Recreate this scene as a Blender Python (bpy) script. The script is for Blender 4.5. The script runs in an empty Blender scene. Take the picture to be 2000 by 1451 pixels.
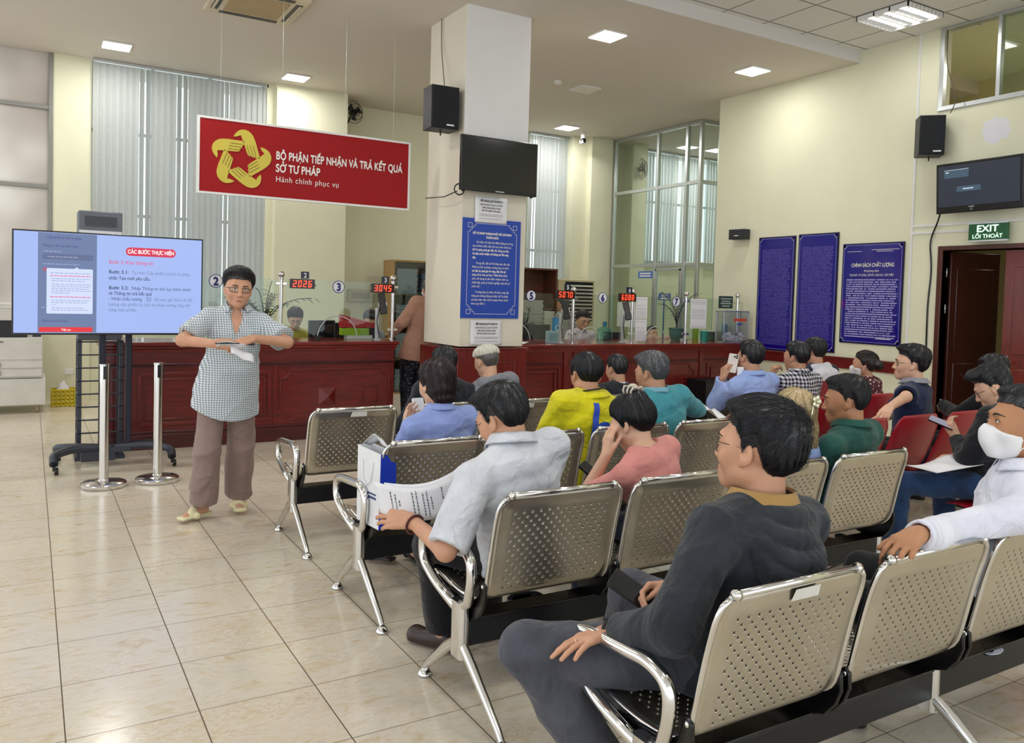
import bpy, math, random
import numpy as np
from math import pi, sin, cos, radians
random.seed(7)
SC = bpy.context.scene
COL = SC.collection

# ---------------------------------------------------------------- camera
CAMP = (0.0, 0.0, 1.55)
def set_camera():
    yaw, pit, roll, fpx = radians(30.788), radians(2.2057), radians(1.6461), 1583.54
    fw = np.array([sin(yaw)*cos(pit), cos(yaw)*cos(pit), -sin(pit)])
    r = np.array([cos(yaw), -sin(yaw), 0.0]); u = np.cross(r, fw)
    r2 = r*cos(roll)+u*sin(roll); u2 = -r*sin(roll)+u*cos(roll)
    from mathutils import Matrix
    m = Matrix([[r2[i], u2[i], -fw[i], CAMP[i]] for i in range(3)]+[[0, 0, 0, 1]])
    cd = bpy.data.cameras.new('camera'); co = bpy.data.objects.new('camera', cd)
    COL.objects.link(co); co.matrix_world = m
    cd.sensor_width = 36.0; cd.lens = fpx/2000*36.0; cd.shift_y = -85.5/2000
    cd.clip_start = 0.05; cd.clip_end = 200
    SC.camera = co
set_camera()

# ---------------------------------------------------------------- world, light, exposure
SC.view_settings.view_transform = 'Standard'
SC.view_settings.look = 'None'
SC.view_settings.gamma = 1.0
SC.view_settings.use_curve_mapping = False
SC.view_settings.exposure = 0.12
wd = bpy.data.worlds.new('world'); SC.world = wd; wd.use_nodes = True
wd.node_tree.nodes['Background'].inputs[0].default_value = (0.90, 0.95, 1.0, 1)
wd.node_tree.nodes['Background'].inputs[1].default_value = 1.52
SC.cycles.max_bounces = 7; SC.cycles.diffuse_bounces = 4; SC.cycles.glossy_bounces = 4
SC.cycles.transmission_bounces = 6; SC.cycles.transparent_max_bounces = 10
SC.cycles.sample_clamp_indirect = 4.0
SC.cycles.caustics_reflective = False; SC.cycles.caustics_refractive = False
def area(name, loc, size, power, col=(1, 1, 1), rot=(0, 0, 0), sy=None):
    ld = bpy.data.lights.new(name, 'AREA'); ld.energy = power; ld.color = col
    ld.size = size
    if sy: ld.shape = 'RECTANGLE'; ld.size_y = sy
    o = bpy.data.objects.new(name, ld); o.location = loc; o.rotation_euler = rot; COL.objects.link(o); return o
H_CEIL, H_TILE, Y_STEP, X_WALL, Y_BACK = 4.5, 4.64, 6.45, 8.65, 12.1

# ---------------------------------------------------------------- materials
MATS = {}
def lin(c):
    return tuple((x/12.92 if x <= 0.04045 else ((x+0.055)/1.055)**2.4) for x in c)
def hexc(s):
    return lin(tuple(int(s[i:i+2], 16)/255 for i in (0, 2, 4)))
class NT:
    def __init__(s, name):
        s.m = bpy.data.materials.new(name); s.m.use_nodes = True
        s.t = s.m.node_tree; s.b = s.t.nodes['Principled BSDF']
    def n(s, typ, **k):
        nd = s.t.nodes.new(typ)
        for a, b in k.items():
            if hasattr(nd, a): setattr(nd, a, b)
        return nd
    def l(s, a, b): s.t.links.new(a, b)
    def tc(s, which='Object', scale=(1, 1, 1), rot=(0, 0, 0), loc=(0, 0, 0)):
        c = s.n('ShaderNodeTexCoord'); mp = s.n('ShaderNodeMapping')
        mp.inputs['Scale'].default_value = scale; mp.inputs['Rotation'].default_value = rot; mp.inputs['Location'].default_value = loc
        s.l(c.outputs[which], mp.inputs[0]); return mp.outputs[0]
    def noise(s, vec, scale=5, detail=4, rough=.55, dist=0):
        nd = s.n('ShaderNodeTexNoise'); nd.inputs['Scale'].default_value = scale; nd.inputs['Detail'].default_value = detail
        nd.inputs['Roughness'].default_value = rough; nd.inputs['Distortion'].default_value = dist
        if vec is not None: s.l(vec, nd.inputs['Vector'])
        return nd.outputs['Fac']
    def ramp(s, fac, stops, interp='LINEAR'):
        r = s.n('ShaderNodeValToRGB'); r.color_ramp.interpolation = interp
        e = r.color_ramp.elements
        while len(e) < len(stops): e.new(.5)
        for i, (p, c) in enumerate(stops):
            e[i].position = p; e[i].color = (*c, 1) if len(c) == 3 else c
        s.l(fac, r.inputs[0]); return r.outputs[0]
    def math(s, op, a, b=None, c=None):
        nd = s.n('ShaderNodeMath'); nd.operation = op
        for i, v in enumerate((a, b, c)):
            if v is None: continue
            if isinstance(v, (int, float)): nd.inputs[i].default_value = v
            else: s.l(v, nd.inputs[i])
        return nd.outputs[0]
    def mix(s, fac, a, b):
        nd = s.n('ShaderNodeMix'); nd.data_type = 'RGBA'
        for i, v in ((0, fac), (6, a), (7, b)):
            if isinstance(v, (int, float)): nd.inputs[i].default_value = v
            elif isinstance(v, tuple): nd.inputs[i].default_value = (*v, 1) if len(v) == 3 else v
            else: s.l(v, nd.inputs[i])
        return nd.outputs[2]
    def bump(s, h, strength=.3, dist=.01):
        b = s.n('ShaderNodeBump'); b.inputs['Strength'].default_value = strength; b.inputs['Distance'].default_value = dist
        s.l(h, b.inputs['Height']); s.l(b.outputs[0], s.b.inputs['Normal'])
    def col(s, c):
        if isinstance(c, tuple): s.b.inputs['Base Color'].default_value = (*c, 1)
        else: s.l(c, s.b.inputs['Base Color'])
    def set(s, **k):
        for a, v in k.items():
            nm = {'rough': 'Roughness', 'metal': 'Metallic', 'spec': 'Specular IOR Level', 'trans': 'Transmission Weight', 'ior': 'IOR', 'alpha': 'Alpha', 'coat': 'Coat Weight', 'crough': 'Coat Roughness', 'sheen': 'Sheen Weight', 'sss': 'Subsurface Weight', 'aniso': 'Anisotropic'}[a]
            if isinstance(v, (int, float)): s.b.inputs[nm].default_value = v
            else: s.l(v, s.b.inputs[nm])
def mat(name, c, rough=.6, metal=0, var=.06, vs=6, bump=0, bs=60, **k):
    """plain procedural material: a colour with slight noise variation"""
    if name in MATS: return MATS[name]
    if isinstance(c, str): c = hexc(c)
    t = NT(name); v = t.tc()
    if var > 0:
        n = t.noise(v, vs, 3)
        t.col(t.ramp(n, [(.3, tuple(x*(1-var) for x in c)), (.7, tuple(min(1, x*(1+var)) for x in c))]))
    else: t.col(c)
    t.set(rough=rough, metal=metal, **k)
    if bump > 0: t.bump(t.noise(v, bs, 4), bump, .004)
    MATS[name] = t.m; return t.m
def emis(name, c, s=1.0):
    if name in MATS: return MATS[name]
    if isinstance(c, str): c = hexc(c)
    t = NT(name); t.col((0.02, .02, .02)); t.b.inputs['Emission Color'].default_value = (*c, 1); t.b.inputs['Emission Strength'].default_value = s
    t.set(rough=.4); MATS[name] = t.m; return t.m
def glass(name, c=(1, 1, 1), ior=1.45, rough=0.0, refl=1.0):
    """thin clear pane: transparent with fresnel reflection"""
    if name in MATS: return MATS[name]
    m = bpy.data.materials.new(name); m.use_nodes = True; t = m.node_tree; t.nodes.clear()
    o = t.nodes.new('ShaderNodeOutputMaterial'); mx = t.nodes.new('ShaderNodeMixShader'); tr = t.nodes.new('ShaderNodeBsdfTransparent'); g = t.nodes.new('ShaderNodeBsdfGlossy'); fr = t.nodes.new('ShaderNodeFresnel')
    t.nodes.remove(fr); lw = t.nodes.new('ShaderNodeLayerWeight'); lw.inputs[0].default_value = .5
    tr.inputs[0].default_value = (*c, 1); g.inputs['Roughness'].default_value = rough
    pw = t.nodes.new('ShaderNodeMath'); pw.operation = 'POWER'; pw.inputs[1].default_value = 5; mu = t.nodes.new('ShaderNodeMath'); mu.operation = 'MULTIPLY_ADD'; mu.inputs[1].default_value = .9*refl; mu.inputs[2].default_value = .045*refl; mu.use_clamp = True
    t.links.new(lw.outputs['Facing'], pw.inputs[0]); t.links.new(pw.outputs[0], mu.inputs[0]); t.links.new(mu.outputs[0], mx.inputs[0]); t.links.new(tr.outputs[0], mx.inputs[1]); t.links.new(g.outputs[0], mx.inputs[2]); t.links.new(mx.outputs[0], o.inputs[0])
    MATS[name] = m; return m

# ---------------------------------------------------------------- mesh building
class MB:
    def __init__(s): s.v = []; s.f = []; s.mi = []; s.cur = 0
    def add(s, vs, fs):
        o = len(s.v); s.v += [tuple(map(float, p)) for p in vs]
        for f in fs: s.f.append(tuple(i+o for i in f)); s.mi.append(s.cur)
        return s
    def box(s, a, b):
        (x0, y0, z0), (x1, y1, z1) = a, b
        x0, x1 = min(x0, x1), max(x0, x1); y0, y1 = min(y0, y1), max(y0, y1); z0, z1 = min(z0, z1), max(z0, z1)
        return s.add([(x0, y0, z0), (x1, y0, z0), (x1, y1, z0), (x0, y1, z0), (x0, y0, z1), (x1, y0, z1), (x1, y1, z1), (x0, y1, z1)],
                     [(0, 3, 2, 1), (4, 5, 6, 7), (0, 1, 5, 4), (1, 2, 6, 5), (2, 3, 7, 6), (3, 0, 4, 7)])
    def hexa(s, p):   # 8 points: bottom 4 (ccw) then top 4
        return s.add(p, [(0, 3, 2, 1), (4, 5, 6, 7), (0, 1, 5, 4), (1, 2, 6, 5), (2, 3, 7, 6), (3, 0, 4, 7)])
    def rbox(s, a, b, r=.01, n=3, axis=2):
        """box with four edges rounded along an axis"""
        ax = [i for i in range(3) if i != axis]
        u0, u1 = min(a[ax[0]], b[ax[0]]), max(a[ax[0]], b[ax[0]]); v0, v1 = min(a[ax[1]], b[ax[1]]), max(a[ax[1]], b[ax[1]])
        r = min(r, (u1-u0)/2*.999, (v1-v0)/2*.999); pts = []
        for cx_, cy_, a0 in ((u1-r, v1-r, 0), (u0+r, v1-r, 90), (u0+r, v0+r, 180), (u1-r, v0+r, 270)):
            for k in range(n+1):
                t = radians(a0+90*k/n); pts.append((cx_+r*cos(t), cy_+r*sin(t)))
        return s.prism(pts, min(a[axis], b[axis]), max(a[axis], b[axis]), axis)
    def prism(s, pts, w0, w1, axis=2):
        n = len(pts)
        def P(p, w):
            q = [0, 0, 0]; ax = [i for i in range(3) if i != axis]; q[ax[0]], q[ax[1]], q[axis] = p[0], p[1], w; return tuple(q)
        vs = [P(p, w0) for p in pts]+[P(p, w1) for p in pts]
        fs = [tuple(range(n))[::-1], tuple(range(n, 2*n))]+[(i, (i+1) % n, n+(i+1) % n, n+i) for i in range(n)]
        return s.add(vs, fs)
    def tube(s, path, r, n=10, closed=False, caps=True, flat=1.0, up=(0, 0, 1)):
        P = np.array(path, float); m = len(P); R = np.full(m, r) if np.isscalar(r) else np.array(r, float)
        T = np.zeros_like(P)
        for i in range(m):
            a = P[(i-1) % m] if (closed or i > 0) else P[i]; b = P[(i+1) % m] if (closed or i < m-1) else P[i]
            T[i] = (b-a)/(np.linalg.norm(b-a)+1e-12)
        up = np.array(up, float)
        if abs(T[0] @ up) > .95: up = np.array([1.0, 0, 0]) if abs(T[0][0]) < .9 else np.array([0, 1.0, 0])
        U = up-T[0]*(T[0] @ up); U /= np.linalg.norm(U); vs = []
        for i in range(m):
            U = U-T[i]*(T[i] @ U); U /= np.linalg.norm(U)+1e-12; V = np.cross(T[i], U)
            for k in range(n):
                t = 2*pi*k/n; vs.append(P[i]+R[i]*(cos(t)*U*flat+sin(t)*V))
        fs = []
        for i in range(m if closed else m-1):
            j = (i+1) % m
            for k in range(n): fs.append((i*n+k, i*n+(k+1) % n, j*n+(k+1) % n, j*n+k))
        if caps and not closed: fs += [tuple(range(n))[::-1], tuple((m-1)*n+k for k in range(n))]
        return s.add(vs, fs)
    def lathe(s, prof, c=(0, 0, 0), n=24, axis=2, caps=True):
        vs = []; fs = []; m = len(prof)
        for (r, z) in prof:
            for k in range(n):
                t = 2*pi*k/n
                q = {2: (r*cos(t), r*sin(t), z), 1: (r*sin(t), z, r*cos(t)), 0: (z, r*cos(t), r*sin(t))}[axis]
                vs.append((c[0]+q[0], c[1]+q[1], c[2]+q[2]))
        for i in range(m-1):
            for k in range(n): fs.append((i*n+k, i*n+(k+1) % n, (i+1)*n+(k+1) % n, (i+1)*n+k))
        if caps: fs += [tuple(range(n))[::-1], tuple((m-1)*n+k for k in range(n))]
        return s.add(vs, fs)
    def ball(s, c, r, n=14, m=9):
        r = (r, r, r) if np.isscalar(r) else r
        vs = [(c[0], c[1], c[2]-r[2])]
        for i in range(1, m):
            a = -pi/2+pi*i/m
            for k in range(n): t = 2*pi*k/n; vs.append((c[0]+r[0]*cos(a)*cos(t), c[1]+r[1]*cos(a)*sin(t), c[2]+r[2]*sin(a)))
        vs.append((c[0], c[1], c[2]+r[2])); fs = []
        for k in range(n): fs.append((0, 1+(k+1) % n, 1+k)); fs.append((len(vs)-1, 1+(m-2)*n+k, 1+(m-2)*n+(k+1) % n))
        for i in range(m-2):
            for k in range(n): fs.append((1+i*n+k, 1+i*n+(k+1) % n, 1+(i+1)*n+(k+1) % n, 1+(i+1)*n+k))
        return s.add(vs, fs)
    def grid(s, fn, nu, nv):
        vs = [fn(i/nu, j/nv) for j in range(nv+1) for i in range(nu+1)]
        fs = [(j*(nu+1)+i, j*(nu+1)+i+1, (j+1)*(nu+1)+i+1, (j+1)*(nu+1)+i) for j in range(nv) for i in range(nu)]
        return s.add(vs, fs)
    def xf(s, M, start=0):
        M = np.array(M, float)
        for i in range(start, len(s.v)):
            q = M[:3, :3] @ np.array(s.v[i])+M[:3, 3]; s.v[i] = tuple(q)
        return s
def arc_path(pts, r=.03, n=5):
    """polyline with rounded corners"""
    P = [np.array(p, float) for p in pts]; out = [P[0]]
    for i in range(1, len(P)-1):
        a, b, c = P[i-1], P[i], P[i+1]; d1 = a-b; d2 = c-b; l1 = np.linalg.norm(d1); l2 = np.linalg.norm(d2)
        rr = min(r, l1*.49, l2*.49); p1 = b+d1/l1*rr; p2 = b+d2/l2*rr
        for k in range(n+1):
            t = k/n; out.append((1-t)**2*p1+2*t*(1-t)*b+t*t*p2)
    out.append(P[-1]); return out
def obj(name, mb, m=None, parent=None, smooth=False, bevel=0, solid=0, sub=0, loc=None, wn=False, seg=2):
    me = bpy.data.meshes.new(name); me.from_pydata(mb.v, [], mb.f)
    ms = m if isinstance(m, (list, tuple)) else [m]
    for q in ms:
        if q: me.materials.append(q)
    if len(ms) > 1: me.polygons.foreach_set('material_index', mb.mi)
    o = bpy.data.objects.new(name, me); COL.objects.link(o)
    if parent: o.parent = parent
    if loc: o.location = loc
    if solid: md = o.modifiers.new('s', 'SOLIDIFY'); md.thickness = solid; md.offset = 0
    if bevel: md = o.modifiers.new('b', 'BEVEL'); md.width = bevel; md.segments = seg; md.limit_method = 'ANGLE'; md.angle_limit = radians(35)
    if sub: md = o.modifiers.new('u', 'SUBSURF'); md.levels = sub; md.render_levels = sub
    if smooth == 'auto' or bevel:
        me.shade_smooth()
        try: me.set_sharp_from_angle(angle=radians(38))
        except Exception: pass
    elif smooth: me.shade_smooth()
    me.update(); return o
def tag(o, label=None, cat=None, group=None, kind=None):
    if label: o['label'] = label
    if cat: o['category'] = cat
    if group: o['group'] = group
    if kind: o['kind'] = kind
    return o
def empty(name, loc=(0, 0, 0), rz=0, label=None, cat=None, group=None):
    o = bpy.data.objects.new(name, None); COL.objects.link(o); o.location = loc; o.rotation_euler = (0, 0, rz); o.empty_display_size = .1
    return tag(o, label, cat, group)
def struct(name, mb, m, **k):
    o = obj(name, mb, m, **k); o['kind'] = 'structure'; return o
def copy_tree(o, parent=None, skip='sticker'):
    c = o.copy(); COL.objects.link(c)
    if parent: c.parent = parent
    for ch in [q for q in bpy.data.objects if q.parent is o and not q.name.startswith(skip)]: copy_tree(ch, c)
    return c
import unicodedata
_G = {}
def _font_mesh(body, off=0, ext=0, spacing=1.0, shear=0):
    cu = bpy.data.curves.new('lettering_curve', 'FONT'); cu.body = body; cu.size = 1.0; cu.extrude = ext; cu.offset = off; cu.space_character = spacing; cu.shear = shear; cu.resolution_u = 4
    to = bpy.data.objects.new('lettering_curve', cu); me = bpy.data.meshes.new_from_object(to); bpy.data.objects.remove(to); return me
def _glyph(c):
    if c not in _G:
        def bb(t):
            me = _font_mesh(t); X = [v.co.x for v in me.vertices]; Y = [v.co.y for v in me.vertices]; bpy.data.meshes.remove(me); return (min(X), max(X), min(Y), max(Y)) if X else (0, 0, 0, 0)
        b1 = bb('l'+c+'l'); b0 = bb('ll'); g = bb(c); _G[c] = ((b1[1]-b1[0])-(b0[1]-b0[0]), g)
    return _G[c]
def text(name, s, size, m, parent=None, loc=(0, 0, 0), rot=(pi/2, 0, 0), align='LEFT', sx=1.0, ext=.0008, bold=0.0, spacing=1.0, shear=0, width=None):
    """lettering: plain glyphs from the font, Vietnamese marks drawn above, below and beside them"""
    off = bold/size; base = ''; marks = []; x = 0.0
    for ch in unicodedata.normalize('NFC', s):
        d = unicodedata.normalize('NFD', ch); b = d[0]; mk = d[1:]
        if b == 'i' and any(q not in '\u0323' for q in mk): b = '\u0131'
        adv, g = _glyph(b)
        if mk: marks.append((x, g, mk))
        base += b; x += adv*spacing
    me = _font_mesh(base, 0, 0, spacing, 0); V0 = [tuple(v.co) for v in me.vertices]; F0 = [tuple(p.vertices) for p in me.polygons]; bpy.data.meshes.remove(me); t = .042+off; V = []; F = []
    for li, (ox, oy) in enumerate(((0, 0),) if off < .004 else ((-off, 0), (off, 0), (0, off), (0, -off))):
        n0 = len(V); V += [(v[0]+ox, v[1]+oy, li) for v in V0]; F += [tuple(i+n0 for i in f) for f in F0]
    def stroke(pts):
        for (x0, y0), (x1, y1) in zip(pts, pts[1:]):
            L = math.hypot(x1-x0, y1-y0)+1e-9; nx, ny = -(y1-y0)/L*t, (x1-x0)/L*t; ex, ey = (x1-x0)/L*t*.4, (y1-y0)/L*t*.4; o = len(V)
            V.extend([(x0-ex+nx, y0-ey+ny, 5), (x0-ex-nx, y0-ey-ny, 5), (x1+ex-nx, y1+ey-ny, 6), (x1+ex+nx, y1+ey+ny, 6)]); F.append((o, o+1, o+2, o+3))
    for (gx, g, mk) in marks:
        c = gx+(g[0]+g[1])/2; top = g[3]+.05; st = any(q in mk for q in '\u0302\u0306')
        for q in mk:
            dx, dy = (.13, .07) if st else (0, 0)
            if q == '\u0302': stroke([(c-.11, top+.03), (c, top+.12), (c+.11, top+.03)])
            elif q == '\u0306': stroke([(c-.10, top+.12), (c-.04, top+.05), (c+.04, top+.05), (c+.10, top+.12)])
            elif q == '\u0301': stroke([(c-.04+dx, top+.03+dy), (c+.06+dx, top+.14+dy)])
            elif q == '\u0300': stroke([(c+.04+dx, top+.03+dy), (c-.06+dx, top+.14+dy)])
            elif q == '\u0309': stroke([(c-.03+dx, top+.14+dy), (c+.03+dx, top+.16+dy), (c+.05+dx, top+.10+dy), (c+dx, top+.04+dy)])
            elif q == '\u0303': stroke([(c-.10, top+.06+dy*1.6), (c-.03, top+.11+dy*1.6), (c+.03, top+.06+dy*1.6), (c+.10, top+.11+dy*1.6)])
            elif q == '\u0323': stroke([(c-.025, g[2]-.11), (c+.025, g[2]-.11)])
            elif q == '\u031b': r_ = gx+g[1]; stroke([(r_-.03, g[3]-.08), (r_+.05, g[3]-.02), (r_+.06, g[3]+.06)])
    if not V: V = [(0, 0, 0)]
    xs = [v[0] for v in V]; W_ = max(xs)-min(xs); k = (width/W_) if width else sx*size; x0 = (min(xs)+max(xs))/2 if align == 'CENTER' else 0
    V = [((v[0]-x0)*k+shear*v[1]*size, v[1]*size, ext+v[2]*.00022) for v in V]
    me = bpy.data.meshes.new(name); me.from_pydata(V, [], F); me.materials.append(m); me.update()
    o = bpy.data.objects.new(name, me); COL.objects.link(o); o.location = loc; o.rotation_euler = rot
    if parent: o.parent = parent
    return o
# ---------------------------------------------------------------- implicit surfaces (figures, hair, clothes)
def nrm(v):
    v = np.array(v, float); return v/(np.linalg.norm(v)+1e-12)
def cap(a, b, ra, rb, k=.02, op='+'):
    a = np.array(a, float); b = np.array(b, float); ab = b-a; L2 = ab @ ab+1e-12; R = max(ra, rb)
    def f(P):
        t = np.clip(((P-a) @ ab)/L2, 0, 1)
        return np.linalg.norm(P-a-t[:, None]*ab, axis=1)-(ra+t*(rb-ra))
    return (f, np.minimum(a, b)-R, np.maximum(a, b)+R, k, op)
def ell(c, r, k=.02, op='+', R=None):
    c = np.array(c, float); r = np.array(r, float) if not np.isscalar(r) else np.array([r, r, r], float); R = np.eye(3) if R is None else np.array(R)
    def f(P):
        q = (P-c) @ R; k0 = np.linalg.norm(q/r, axis=1); k1 = np.linalg.norm(q/(r*r), axis=1)+1e-9
        return k0*(k0-1)/k1
    m = max(r); return (f, c-m, c+m, k, op)
def loft(st, u, v, k=.03, op='+', p=2.0):
    """st: list of (centre, half width, half depth); u right, v front"""
    C = np.array([s[0] for s in st], float); A = np.array([s[1] for s in st], float); B = np.array([s[2] for s in st], float)
    u = nrm(u); v = nrm(v)
    def f(P):
        best = np.full(len(P), 1e9)
        for i in range(len(C)-1):
            ab = C[i+1]-C[i]; t = np.clip(((P-C[i]) @ ab)/(ab @ ab), 0, 1)
            q = P-C[i]-t[:, None]*ab; w = nrm(ab); a = A[i]+t*(A[i+1]-A[i]); b = B[i]+t*(B[i+1]-B[i]); e = np.minimum(a, b)
            qw = q @ w; q = q-qw[:, None]*w; qu = q @ u; qv = q @ v
            k0 = (np.abs(qu/a)**p+np.abs(qv/b)**p+np.abs(qw/e)**p)**(1/p)
            k1 = np.sqrt((qu/a/a)**2+(qv/b/b)**2+(qw/e/e)**2)+1e-9
            best = np.minimum(best, (k0-1)*np.maximum(k0, .3)/k1)
        return best
    m = max(A.max(), B.max()); return (f, C.min(0)-m, C.max(0)+m, k, op)
def ev(prims, P, pad=.05):
    D = np.full(len(P), .6)
    for f, lo, hi, k, op in prims:
        m = np.all((P > lo-pad-k) & (P < hi+pad+k), axis=1)
        if not m.any(): continue
        d = f(P[m]); D0 = D[m]
        if op == '+':
            if k > 0:
                hh = np.clip(.5+.5*(D0-d)/k, 0, 1); r = D0*(1-hh)+d*hh-k*hh*(1-hh)
            else: r = np.minimum(D0, d)
        else:
            kk = max(k, 1e-5); hh = np.clip(.5-.5*(D0+d)/kk, 0, 1); r = D0*(1-hh)+(-d)*hh+kk*hh*(1-hh)
        D[m] = r
    return D
def mesh_sdf(fn, lo, hi, h):
    """surface nets on a sparse grid; returns verts, quads"""
    lo = np.array(lo, float)-2*h; hi = np.array(hi, float)+2*h; S = 4
    n = (np.ceil((hi-lo)/(h*S)).astype(int)+1)
    g = np.stack(np.meshgrid(*[np.arange(k) for k in n], indexing='ij'), -1).reshape(-1, 3)
    cc = lo+(g+.5)*h*S; d = fn(cc); act = g[np.abs(d) < h*S*1.35]
    if len(act) == 0: return np.zeros((0, 3)), np.zeros((0, 4), int)
    N = n*S+2
    off = np.stack(np.meshgrid(*[np.arange(S)]*3, indexing='ij'), -1).reshape(-1, 3)
    cells = (act[:, None]*S+off[None]).reshape(-1, 3)
    def key(c): return (c[:, 0]*N[1]+c[:, 1])*N[2]+c[:, 2]
    coff = np.stack(np.meshgrid([0, 1], [0, 1], [0, 1], indexing='ij'), -1).reshape(-1, 3)
    K = key(cells); vk = np.unique(np.concatenate([K+key(o[None])[0] for o in coff]))
    vz = vk % N[2]; vy = (vk//N[2]) % N[1]; vx = vk//(N[1]*N[2])
    P = lo+np.stack([vx, vy, vz], -1)*h
    D = np.concatenate([fn(P[i:i+400000]) for i in range(0, len(P), 400000)])
    idx = lambda kk: np.searchsorted(vk, kk)
    cid = np.stack([idx(K+key(o[None])[0]) for o in coff], 1); cd = D[cid]
    s = cd < 0; ok = s.any(1) & ~s.all(1); cells = cells[ok]; cd = cd[ok]; K = K[ok]
    edges = [(a, b) for a in range(8) for b in range(a+1, 8) if np.abs(coff[a]-coff[b]).sum() == 1]
    acc = np.zeros((len(cells), 3)); cnt = np.zeros(len(cells))
    for a, b in edges:
        da, db = cd[:, a], cd[:, b]; m = (da < 0) != (db < 0); t = np.where(m, da/np.where(m, da-db, 1), 0)
        p = coff[a]+t[:, None]*(coff[b]-coff[a]); acc += p*m[:, None]; cnt += m
    V = lo+(cells+acc/cnt[:, None])*h
    order = np.argsort(K); Ks = K[order]
    def find(kk):
        j = np.searchsorted(Ks, kk); j = np.clip(j, 0, len(Ks)-1); good = Ks[j] == kk; return order[j], good
    Q = []
    st = [N[1]*N[2], N[2], 1]
    for ax in range(3):
        b_ = [1, 2, 4][2-ax]     # corner index with +1 along ax (coff order x*4+y*2+z)
        m = (cd[:, 0] < 0) != (cd[:, b_] < 0); kk = K[m]; inside = cd[m, 0] < 0; a1, a2 = [(1, 2), (2, 0), (0, 1)][ax]
        i0 = np.nonzero(m)[0]; i1, g1 = find(kk-st[a1]); i2, g2 = find(kk-st[a1]-st[a2]); i3, g3 = find(kk-st[a2]); g_ = g1 & g2 & g3
        q = np.stack([i0, i1, i2, i3], 1)[g_]; ins = inside[g_]; q[~ins] = q[~ins][:, ::-1]; Q.append(q)
    return V, np.concatenate(Q)
def np_mesh(name, V, Q, m, parent=None, smooth=True, extra=None, mi=None, loc=None):
    me = bpy.data.meshes.new(name); k = Q.shape[1] if len(Q) else 4
    parts = [(V, Q)]+(extra or [])
    nv = sum(len(a) for a, b in parts); VV = np.concatenate([a for a, b in parts]).astype(np.float32)
    me.vertices.add(nv); me.vertices.foreach_set('co', VV.ravel())
    loops = []; starts = []; tot = []; o = 0; ls = 0
    for a, b in parts:
        loops.append((b+o).ravel()); starts.append(ls+np.arange(len(b))*b.shape[1]); tot.append(np.full(len(b), b.shape[1])); ls += b.size; o += len(a)
    L = np.concatenate(loops).astype(np.int32); me.loops.add(len(L)); me.loops.foreach_set('vertex_index', L)
    st = np.concatenate(starts).astype(np.int32); me.polygons.add(len(st)); me.polygons.foreach_set('loop_start', st)
    for q in (m if isinstance(m, (list, tuple)) else [m]): me.materials.append(q)
    if mi is not None: me.polygons.foreach_set('material_index', mi.astype(np.int32))
    me.update(calc_edges=True); me.validate()
    if smooth: me.shade_smooth()
    o = bpy.data.objects.new(name, me); COL.objects.link(o)
    if parent: o.parent = parent
    if loc is not None: o.location = loc
    return o
_rng = np.random.RandomState(3)
_K = _rng.normal(size=(10, 3)); _PH = _rng.rand(10)*6.28
def wob(P, s, seed=0):
    """smooth cheap noise in about -1..1"""
    q = P*s+seed*1.7; r = np.zeros(len(P))
    w = np.sin(q @ _K[8]+seed)*.8; w2 = np.sin(q @ _K[9]-seed)*.8
    for i in range(8):
        r += np.sin(q @ _K[i]+_PH[i]+seed*(i+1)+w*(1 if i % 2 else -1)+w2)
    return r/4
def ridge(P, s, seed=0):
    return 1-np.abs(wob(P, s, seed))*1.6
def two_bone(a, b, l1, l2, hint):
    """middle joint between a and b, bent towards hint; returns joint and clamped end"""
    a = np.array(a, float); b = np.array(b, float); d = b-a; L = np.linalg.norm(d)
    if L > (l1+l2)*.995: b = a+d/L*(l1+l2)*.995; d = b-a; L = np.linalg.norm(d)
    u = d/L; x = (l1*l1-l2*l2+L*L)/(2*L); hgt = math.sqrt(max(l1*l1-x*x, 0)); hv = np.array(hint, float); hv = hv-u*(hv @ u); hv = nrm(hv)
    return a+u*x+hv*hgt, b
def rotm(yaw=0, pitch=0, roll=0):
    """person frame: x right, y forward, z up; yaw left +, pitch: nose up +, roll: tilt to the right +"""
    y, p, r = radians(yaw), radians(pitch), radians(roll)
    Rz = np.array([[cos(y), -sin(y), 0], [sin(y), cos(y), 0], [0, 0, 1]])
    Rx = np.array([[1, 0, 0], [0, cos(p), -sin(p)], [0, sin(p), cos(p)]])
    Ry = np.array([[cos(r), 0, sin(r)], [0, 1, 0], [-sin(r), 0, cos(r)]])
    return Rz @ Rx @ Ry
# ---------------------------------------------------------------- figures
def skin_mat(name, c):
    if name in MATS: return MATS[name]
    t = NT(name); v = t.tc(); n = t.noise(v, 14, 4); c = hexc(c)
    t.col(t.ramp(n, [(.3, tuple(x*.9 for x in c)), (.7, (min(1, c[0]*1.07), c[1]*1.05, c[2]*1.05))]))
    t.set(rough=.48, sss=.12, spec=.4); t.b.inputs['Subsurface Radius'].default_value = (1, .35, .2); t.b.inputs['Subsurface Scale'].default_value = .006
    t.bump(t.noise(v, 160, 3), .12, .002); MATS[name] = t.m; return t.m
def hair_mat(name, c, c2=None, tip=None):
    if name in MATS: return MATS[name]
    t = NT(name); v = t.tc(); n = t.noise(v, 190, 2); c = hexc(c); c2 = hexc(c2) if c2 else tuple(x*3 for x in c)
    t.col(t.ramp(n, [(.38, c), (.68, c2)])); t.set(rough=.30, spec=.6); t.bump(t.noise(v, 260, 2), .25, .003); MATS[name] = t.m; return t.m
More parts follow.
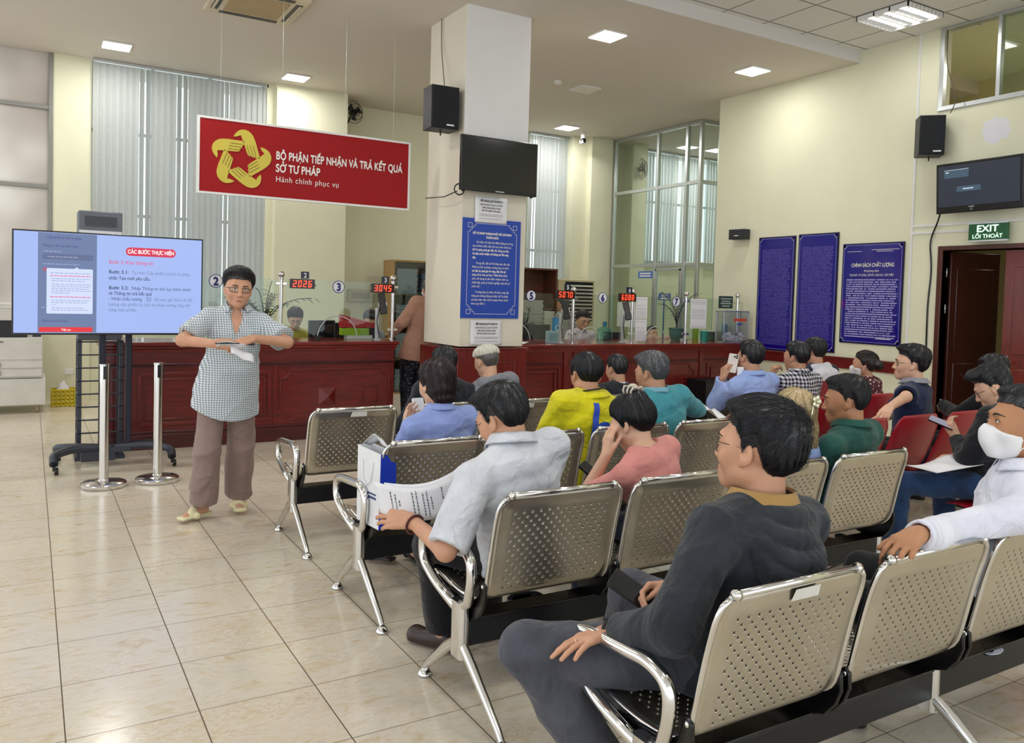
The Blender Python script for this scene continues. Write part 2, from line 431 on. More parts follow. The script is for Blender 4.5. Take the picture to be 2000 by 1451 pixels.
def cloth(name, c, fold=.35, weave=420, rough=.85, var=.08, c2=None):
    if name in MATS: return MATS[name]
    t = NT(name); v = t.tc(); c = hexc(c)
    n = t.noise(v, 7, 3)
    t.col(t.ramp(n, [(.3, tuple(x*(1-var) for x in c)), (.7, hexc(c2) if c2 else tuple(min(1, x*(1+var)) for x in c))]))
    t.set(rough=rough, spec=.25, sheen=.15)
    h = t.math('ADD', t.math('MULTIPLY', t.noise(v, 8, 3, .5, .5), 1.0), t.math('MULTIPLY', t.noise(v, weave, 1), .03))
    t.bump(h, min(1, fold*1.5), .05); MATS[name] = t.m; return t.m
SKIN = skin_mat('skin', 'c8977a'); SKIN_FAIR = skin_mat('skin_fair', 'dbaf93'); SKIN_TAN = skin_mat('skin_tan', 'b5825f')
HAIR = hair_mat('hair_black', '16161a', '2c2d33')
EYEW = mat('eye_white', 'e2dcd6', .25, var=0); IRIS = mat('iris', '1a100b', .15, var=0); LIP = mat('lips', 'b0705f', .45, var=.05); BROW = mat('brow', '1c1614', .7, var=0)

def head_prims(T, R, s, fem):
    j = .92 if fem else 1.0; P = []
    def e(c, r, k=.02, op='+'): P.append(ell(T(c), np.array(r)*s, k*s, op, R))
    def c_(a, b, ra, rb, k=.02, op='+'): P.append(cap(T(a), T(b), ra*s, rb*s, k*s, op))
    e((0, -.012, .028), (.0765, .097, .084), .0); e((0, .022, -.03), (.062*j, .066, .080), .03)
    for q in (-1, 1):
        c_((q*.046*j, .002, -.058), (q*.008, .068, -.093), .022*j, .017, .028)
        e((q*.036, .062, -.030), (.026, .022, .024), .03); e((q*.050, .03, .0), (.020, .03, .03), .03)
    e((0, .074, -.096), (.018, .014, .014), .02); c_((-.03, .083, .022), (.03, .083, .022), .012, .012, .025)
    e((0, .082, -.068), (.026, .016, .024), .02)
    for q in (-1, 1): e((q*.0315, .103, .001), (.019, .017, .0125), .014, '-')
    for q in (-1, 1): e((q*.0315, .079, .001), (.0175, .0125, .0125), .007)
    c_((0, .087, .008), (0, .108, -.034), .0075, .0115, .014)
    for q in (-1, 1): e((q*.0125, .098, -.038), (.009, .010, .007), .006)
    for q in (-1, 1):
        e((q*.079, -.012, -.008), (.0085, .019, .032), .006); e((q*.0875, -.009, -.004), (.006, .010, .018), .004, '-')
        e((q*.076, .0, -.035), (.006, .009, .010), .006)
    return P
HL_A = [0, 35, 60, 76, 84, 96, 108, 125, 150, 180]
HL_M = [.066, .064, .052, .030, -.022, -.002, .018, -.035, -.062, -.070]
HL_F = [.066, .062, .045, .010, -.030, -.020, -.015, -.045, -.065, -.072]
def hairline(q, fem, s):
    a = np.degrees(np.arctan2(np.abs(q[:, 0]), q[:, 1]+.01*s))
    return np.interp(a, HL_A, HL_F if fem else HL_M)*s
def make_hair(parent, base, T, R, C, s, H, h, m, fem):
    """H: top, side, back (thicknesses), crown, extra(prims), n, len, r, fwd"""
    core = []
    for c, r, k in (((0, -.012, .028), (.0765, .097, .084), 0), ((0, .0, -.02), (.066, .070, .07), .03)): core.append(ell(T(c), np.array(r)*s, k*s, '+', R))
    ext = H.get('extra'); extp = ext(T, R, s) if ext else []; cut = H.get('cut'); cutp = cut(T, R, s) if cut else []
    hr = H.get('line', 0)
    def f(P, lev=0):
        q = (P-C) @ R; hl = hairline(q, fem, s)+hr*s; up = np.clip((q[:, 2]-hl)/(.05*s), 0, 1); up = up*up*(3-2*up)
        top = np.clip((q[:, 2]/s-.02)/.08, 0, 1); back = np.clip(-q[:, 1]/s/.08, 0, 1); fr = np.clip((q[:, 1]/s-.03)/.05, 0, 1)
        th = H.get('side', .010)*(1-top)*(1-back)+H.get('back', .014)*(1-top)*back+top*H.get('top', .022)+fr*top*H.get('fringe', 0)
        th = (th*(.25+.75*up))*s
        rad = q-np.array(H.get('crown', (.0, -.06, .10)))*s
        az = np.arctan2(rad[:, 0], rad[:, 1]); clump = np.sin(az*H.get('cl', 13)+wob(q, 30, 2)*1.5)*.0013*s+wob(q, 75, 4)*.0010*s
        d = ev(core, P)-th-clump*up
        d = np.maximum(d, (hl-q[:, 2]-.002*s+.0012*s*np.sin(az*31)))
        if extp: de = ev(extp, P)-clump*.8; kk = .015*s; hh = np.clip(.5+.5*(d-de)/kk, 0, 1); d = d*(1-hh)+de*hh-kk*hh*(1-hh)
        for p_ in cutp:
            dc = p_[0](P); d = np.maximum(d, -dc)
        return d
    lo = C-.20*s; hi = C+.20*s
    if extp: lo = np.minimum(lo, np.min([p[1] for p in extp], 0)); hi = np.maximum(hi, np.max([p[2] for p in extp], 0))
    V, Q = mesh_sdf(f, lo, hi, h)
    ex = []
    n = H.get('n', 900); L = H.get('len', .06)*s; r = H.get('r', .0012)
    if n and len(V):
        rs = np.random.RandomState(int(abs(C[0])*1000) % 999); pick = rs.randint(0, len(V), n); p = V[pick]
        q0 = (p-C) @ R; keep = (q0[:, 2]-hairline(q0, fem, s)-hr*s > .012*s) | (np.full(len(p), bool(extp)) & (ev(extp, p) < .01) if extp else False); p = p[keep]; n = len(p)
        crown = T(H.get('crown', (0, -.06, .10))); e_ = .002
        def grad(P):
            g = np.stack([f(P+d)-f(P-d) for d in np.eye(3)*e_], 1); return g/(np.linalg.norm(g, axis=1)[:, None]+1e-9)
        steps = 6; pts = [p-grad(p)*.003]; cur = p.copy(); tgt = rs.rand(n)*.0045*s+.0005; fl = np.array(H.get('flow', (0, 0, 0)), float) @ R.T; ln = L*(.6+.6*rs.rand(n))
        jit = rs.normal(size=(n, 3))*H.get('mess', .07)
        for k in range(steps):
            g = grad(cur); t = cur-crown; t = t/(np.linalg.norm(t, axis=1)[:, None]+1e-9)+fl+jit; t = t+np.cross(g, t)*H.get('swirl', .35); t -= g*np.sum(t*g, 1)[:, None]; t /= np.linalg.norm(t, axis=1)[:, None]+1e-9
            nx = cur+t*(ln/steps)[:, None]; g = grad(nx); dd = f(nx); lev = tgt*(k+1)/steps*(1 if k < steps-1 else .6); nx = nx-g*np.clip(dd-lev, -.004, .004)[:, None]; qq = (nx-C) @ R; bad = (qq[:, 2]-hairline(qq, fem, s)-hr*s < .002*s) & ~((ev(extp, nx) < .012) if extp else False) if True else None; nx = np.where(bad[:, None], cur+(nx-cur)*.05, nx); cur = nx; pts.append(nx.copy())
        Pn = np.stack(pts, 1); Tn = np.gradient(Pn, axis=1); Tn /= np.linalg.norm(Tn, axis=2)[..., None]+1e-9
        U = np.cross(Tn, rs.normal(size=(n, 1, 3))); U /= np.linalg.norm(U, axis=2)[..., None]+1e-9; W = np.cross(Tn, U); m_ = steps+1
        rr = r*np.linspace(1, .25, m_)[None, :, None]
        ring = np.stack([Pn+rr*(cos(a)*U+sin(a)*W) for a in (0, 2.09, 4.19)], 2).reshape(-1, 3)
        i = np.arange(n)[:, None, None]*m_*3+np.arange(steps)[None, :, None]*3; a = np.arange(3)[None, None]; b = (a+1) % 3
        Qs = np.stack([i+a, i+b, i+3+b, i+3+a], -1).reshape(-1, 4); ex = [(ring-base, Qs)]
    o = np_mesh('hair', V-base, Q, m, parent, extra=ex); return o, f
def hand_prims(w, d, n, side, curl=(20, 25, 15), thumb=(35, 20), s=1.0, spread=6, k=.006):
    """w wrist, d finger direction, n back-of-hand normal, side: thumb side vector sign along cross(d,n)"""
    d = nrm(d); n = nrm(np.array(n, float)-d*(np.array(n, float) @ d)); t = np.cross(d, n)*side; P = []
    L = [(.042, .026, .021), (.046, .029, .022), (.042, .027, .021), (.033, .021, .018)]; off = (.030, .010, -.010, -.028); kl = (.088, .092, .087, .078)
    for i in range(4):
        kn = w+(d*kl[i]+t*off[i])*s; P.append(cap(w+t*off[i]*.55*s+d*.01, kn, .0145*s, .0115*s, .013)); a = 0
        cc = curl[i] if isinstance(curl[0], (tuple, list)) else curl; p = kn; fd = nrm(d+t*math.tan(radians(spread*(1.5-i)*.7)))
        for j in range(3):
            a += radians(cc[j]); dr = fd*cos(a)-n*sin(a); q = p+dr*L[i][j]*s; P.append(cap(p, q, (.0092-.0008*j)*s, (.0085-.0010*j)*s, k if j == 0 else .003)); p = q
    b = w+(d*.018+t*.020-n*.004)*s; a1, a2 = radians(thumb[0]), radians(thumb[1]); td = nrm(d*cos(a1)+t*sin(a1)-n*.35); p1 = b+td*.040*s
    td2 = nrm(d*cos(a1-a2)+t*sin(a1-a2)-n*.45); p2 = p1+td2*.033*s; p3 = p2+nrm(td2-t*.15)*.026*s
    P += [cap(b, p1, .0155*s, .0120*s, .012), cap(p1, p2, .0110*s, .0100*s, .004), cap(p2, p3, .0098*s, .0080*s, .003)]
    return P
def wrinkle(d, P, amp, sc=16, seed=0):
    Q_ = P*np.array([.75, .75, 1.5])
    return d-amp*1.25*(wob(P*np.array([1, 1, 1.6]), sc*.6, seed)*.5+np.clip(ridge(Q_, sc*.62, seed+3), 0, 1)**2*1.1+np.clip(ridge(Q_+.3, sc*1.3, seed+9), 0, 1)**3*.45-.35)
def person(label, base, yaw=0, hip=None, lean=8, side=0, twist=0, head=(0, 0, 0), headc=None, s=1.0, bw=1.0, belly=0.0, fem=False, h=.007,
           arms=None, legs=None, skin=None, top=None, bottom=None, hair=None, hairm=None, shoes=None, glasses=None, mask=False, group=None, face=True, hh=None, collar=None, sit=True, neckl=0, headh=None, hs=1.0, rest=None):
    """one figure: a continuous body with head and hands, hair and clothes as parts. Joint targets are world coordinates."""
    skin = skin or SKIN; b0 = np.array([base[0], base[1], 0.0]); F = rotm(yaw)
    E = empty('person', tuple(b0), 0, label, 'person', group)
    hipc = np.array(hip if hip is not None else (base[0], base[1], .53), float)
    S = F @ rotm(0, -lean, side); C7 = hipc+S @ np.array([0, 0, .50*s]); S2 = S @ rotm(twist, 0, 0)
    sp = 1.0; HR = F @ rotm(*head); hs_ = s*hs
    if headc is not None:
        C = np.array(headc, float); C7 = C-F @ np.array([0, .030+.0016*max(0, -head[1]), 0])*s-np.array([0, 0, (.150+neckl)*hs_]); up_ = C7-hipc; sp = np.linalg.norm(up_)/(.50*s); up_ = nrm(up_); rx = F @ np.array([1, 0, 0]); rx = nrm(rx-up_*(rx @ up_)); S = np.stack([rx, np.cross(up_, rx), up_], 1); S2 = S @ rotm(twist, 0, 0)
    X = lambda p: hipc+S @ (np.array([p[0], p[1], p[2]*sp])*s)
    Sh = {q: C7+S2 @ np.array([q*.170*bw, .0, -.055])*s for q in (-1, 1)}
    C = np.array(headc, float) if headc is not None else C7+F @ (rotm(head[0]*.4, -lean*.6+head[1]*.3, side*.6+head[2]*.5) @ np.array([0, .022, .150+neckl]))*s
    T = lambda p: C+HR @ (np.array(p)*hs_)
    # arms
    arms = arms or {}; A = {}
    for q in (-1, 1):
        a = arms.get(q, {}); wr = np.array(a.get('w', hipc+F @ np.array([q*.14, .33, .10])), float); el, wr = two_bone(Sh[q], wr, .285*s*a.get('al', 1), .245*s*a.get('al', 1), F @ np.array(a.get('hint', (q*.6, -.4, -1))) if a.get('wh') is None else a['wh'])
        A[q] = dict(el=el, wr=wr, d=np.array(a.get('d', wr-el), float), n=np.array(a.get('n', F @ np.array([q*.3, .2, 1])), float), curl=a.get('curl', (25, 30, 20)), th=a.get('th', (30, 20)), spread=a.get('spread', 5))
    legs = legs or {}; G = {}
    for q in (-1, 1):
        a = legs.get(q, {}); hj = hipc+F @ np.array([q*.09*bw, .02, -.02])*s
        an = np.array(a.get('a', hipc*np.array([1, 1, 0])+F @ np.array([q*.14, .46, .09])), float); kn, an = two_bone(hj, an, .42*s, .40*s, F @ np.array(a.get('hint', (q*.25, .6, 1))))
        if 'k' in a: kn = np.array(a['k'], float)
        G[q] = dict(hj=hj, kn=kn, an=an, toe=np.array(a.get('toe', F @ np.array([q*.2, 1, -.12])), float))
    u, v = S @ np.array([1, 0, 0]), S @ np.array([0, 1, 0])
    def torso(o=0.0, bulge=belly, top_=True, low=-.03):
        st = [(X((0, 0, low)), .150*bw*s+o, .110*s+o+bulge*.3), (X((0, .01+bulge*.5, .10)), .142*bw*s+o+bulge*.4, .100*s+o+bulge), (X((0, .01+bulge*.3, .22)), .145*bw*s+o, .100*s+o+bulge*.5), (X((0, .005, .34)), .160*bw*s+o, .108*s+o), (X((0, -.005, .42)), .135*bw*s+o, .092*s+o), (X((0, -.005, .48)), .075*bw*s+o, .062*s+o)]
        P = [loft(st, u, v, .0)]
        for q in (-1, 1):
            P.append(cap(C7+S2 @ np.array([q*.05, -.005, -.018])*s, Sh[q]+S2 @ np.array([-q*.010, 0, .003])*s, (.040*s+o), (.046*s+o), .045))
            if fem: P.append(ell(X((q*.07, .09, .30)), .055*s+o, .04))
        return P
    def seatcut(d, Z):
        if rest is None: return d
        bk = rest+np.interp(Z[:, 2], [.0, .40, .455, .84, .87, 2], [-.07, -.07, -.085, -.185, -.6, -3])+.012-Z[:, 1]
        st_ = np.where((np.abs(Z[:, 1]-rest-.10) < .24) & (np.abs(Z[:, 0]-hipc[0]) < .30), .447-Z[:, 2], -1.0)
        d = np.maximum(d, np.minimum(bk, Z[:, 2]-.36)); d = np.maximum(d, np.minimum(st_, Z[:, 2]-.34))
        return d
    # ---- body
    B = torso(-.004)
    for q in (-1, 1):
        a = A[q]; B += [cap(Sh[q], a['el'], .043*s*min(bw, 1.15), .037*s, .02), cap(a['el'], a['wr'], .038*s, .026*s, .018)]
        B += hand_prims(a['wr'], a['d'], a['n'], arms.get(q, {}).get('side', -q if True else q), a['curl'], a['th'], s*1.0, a['spread'])
        g = G[q]; B += [cap(g['hj'], g['kn'], .078*s, .052*s, .03), cap(g['kn'], g['an'], .052*s, .034*s, .02)]
        td = nrm(g['toe']*np.array([1, 1, .4])); B += [cap(g['an']+np.array([0, 0, -.035]), g['an']+td*.13*s+np.array([0, 0, -.060]), .036*s, .024*s, .02)]
    nb = C7+S @ np.array([0, .0, -.02])*s; B.append(cap(nb, T((0, -.028, -.05)), .058*s*(.85 if fem else 1)*min(bw, 1.1), .050*s*(.85 if fem else 1)*min(bw, 1.1), .02))
    B += head_prims(T, HR, hs_, fem)
    fb = lambda P: seatcut(ev(B, P), P)
    lo = np.min([p[1] for p in B if p[4] == '+'], 0); hi = np.max([p[2] for p in B if p[4] == '+'], 0)
    V, Q = mesh_sdf(fb, lo, hi, h); body = np_mesh('body', V-b0, Q, skin, E)
    ctx = dict(E=E, b0=b0, T=T, HR=HR, C=C, C7=C7, S=S, S2=S2, F=F, X=X, Sh=Sh, A=A, G=G, s=s, hs=hs_, hip=hipc, body=fb, torso=torso, u=u, v=v, bw=bw)
    # ---- face features on the surface
    if face:
        def front(x, z):
            ys = np.linspace(.13, .04, 60); P = np.array([T((x, y/1.0, z)) for y in ys]); d = fb(P); i = np.argmax(d < 0); return ys[i] if d[i] < 0 else .08
        def dot(mb, x, z, rx, rz, ry, dy=0): 
            st = len(mb.v); y = front(x, z)+dy; mb.ball((0, 0, 0), (rx*hs_, ry*hs_, rz*hs_), 16, 8); M = np.eye(4); M[:3, :3] = HR; M[:3, 3] = T((x, y, z))-b0; mb.xf(M, st)
        mb = MB()
        for q in (-1, 1): 
            dot(mb, q*.0315, .0005, .0125, .0046, .003); 
        obj('eye', mb, EYEW, E, True)
        mb = MB()
        for q in (-1, 1): dot(mb, q*.0315, .0008, .0052, .0050, .0042)
        obj('iris', mb, IRIS, E, True)
        mb = MB()
        for q in (-1, 1):
            mb.tube([T((q*(.0315+x), front(q*(.0315+x), .0062-x*x*22)+.0015, .0062-x*x*22))-b0 for x in np.linspace(-.013, .014, 7)], .0014*hs_, 6)
        obj('eyelash', mb, BROW, E, True)
        mb = MB()
        for q in (-1, 1):
            mb.tube([T((q*x, front(q*x, z)+.001, z))-b0 for x, z in ((.014, .020), (.020, .0225), (.027, .0245), (.034, .025), (.041, .024), (.050, .019))], [.002*hs_, .0030*hs_, .0032*hs_, .0032*hs_, .0025*hs_, .001*hs_], 8, flat=1)
        obj('eyebrow', mb, BROW, E, True)
        mb = MB(); dot(mb, 0, -.067, .020, .0030, .0035); dot(mb, 0, -.0735, .017, .0038, .0038); obj('lips', mb, LIP, E, True)
    # ---- top garment
    if top:
        o = top.get('o', .014); slv = top.get('sleeve', 'long'); so = top.get('so', .014); hx = top.get('hipx', .010)
        P = torso(o, belly+top.get('bulge', 0), low=top.get('low', -.05)); P.append(loft([(X((0, 0, top.get('low', -.05))), .150*bw*s+o+hx, .112*s+o+hx+belly*.3), (X((0, .005, .08)), .146*bw*s+o+hx*.6, .104*s+o+hx*.6+belly*.7)], u, v, .02))
        for p_ in (top['extra'](ctx) if 'extra' in top else []): P.append(p_)
        nd = nrm(T((0, -.028, -.05))-nb); P.append(cap(nb+nd*top.get('neck0', .055), nb+nd*.25, .060*s*min(bw, 1.1)+top.get('nr', .004), .07*s, .004, '-'))
        if 'vneck' in top: a_, b_, r_ = top['vneck']; P.append(cap(X(a_), X(b_), r_, .002, .004, '-'))
        SL = []
        for q in (-1, 1):
            a = A[q]; Q_ = [cap(Sh[q], a['el'], .044*s*min(bw, 1.15)+so, .042*s+so*1.0, .0)]
            if slv == 'long': Q_.append(cap(a['el'], a['wr'], .043*s+so*.9, .031*s+so*.7, .02))
            elif slv == 'half': Q_[-1] = cap(Sh[q], a['el'], .046*s*min(bw, 1.15)+so, .046*s+so*1.5, .0)
            if slv == 'long': e0, dd, rr = a['wr']-nrm(a['wr']-a['el'])*top.get('cuffup', .012), nrm(a['wr']-a['el']), .029*s
            else:
                t_ = top.get('sl', .82); e0 = Sh[q]+(a['el']-Sh[q])*t_; dd = nrm(a['el']-Sh[q]); rr = .042*s+.003
            Q_.append((lambda e0, dd: ((lambda Z: np.maximum(-(Z-e0) @ dd, np.linalg.norm(Z-e0-dd*.04, axis=1)-.15)), e0-.19, e0+.19, .003, '-'))(e0, dd))
            Q_.append(cap(e0-dd*.05, e0+dd*.04, rr, rr+.004, .003, '-')); SL.append(Q_)
        hem = top.get('hem')
        amp = top.get('amp', .003); seed = int(abs(b0[0])*37) % 50
        TP = P
        def ft(Z):
            d = ev(TP, Z)
            for Q_ in SL:
                e_ = ev(Q_, Z); kk = .03; hh_ = np.clip(.5+.5*(d-e_)/kk, 0, 1); d = d*(1-hh_)+e_*hh_-kk*hh_*(1-hh_)
            d = wrinkle(d, Z, amp, top.get('ws', 16), seed)
            d = seatcut(d, Z)
            if hem is not None:
                q = (Z-hipc) @ S; d = np.maximum(d, -(q[:, 2]-(hem+.012*np.sin(q[:, 0]*9+1)+.01*np.sin(q[:, 1]*15)+top.get('hemw', 0)*(np.abs(q[:, 0])/.2)**2*np.sign(.2-0))*s))
            return d
        PP = P+SL[0]+SL[1]; lo = np.min([p[1] for p in PP if p[4] == '+'], 0); hi = np.max([p[2] for p in PP if p[4] == '+'], 0)
        V, Q = mesh_sdf(ft, lo, hi, h); tg = np_mesh(top.get('name', 'shirt'), V-b0, Q, top['m'], E); ctx['ft'] = ft
        if 'label' in top: tg['label'] = top['label']
    if bottom:
        o = bottom.get('o', .012); oh = bottom.get('ho', o); P = [loft([(X((0, -.0, -.08)), .150*bw*s+oh, .115*s+oh), (X((0, 0, .06)), .150*bw*s+oh*.7, .108*s+oh*.7)], u, v, 0)]
        for q in (-1, 1):
            g = G[q]; P += [cap(g['hj'], g['kn'], .082*s+bottom.get('ho', o), .057*s+o, .035), cap(g['kn'], g['an'], .055*s+o, bottom.get('cuff', .045)*s+o, .025)]
            e0 = g['an']+(g['kn']-g['an'])*bottom.get('up', .04); dd = nrm(g['an']-g['kn'])
            P.append((lambda e0, dd: ((lambda Z: np.maximum(-(Z-e0) @ dd, np.linalg.norm(Z-e0-dd*.04, axis=1)-.13)), e0-.17, e0+.17, .003, '-'))(e0, dd))
            P.append(cap(e0-dd*.05, e0+dd*.04, .043*s, .046*s, .003, '-'))
        seed = int(abs(b0[1])*53) % 50
        BP = P
        fp = lambda Z: seatcut(wrinkle(ev(BP, Z), Z, bottom.get('amp', .004), bottom.get('ws', 11), seed+7), Z)
        lo = np.min([p[1] for p in P if p[4] == '+'], 0); hi = np.max([p[2] for p in P if p[4] == '+'], 0)
        V, Q = mesh_sdf(fp, lo, hi, max(h, .006)); np_mesh('trousers', V-b0, Q, bottom['m'], E); ctx['fp'] = fp
    if shoes:
        for q in (-1, 1):
            g = G[q]; td = nrm(g['toe']*np.array([1, 1, 0])); sd = np.array([td[1], -td[0], 0]); a = g['an'].copy(); zo = a[2]-.09; P = []
            sole = [cap(a-td*.045+[0, 0, -.070], a+td*.155*s+[0, 0, -.074], .034*s, .038*s, .0), ell(a+td*.15*s+[0, 0, -.062], .04, .02), cap(a-td*.02+[0, 0, -.04], a+td*.10*s+[0, 0, -.058], .037*s, .035*s, .02)]
            z0 = zo+.003
            if shoes.get('kind') == 'sandal': sole = [loft([(a-td*.05+[0, 0, -.066], .038*s, .012), (a+td*.06+[0, 0, -.068], .040*s, .012), (a+td*.17*s+[0, 0, -.068], .046*s, .012)], sd, [0, 0, 1], 0), cap(a+td*.055+sd*.038+[0, 0, -.06], a+td*.075-sd*.038+[0, 0, -.06], .024, .024, .012), cap(a+td*.065+sd*.01+[0, 0, -.035], a+td*.10-sd*.01+[0, 0, -.046], .032, .026, .012)]
            fs_ = lambda Z: np.maximum(ev(sole, Z), z0-Z[:, 2])
            lo = np.min([p[1] for p in sole], 0); hi = np.max([p[2] for p in sole], 0); V, Q = mesh_sdf(fs_, lo, hi, .006)
            np_mesh('sandal' if shoes.get('kind') == 'sandal' else 'shoe', V-b0, Q, shoes['m'], E)
    if hair:
        ctx['hair'], ctx['fh'] = make_hair(E, b0, T, HR, C, hs_, hair, hh or min(h, .005), hairm or HAIR, fem)
    if collar:
        mb = MB(); r = collar.get('r', .066)*s*min(bw, 1.1); hgt = collar.get('h', .034)*s; fl = collar.get('flare', .010); nd = nrm(T((0, -.028, -.05))-nb); c0 = nb+nd*collar.get('z', .040)+S @ np.array([0, .004, 0]); uu = nrm(np.cross(S @ np.array([0, 1, 0]), nd)); vv = np.cross(nd, uu); gap = collar.get('gap', 24)
        def fc(i, j):
            a = radians(90+gap+(360-2*gap)*i); rr = r+fl*(1-j)*1.0; dip = -.020*max(0, sin(a))**2*collar.get('dip', 1)
            return c0+(uu*cos(a)+vv*sin(a)*1.05)*rr+nd*(hgt*(j)+dip)-b0
        mb.grid(fc, 40, 4); oo = obj('collar', mb, collar['m'], E, True, solid=.004)
        if collar.get('fold', True):
            mb = MB()
            def fd_(i, j):
                a = radians(90+gap+(360-2*gap)*i); rr = r+.004+(.012+fl)*j; dip = -.020*max(0, sin(a))**2*collar.get('dip', 1)-j*.012*max(0, sin(a))**6
                return c0+(uu*cos(a)+vv*sin(a)*1.05)*rr+nd*(hgt*(1-.95*j)+dip+.003*(1-j))-b0
            mb.grid(fd_, 40, 4); obj('collar_leaf', mb, collar['m'], E, True, solid=.003)
    if glasses:
        mb = MB(); M = glasses; yy = .094; w_, hgt = M.get('w', .027), M.get('h', .018)
        lens = MB()
        for q in (-1, 1):
            ring = []
            for k in range(24):
                a = 2*pi*k/24; x = (abs(cos(a))**.6)*(1 if cos(a) > 0 else -1)*w_; z = (abs(sin(a))**.7)*(1 if sin(a) > 0 else -1)*hgt
                ring.append(T((q*.034+x, yy-.004*abs((q*.034+x)/.06)**2*3, z-.003))-b0)
            mb.tube(ring, M.get('t', .0018), 6, closed=True); lens.add(ring, [tuple(range(24))])
            mb.tube([T((q*(.034+w_), yy-.010, .006))-b0, T((q*.073, .06, .006))-b0, T((q*.079, -.005, .006))-b0, T((q*.078, -.026, -.014))-b0], M.get('t', .0018)*.9, 6)
        mb.tube([T((-.008, yy, .004))-b0, T((0, yy+.003, .007))-b0, T((.008, yy, .004))-b0], M.get('t', .0018), 6)
        g = obj('glasses', mb, M['m'], E, True); obj('lens', lens, glass('lens_glass', (.93, .95, .97), refl=1.4), g)
    if mask:
        def fm(Z):
            q = (Z-C) @ HR/hs_; d = ev(head_prims(T, HR, hs_, fem)+[ell(T((0, .085, -.055)), np.array([.03, .035, .035])*hs_, .02, '+', HR)], Z)-.006
            return np.maximum(np.maximum(d, q[:, 2]+.010+.35*np.abs(q[:, 0])-.0), np.maximum(-q[:, 2]-.118, np.maximum(np.abs(q[:, 0])-.070, .022-q[:, 1])))
        V, Q = mesh_sdf(fm, C-.16, C+.16, .005); k_ = np_mesh('face_mask', V-b0, Q, mat('mask_cloth', 'e9e9ec', .8, var=.02), E)
        mb = MB()
        for q in (-1, 1): mb.tube([T((q*.066, .03, -.03))-b0, T((q*.082, .0, .0))-b0, T((q*.088, -.02, .020))-b0], .0016, 5); mb.tube([T((q*.064, .03, -.085))-b0, T((q*.082, .0, -.045))-b0, T((q*.086, -.02, -.03))-b0], .0016, 5)
        obj('ear_loop', mb, mat('mask_cloth', 'e9e9ec'), E)
    ctx['base'] = E
    return ctx
# ---------------------------------------------------------------- room shell
def floor_mat():
    t = NT('floor_tiles'); c = t.n('ShaderNodeTexCoord'); sp = t.n('ShaderNodeSeparateXYZ'); t.l(c.outputs['Object'], sp.inputs[0])
    u = t.math('DIVIDE', t.math('SUBTRACT', sp.outputs[0], .1127), .4298); v = t.math('DIVIDE', t.math('SUBTRACT', sp.outputs[1], 6.1042), .4335)
    def edge(w): f = t.math('FRACT', w); return t.math('MINIMUM', f, t.math('SUBTRACT', 1.0, f))
    eu, ev_ = edge(u), edge(v)
    gu = t.math('LESS_THAN', eu, .0052); gv = t.math('LESS_THAN', ev_, .0038); g = t.math('MAXIMUM', gu, gv)
    cb = t.n('ShaderNodeCombineXYZ'); t.l(t.math('FLOOR', u), cb.inputs[0]); t.l(t.math('FLOOR', v), cb.inputs[1])
    wn = t.n('ShaderNodeTexWhiteNoise'); wn.noise_dimensions = '3D'; t.l(cb.outputs[0], wn.inputs['Vector'])
    ad = t.n('ShaderNodeVectorMath'); ad.operation = 'MULTIPLY_ADD'; t.l(wn.outputs['Color'], ad.inputs[0]); ad.inputs[1].default_value = (13, 13, 13); t.l(c.outputs['Object'], ad.inputs[2])
    st = t.n('ShaderNodeMapping'); st.inputs['Scale'].default_value = (1.0, 2.1, 1); t.l(ad.outputs[0], st.inputs[0])
    n1 = t.noise(st.outputs[0], 5.5, 6, .6, 1.8)
    base = t.ramp(n1, [(.30, hexc('cbc2b1')), (.47, hexc('d6cdbd')), (.60, hexc('d0c3ac')), (.74, hexc('c0a884'))])
    n2 = t.noise(st.outputs[0], 9, 5, .62, 2.2); vein = t.math('ABSOLUTE', t.math('SUBTRACT', n2, .5))
    vm = t.ramp(vein, [(.0, (1, 1, 1)), (.012, (.25, .25, .25)), (.03, (0, 0, 0))])
    n3 = t.noise(ad.outputs[0], 1.3, 2); vmm = t.math('MULTIPLY', vm, t.ramp(n3, [(.42, (0, 0, 0)), (.62, (.75, .75, .75))]))
    col = t.mix(vmm, base, hexc('b8925f'))
    tv = t.math('MULTIPLY_ADD', wn.outputs['Value'], .07, .955); hs = t.n('ShaderNodeHueSaturation'); t.l(tv, hs.inputs['Value']); t.l(col, hs.inputs['Color'])
    t.col(t.mix(g, hs.outputs[0], hexc('584a38')))
    t.set(rough=t.math('MULTIPLY_ADD', g, .5, .17), spec=.45); t.bump(t.math('SUBTRACT', 1.0, g), .25, .002); return t.m
def paint(name, c, sc=1.2, amt=.035, rough=.75, bump=.05):
    t = NT(name); c = hexc(c); v = t.tc(); n = t.noise(v, sc, 5, .6); t.col(t.ramp(n, [(.3, tuple(x*(1-amt*1.5) for x in c)), (.7, tuple(min(1, x*(1+amt)) for x in c))]))
    t.set(rough=rough, spec=.3); t.bump(t.noise(v, 220, 3), bump, .002); return t.m
M_FLOOR = floor_mat(); M_YEL = paint('wall_paint_yellow', 'e6e5ca'); M_CREAM = paint('wall_paint_cream', 'e2dccb'); M_WHITEP = paint('wall_paint_white', 'ebebec'); M_CEIL = paint('ceiling_paint', 'dad3c9', .6, .02)
def wood_mat(name, c1, c2, rough=.28, sc=3.0, axis=0):
    if name in MATS: return MATS[name]
    t = NT(name); s = [9, 9, 9]; s[axis] = 1.1; v = t.tc('Object', tuple(s)); n = t.noise(v, sc, 6, .65, .8); t.col(t.ramp(n, [(.3, hexc(c1)), (.68, hexc(c2))])); t.set(rough=rough, spec=.5, coat=.25, crough=.12)
    t.bump(n, .05, .002); MATS[name] = t.m; return t.m
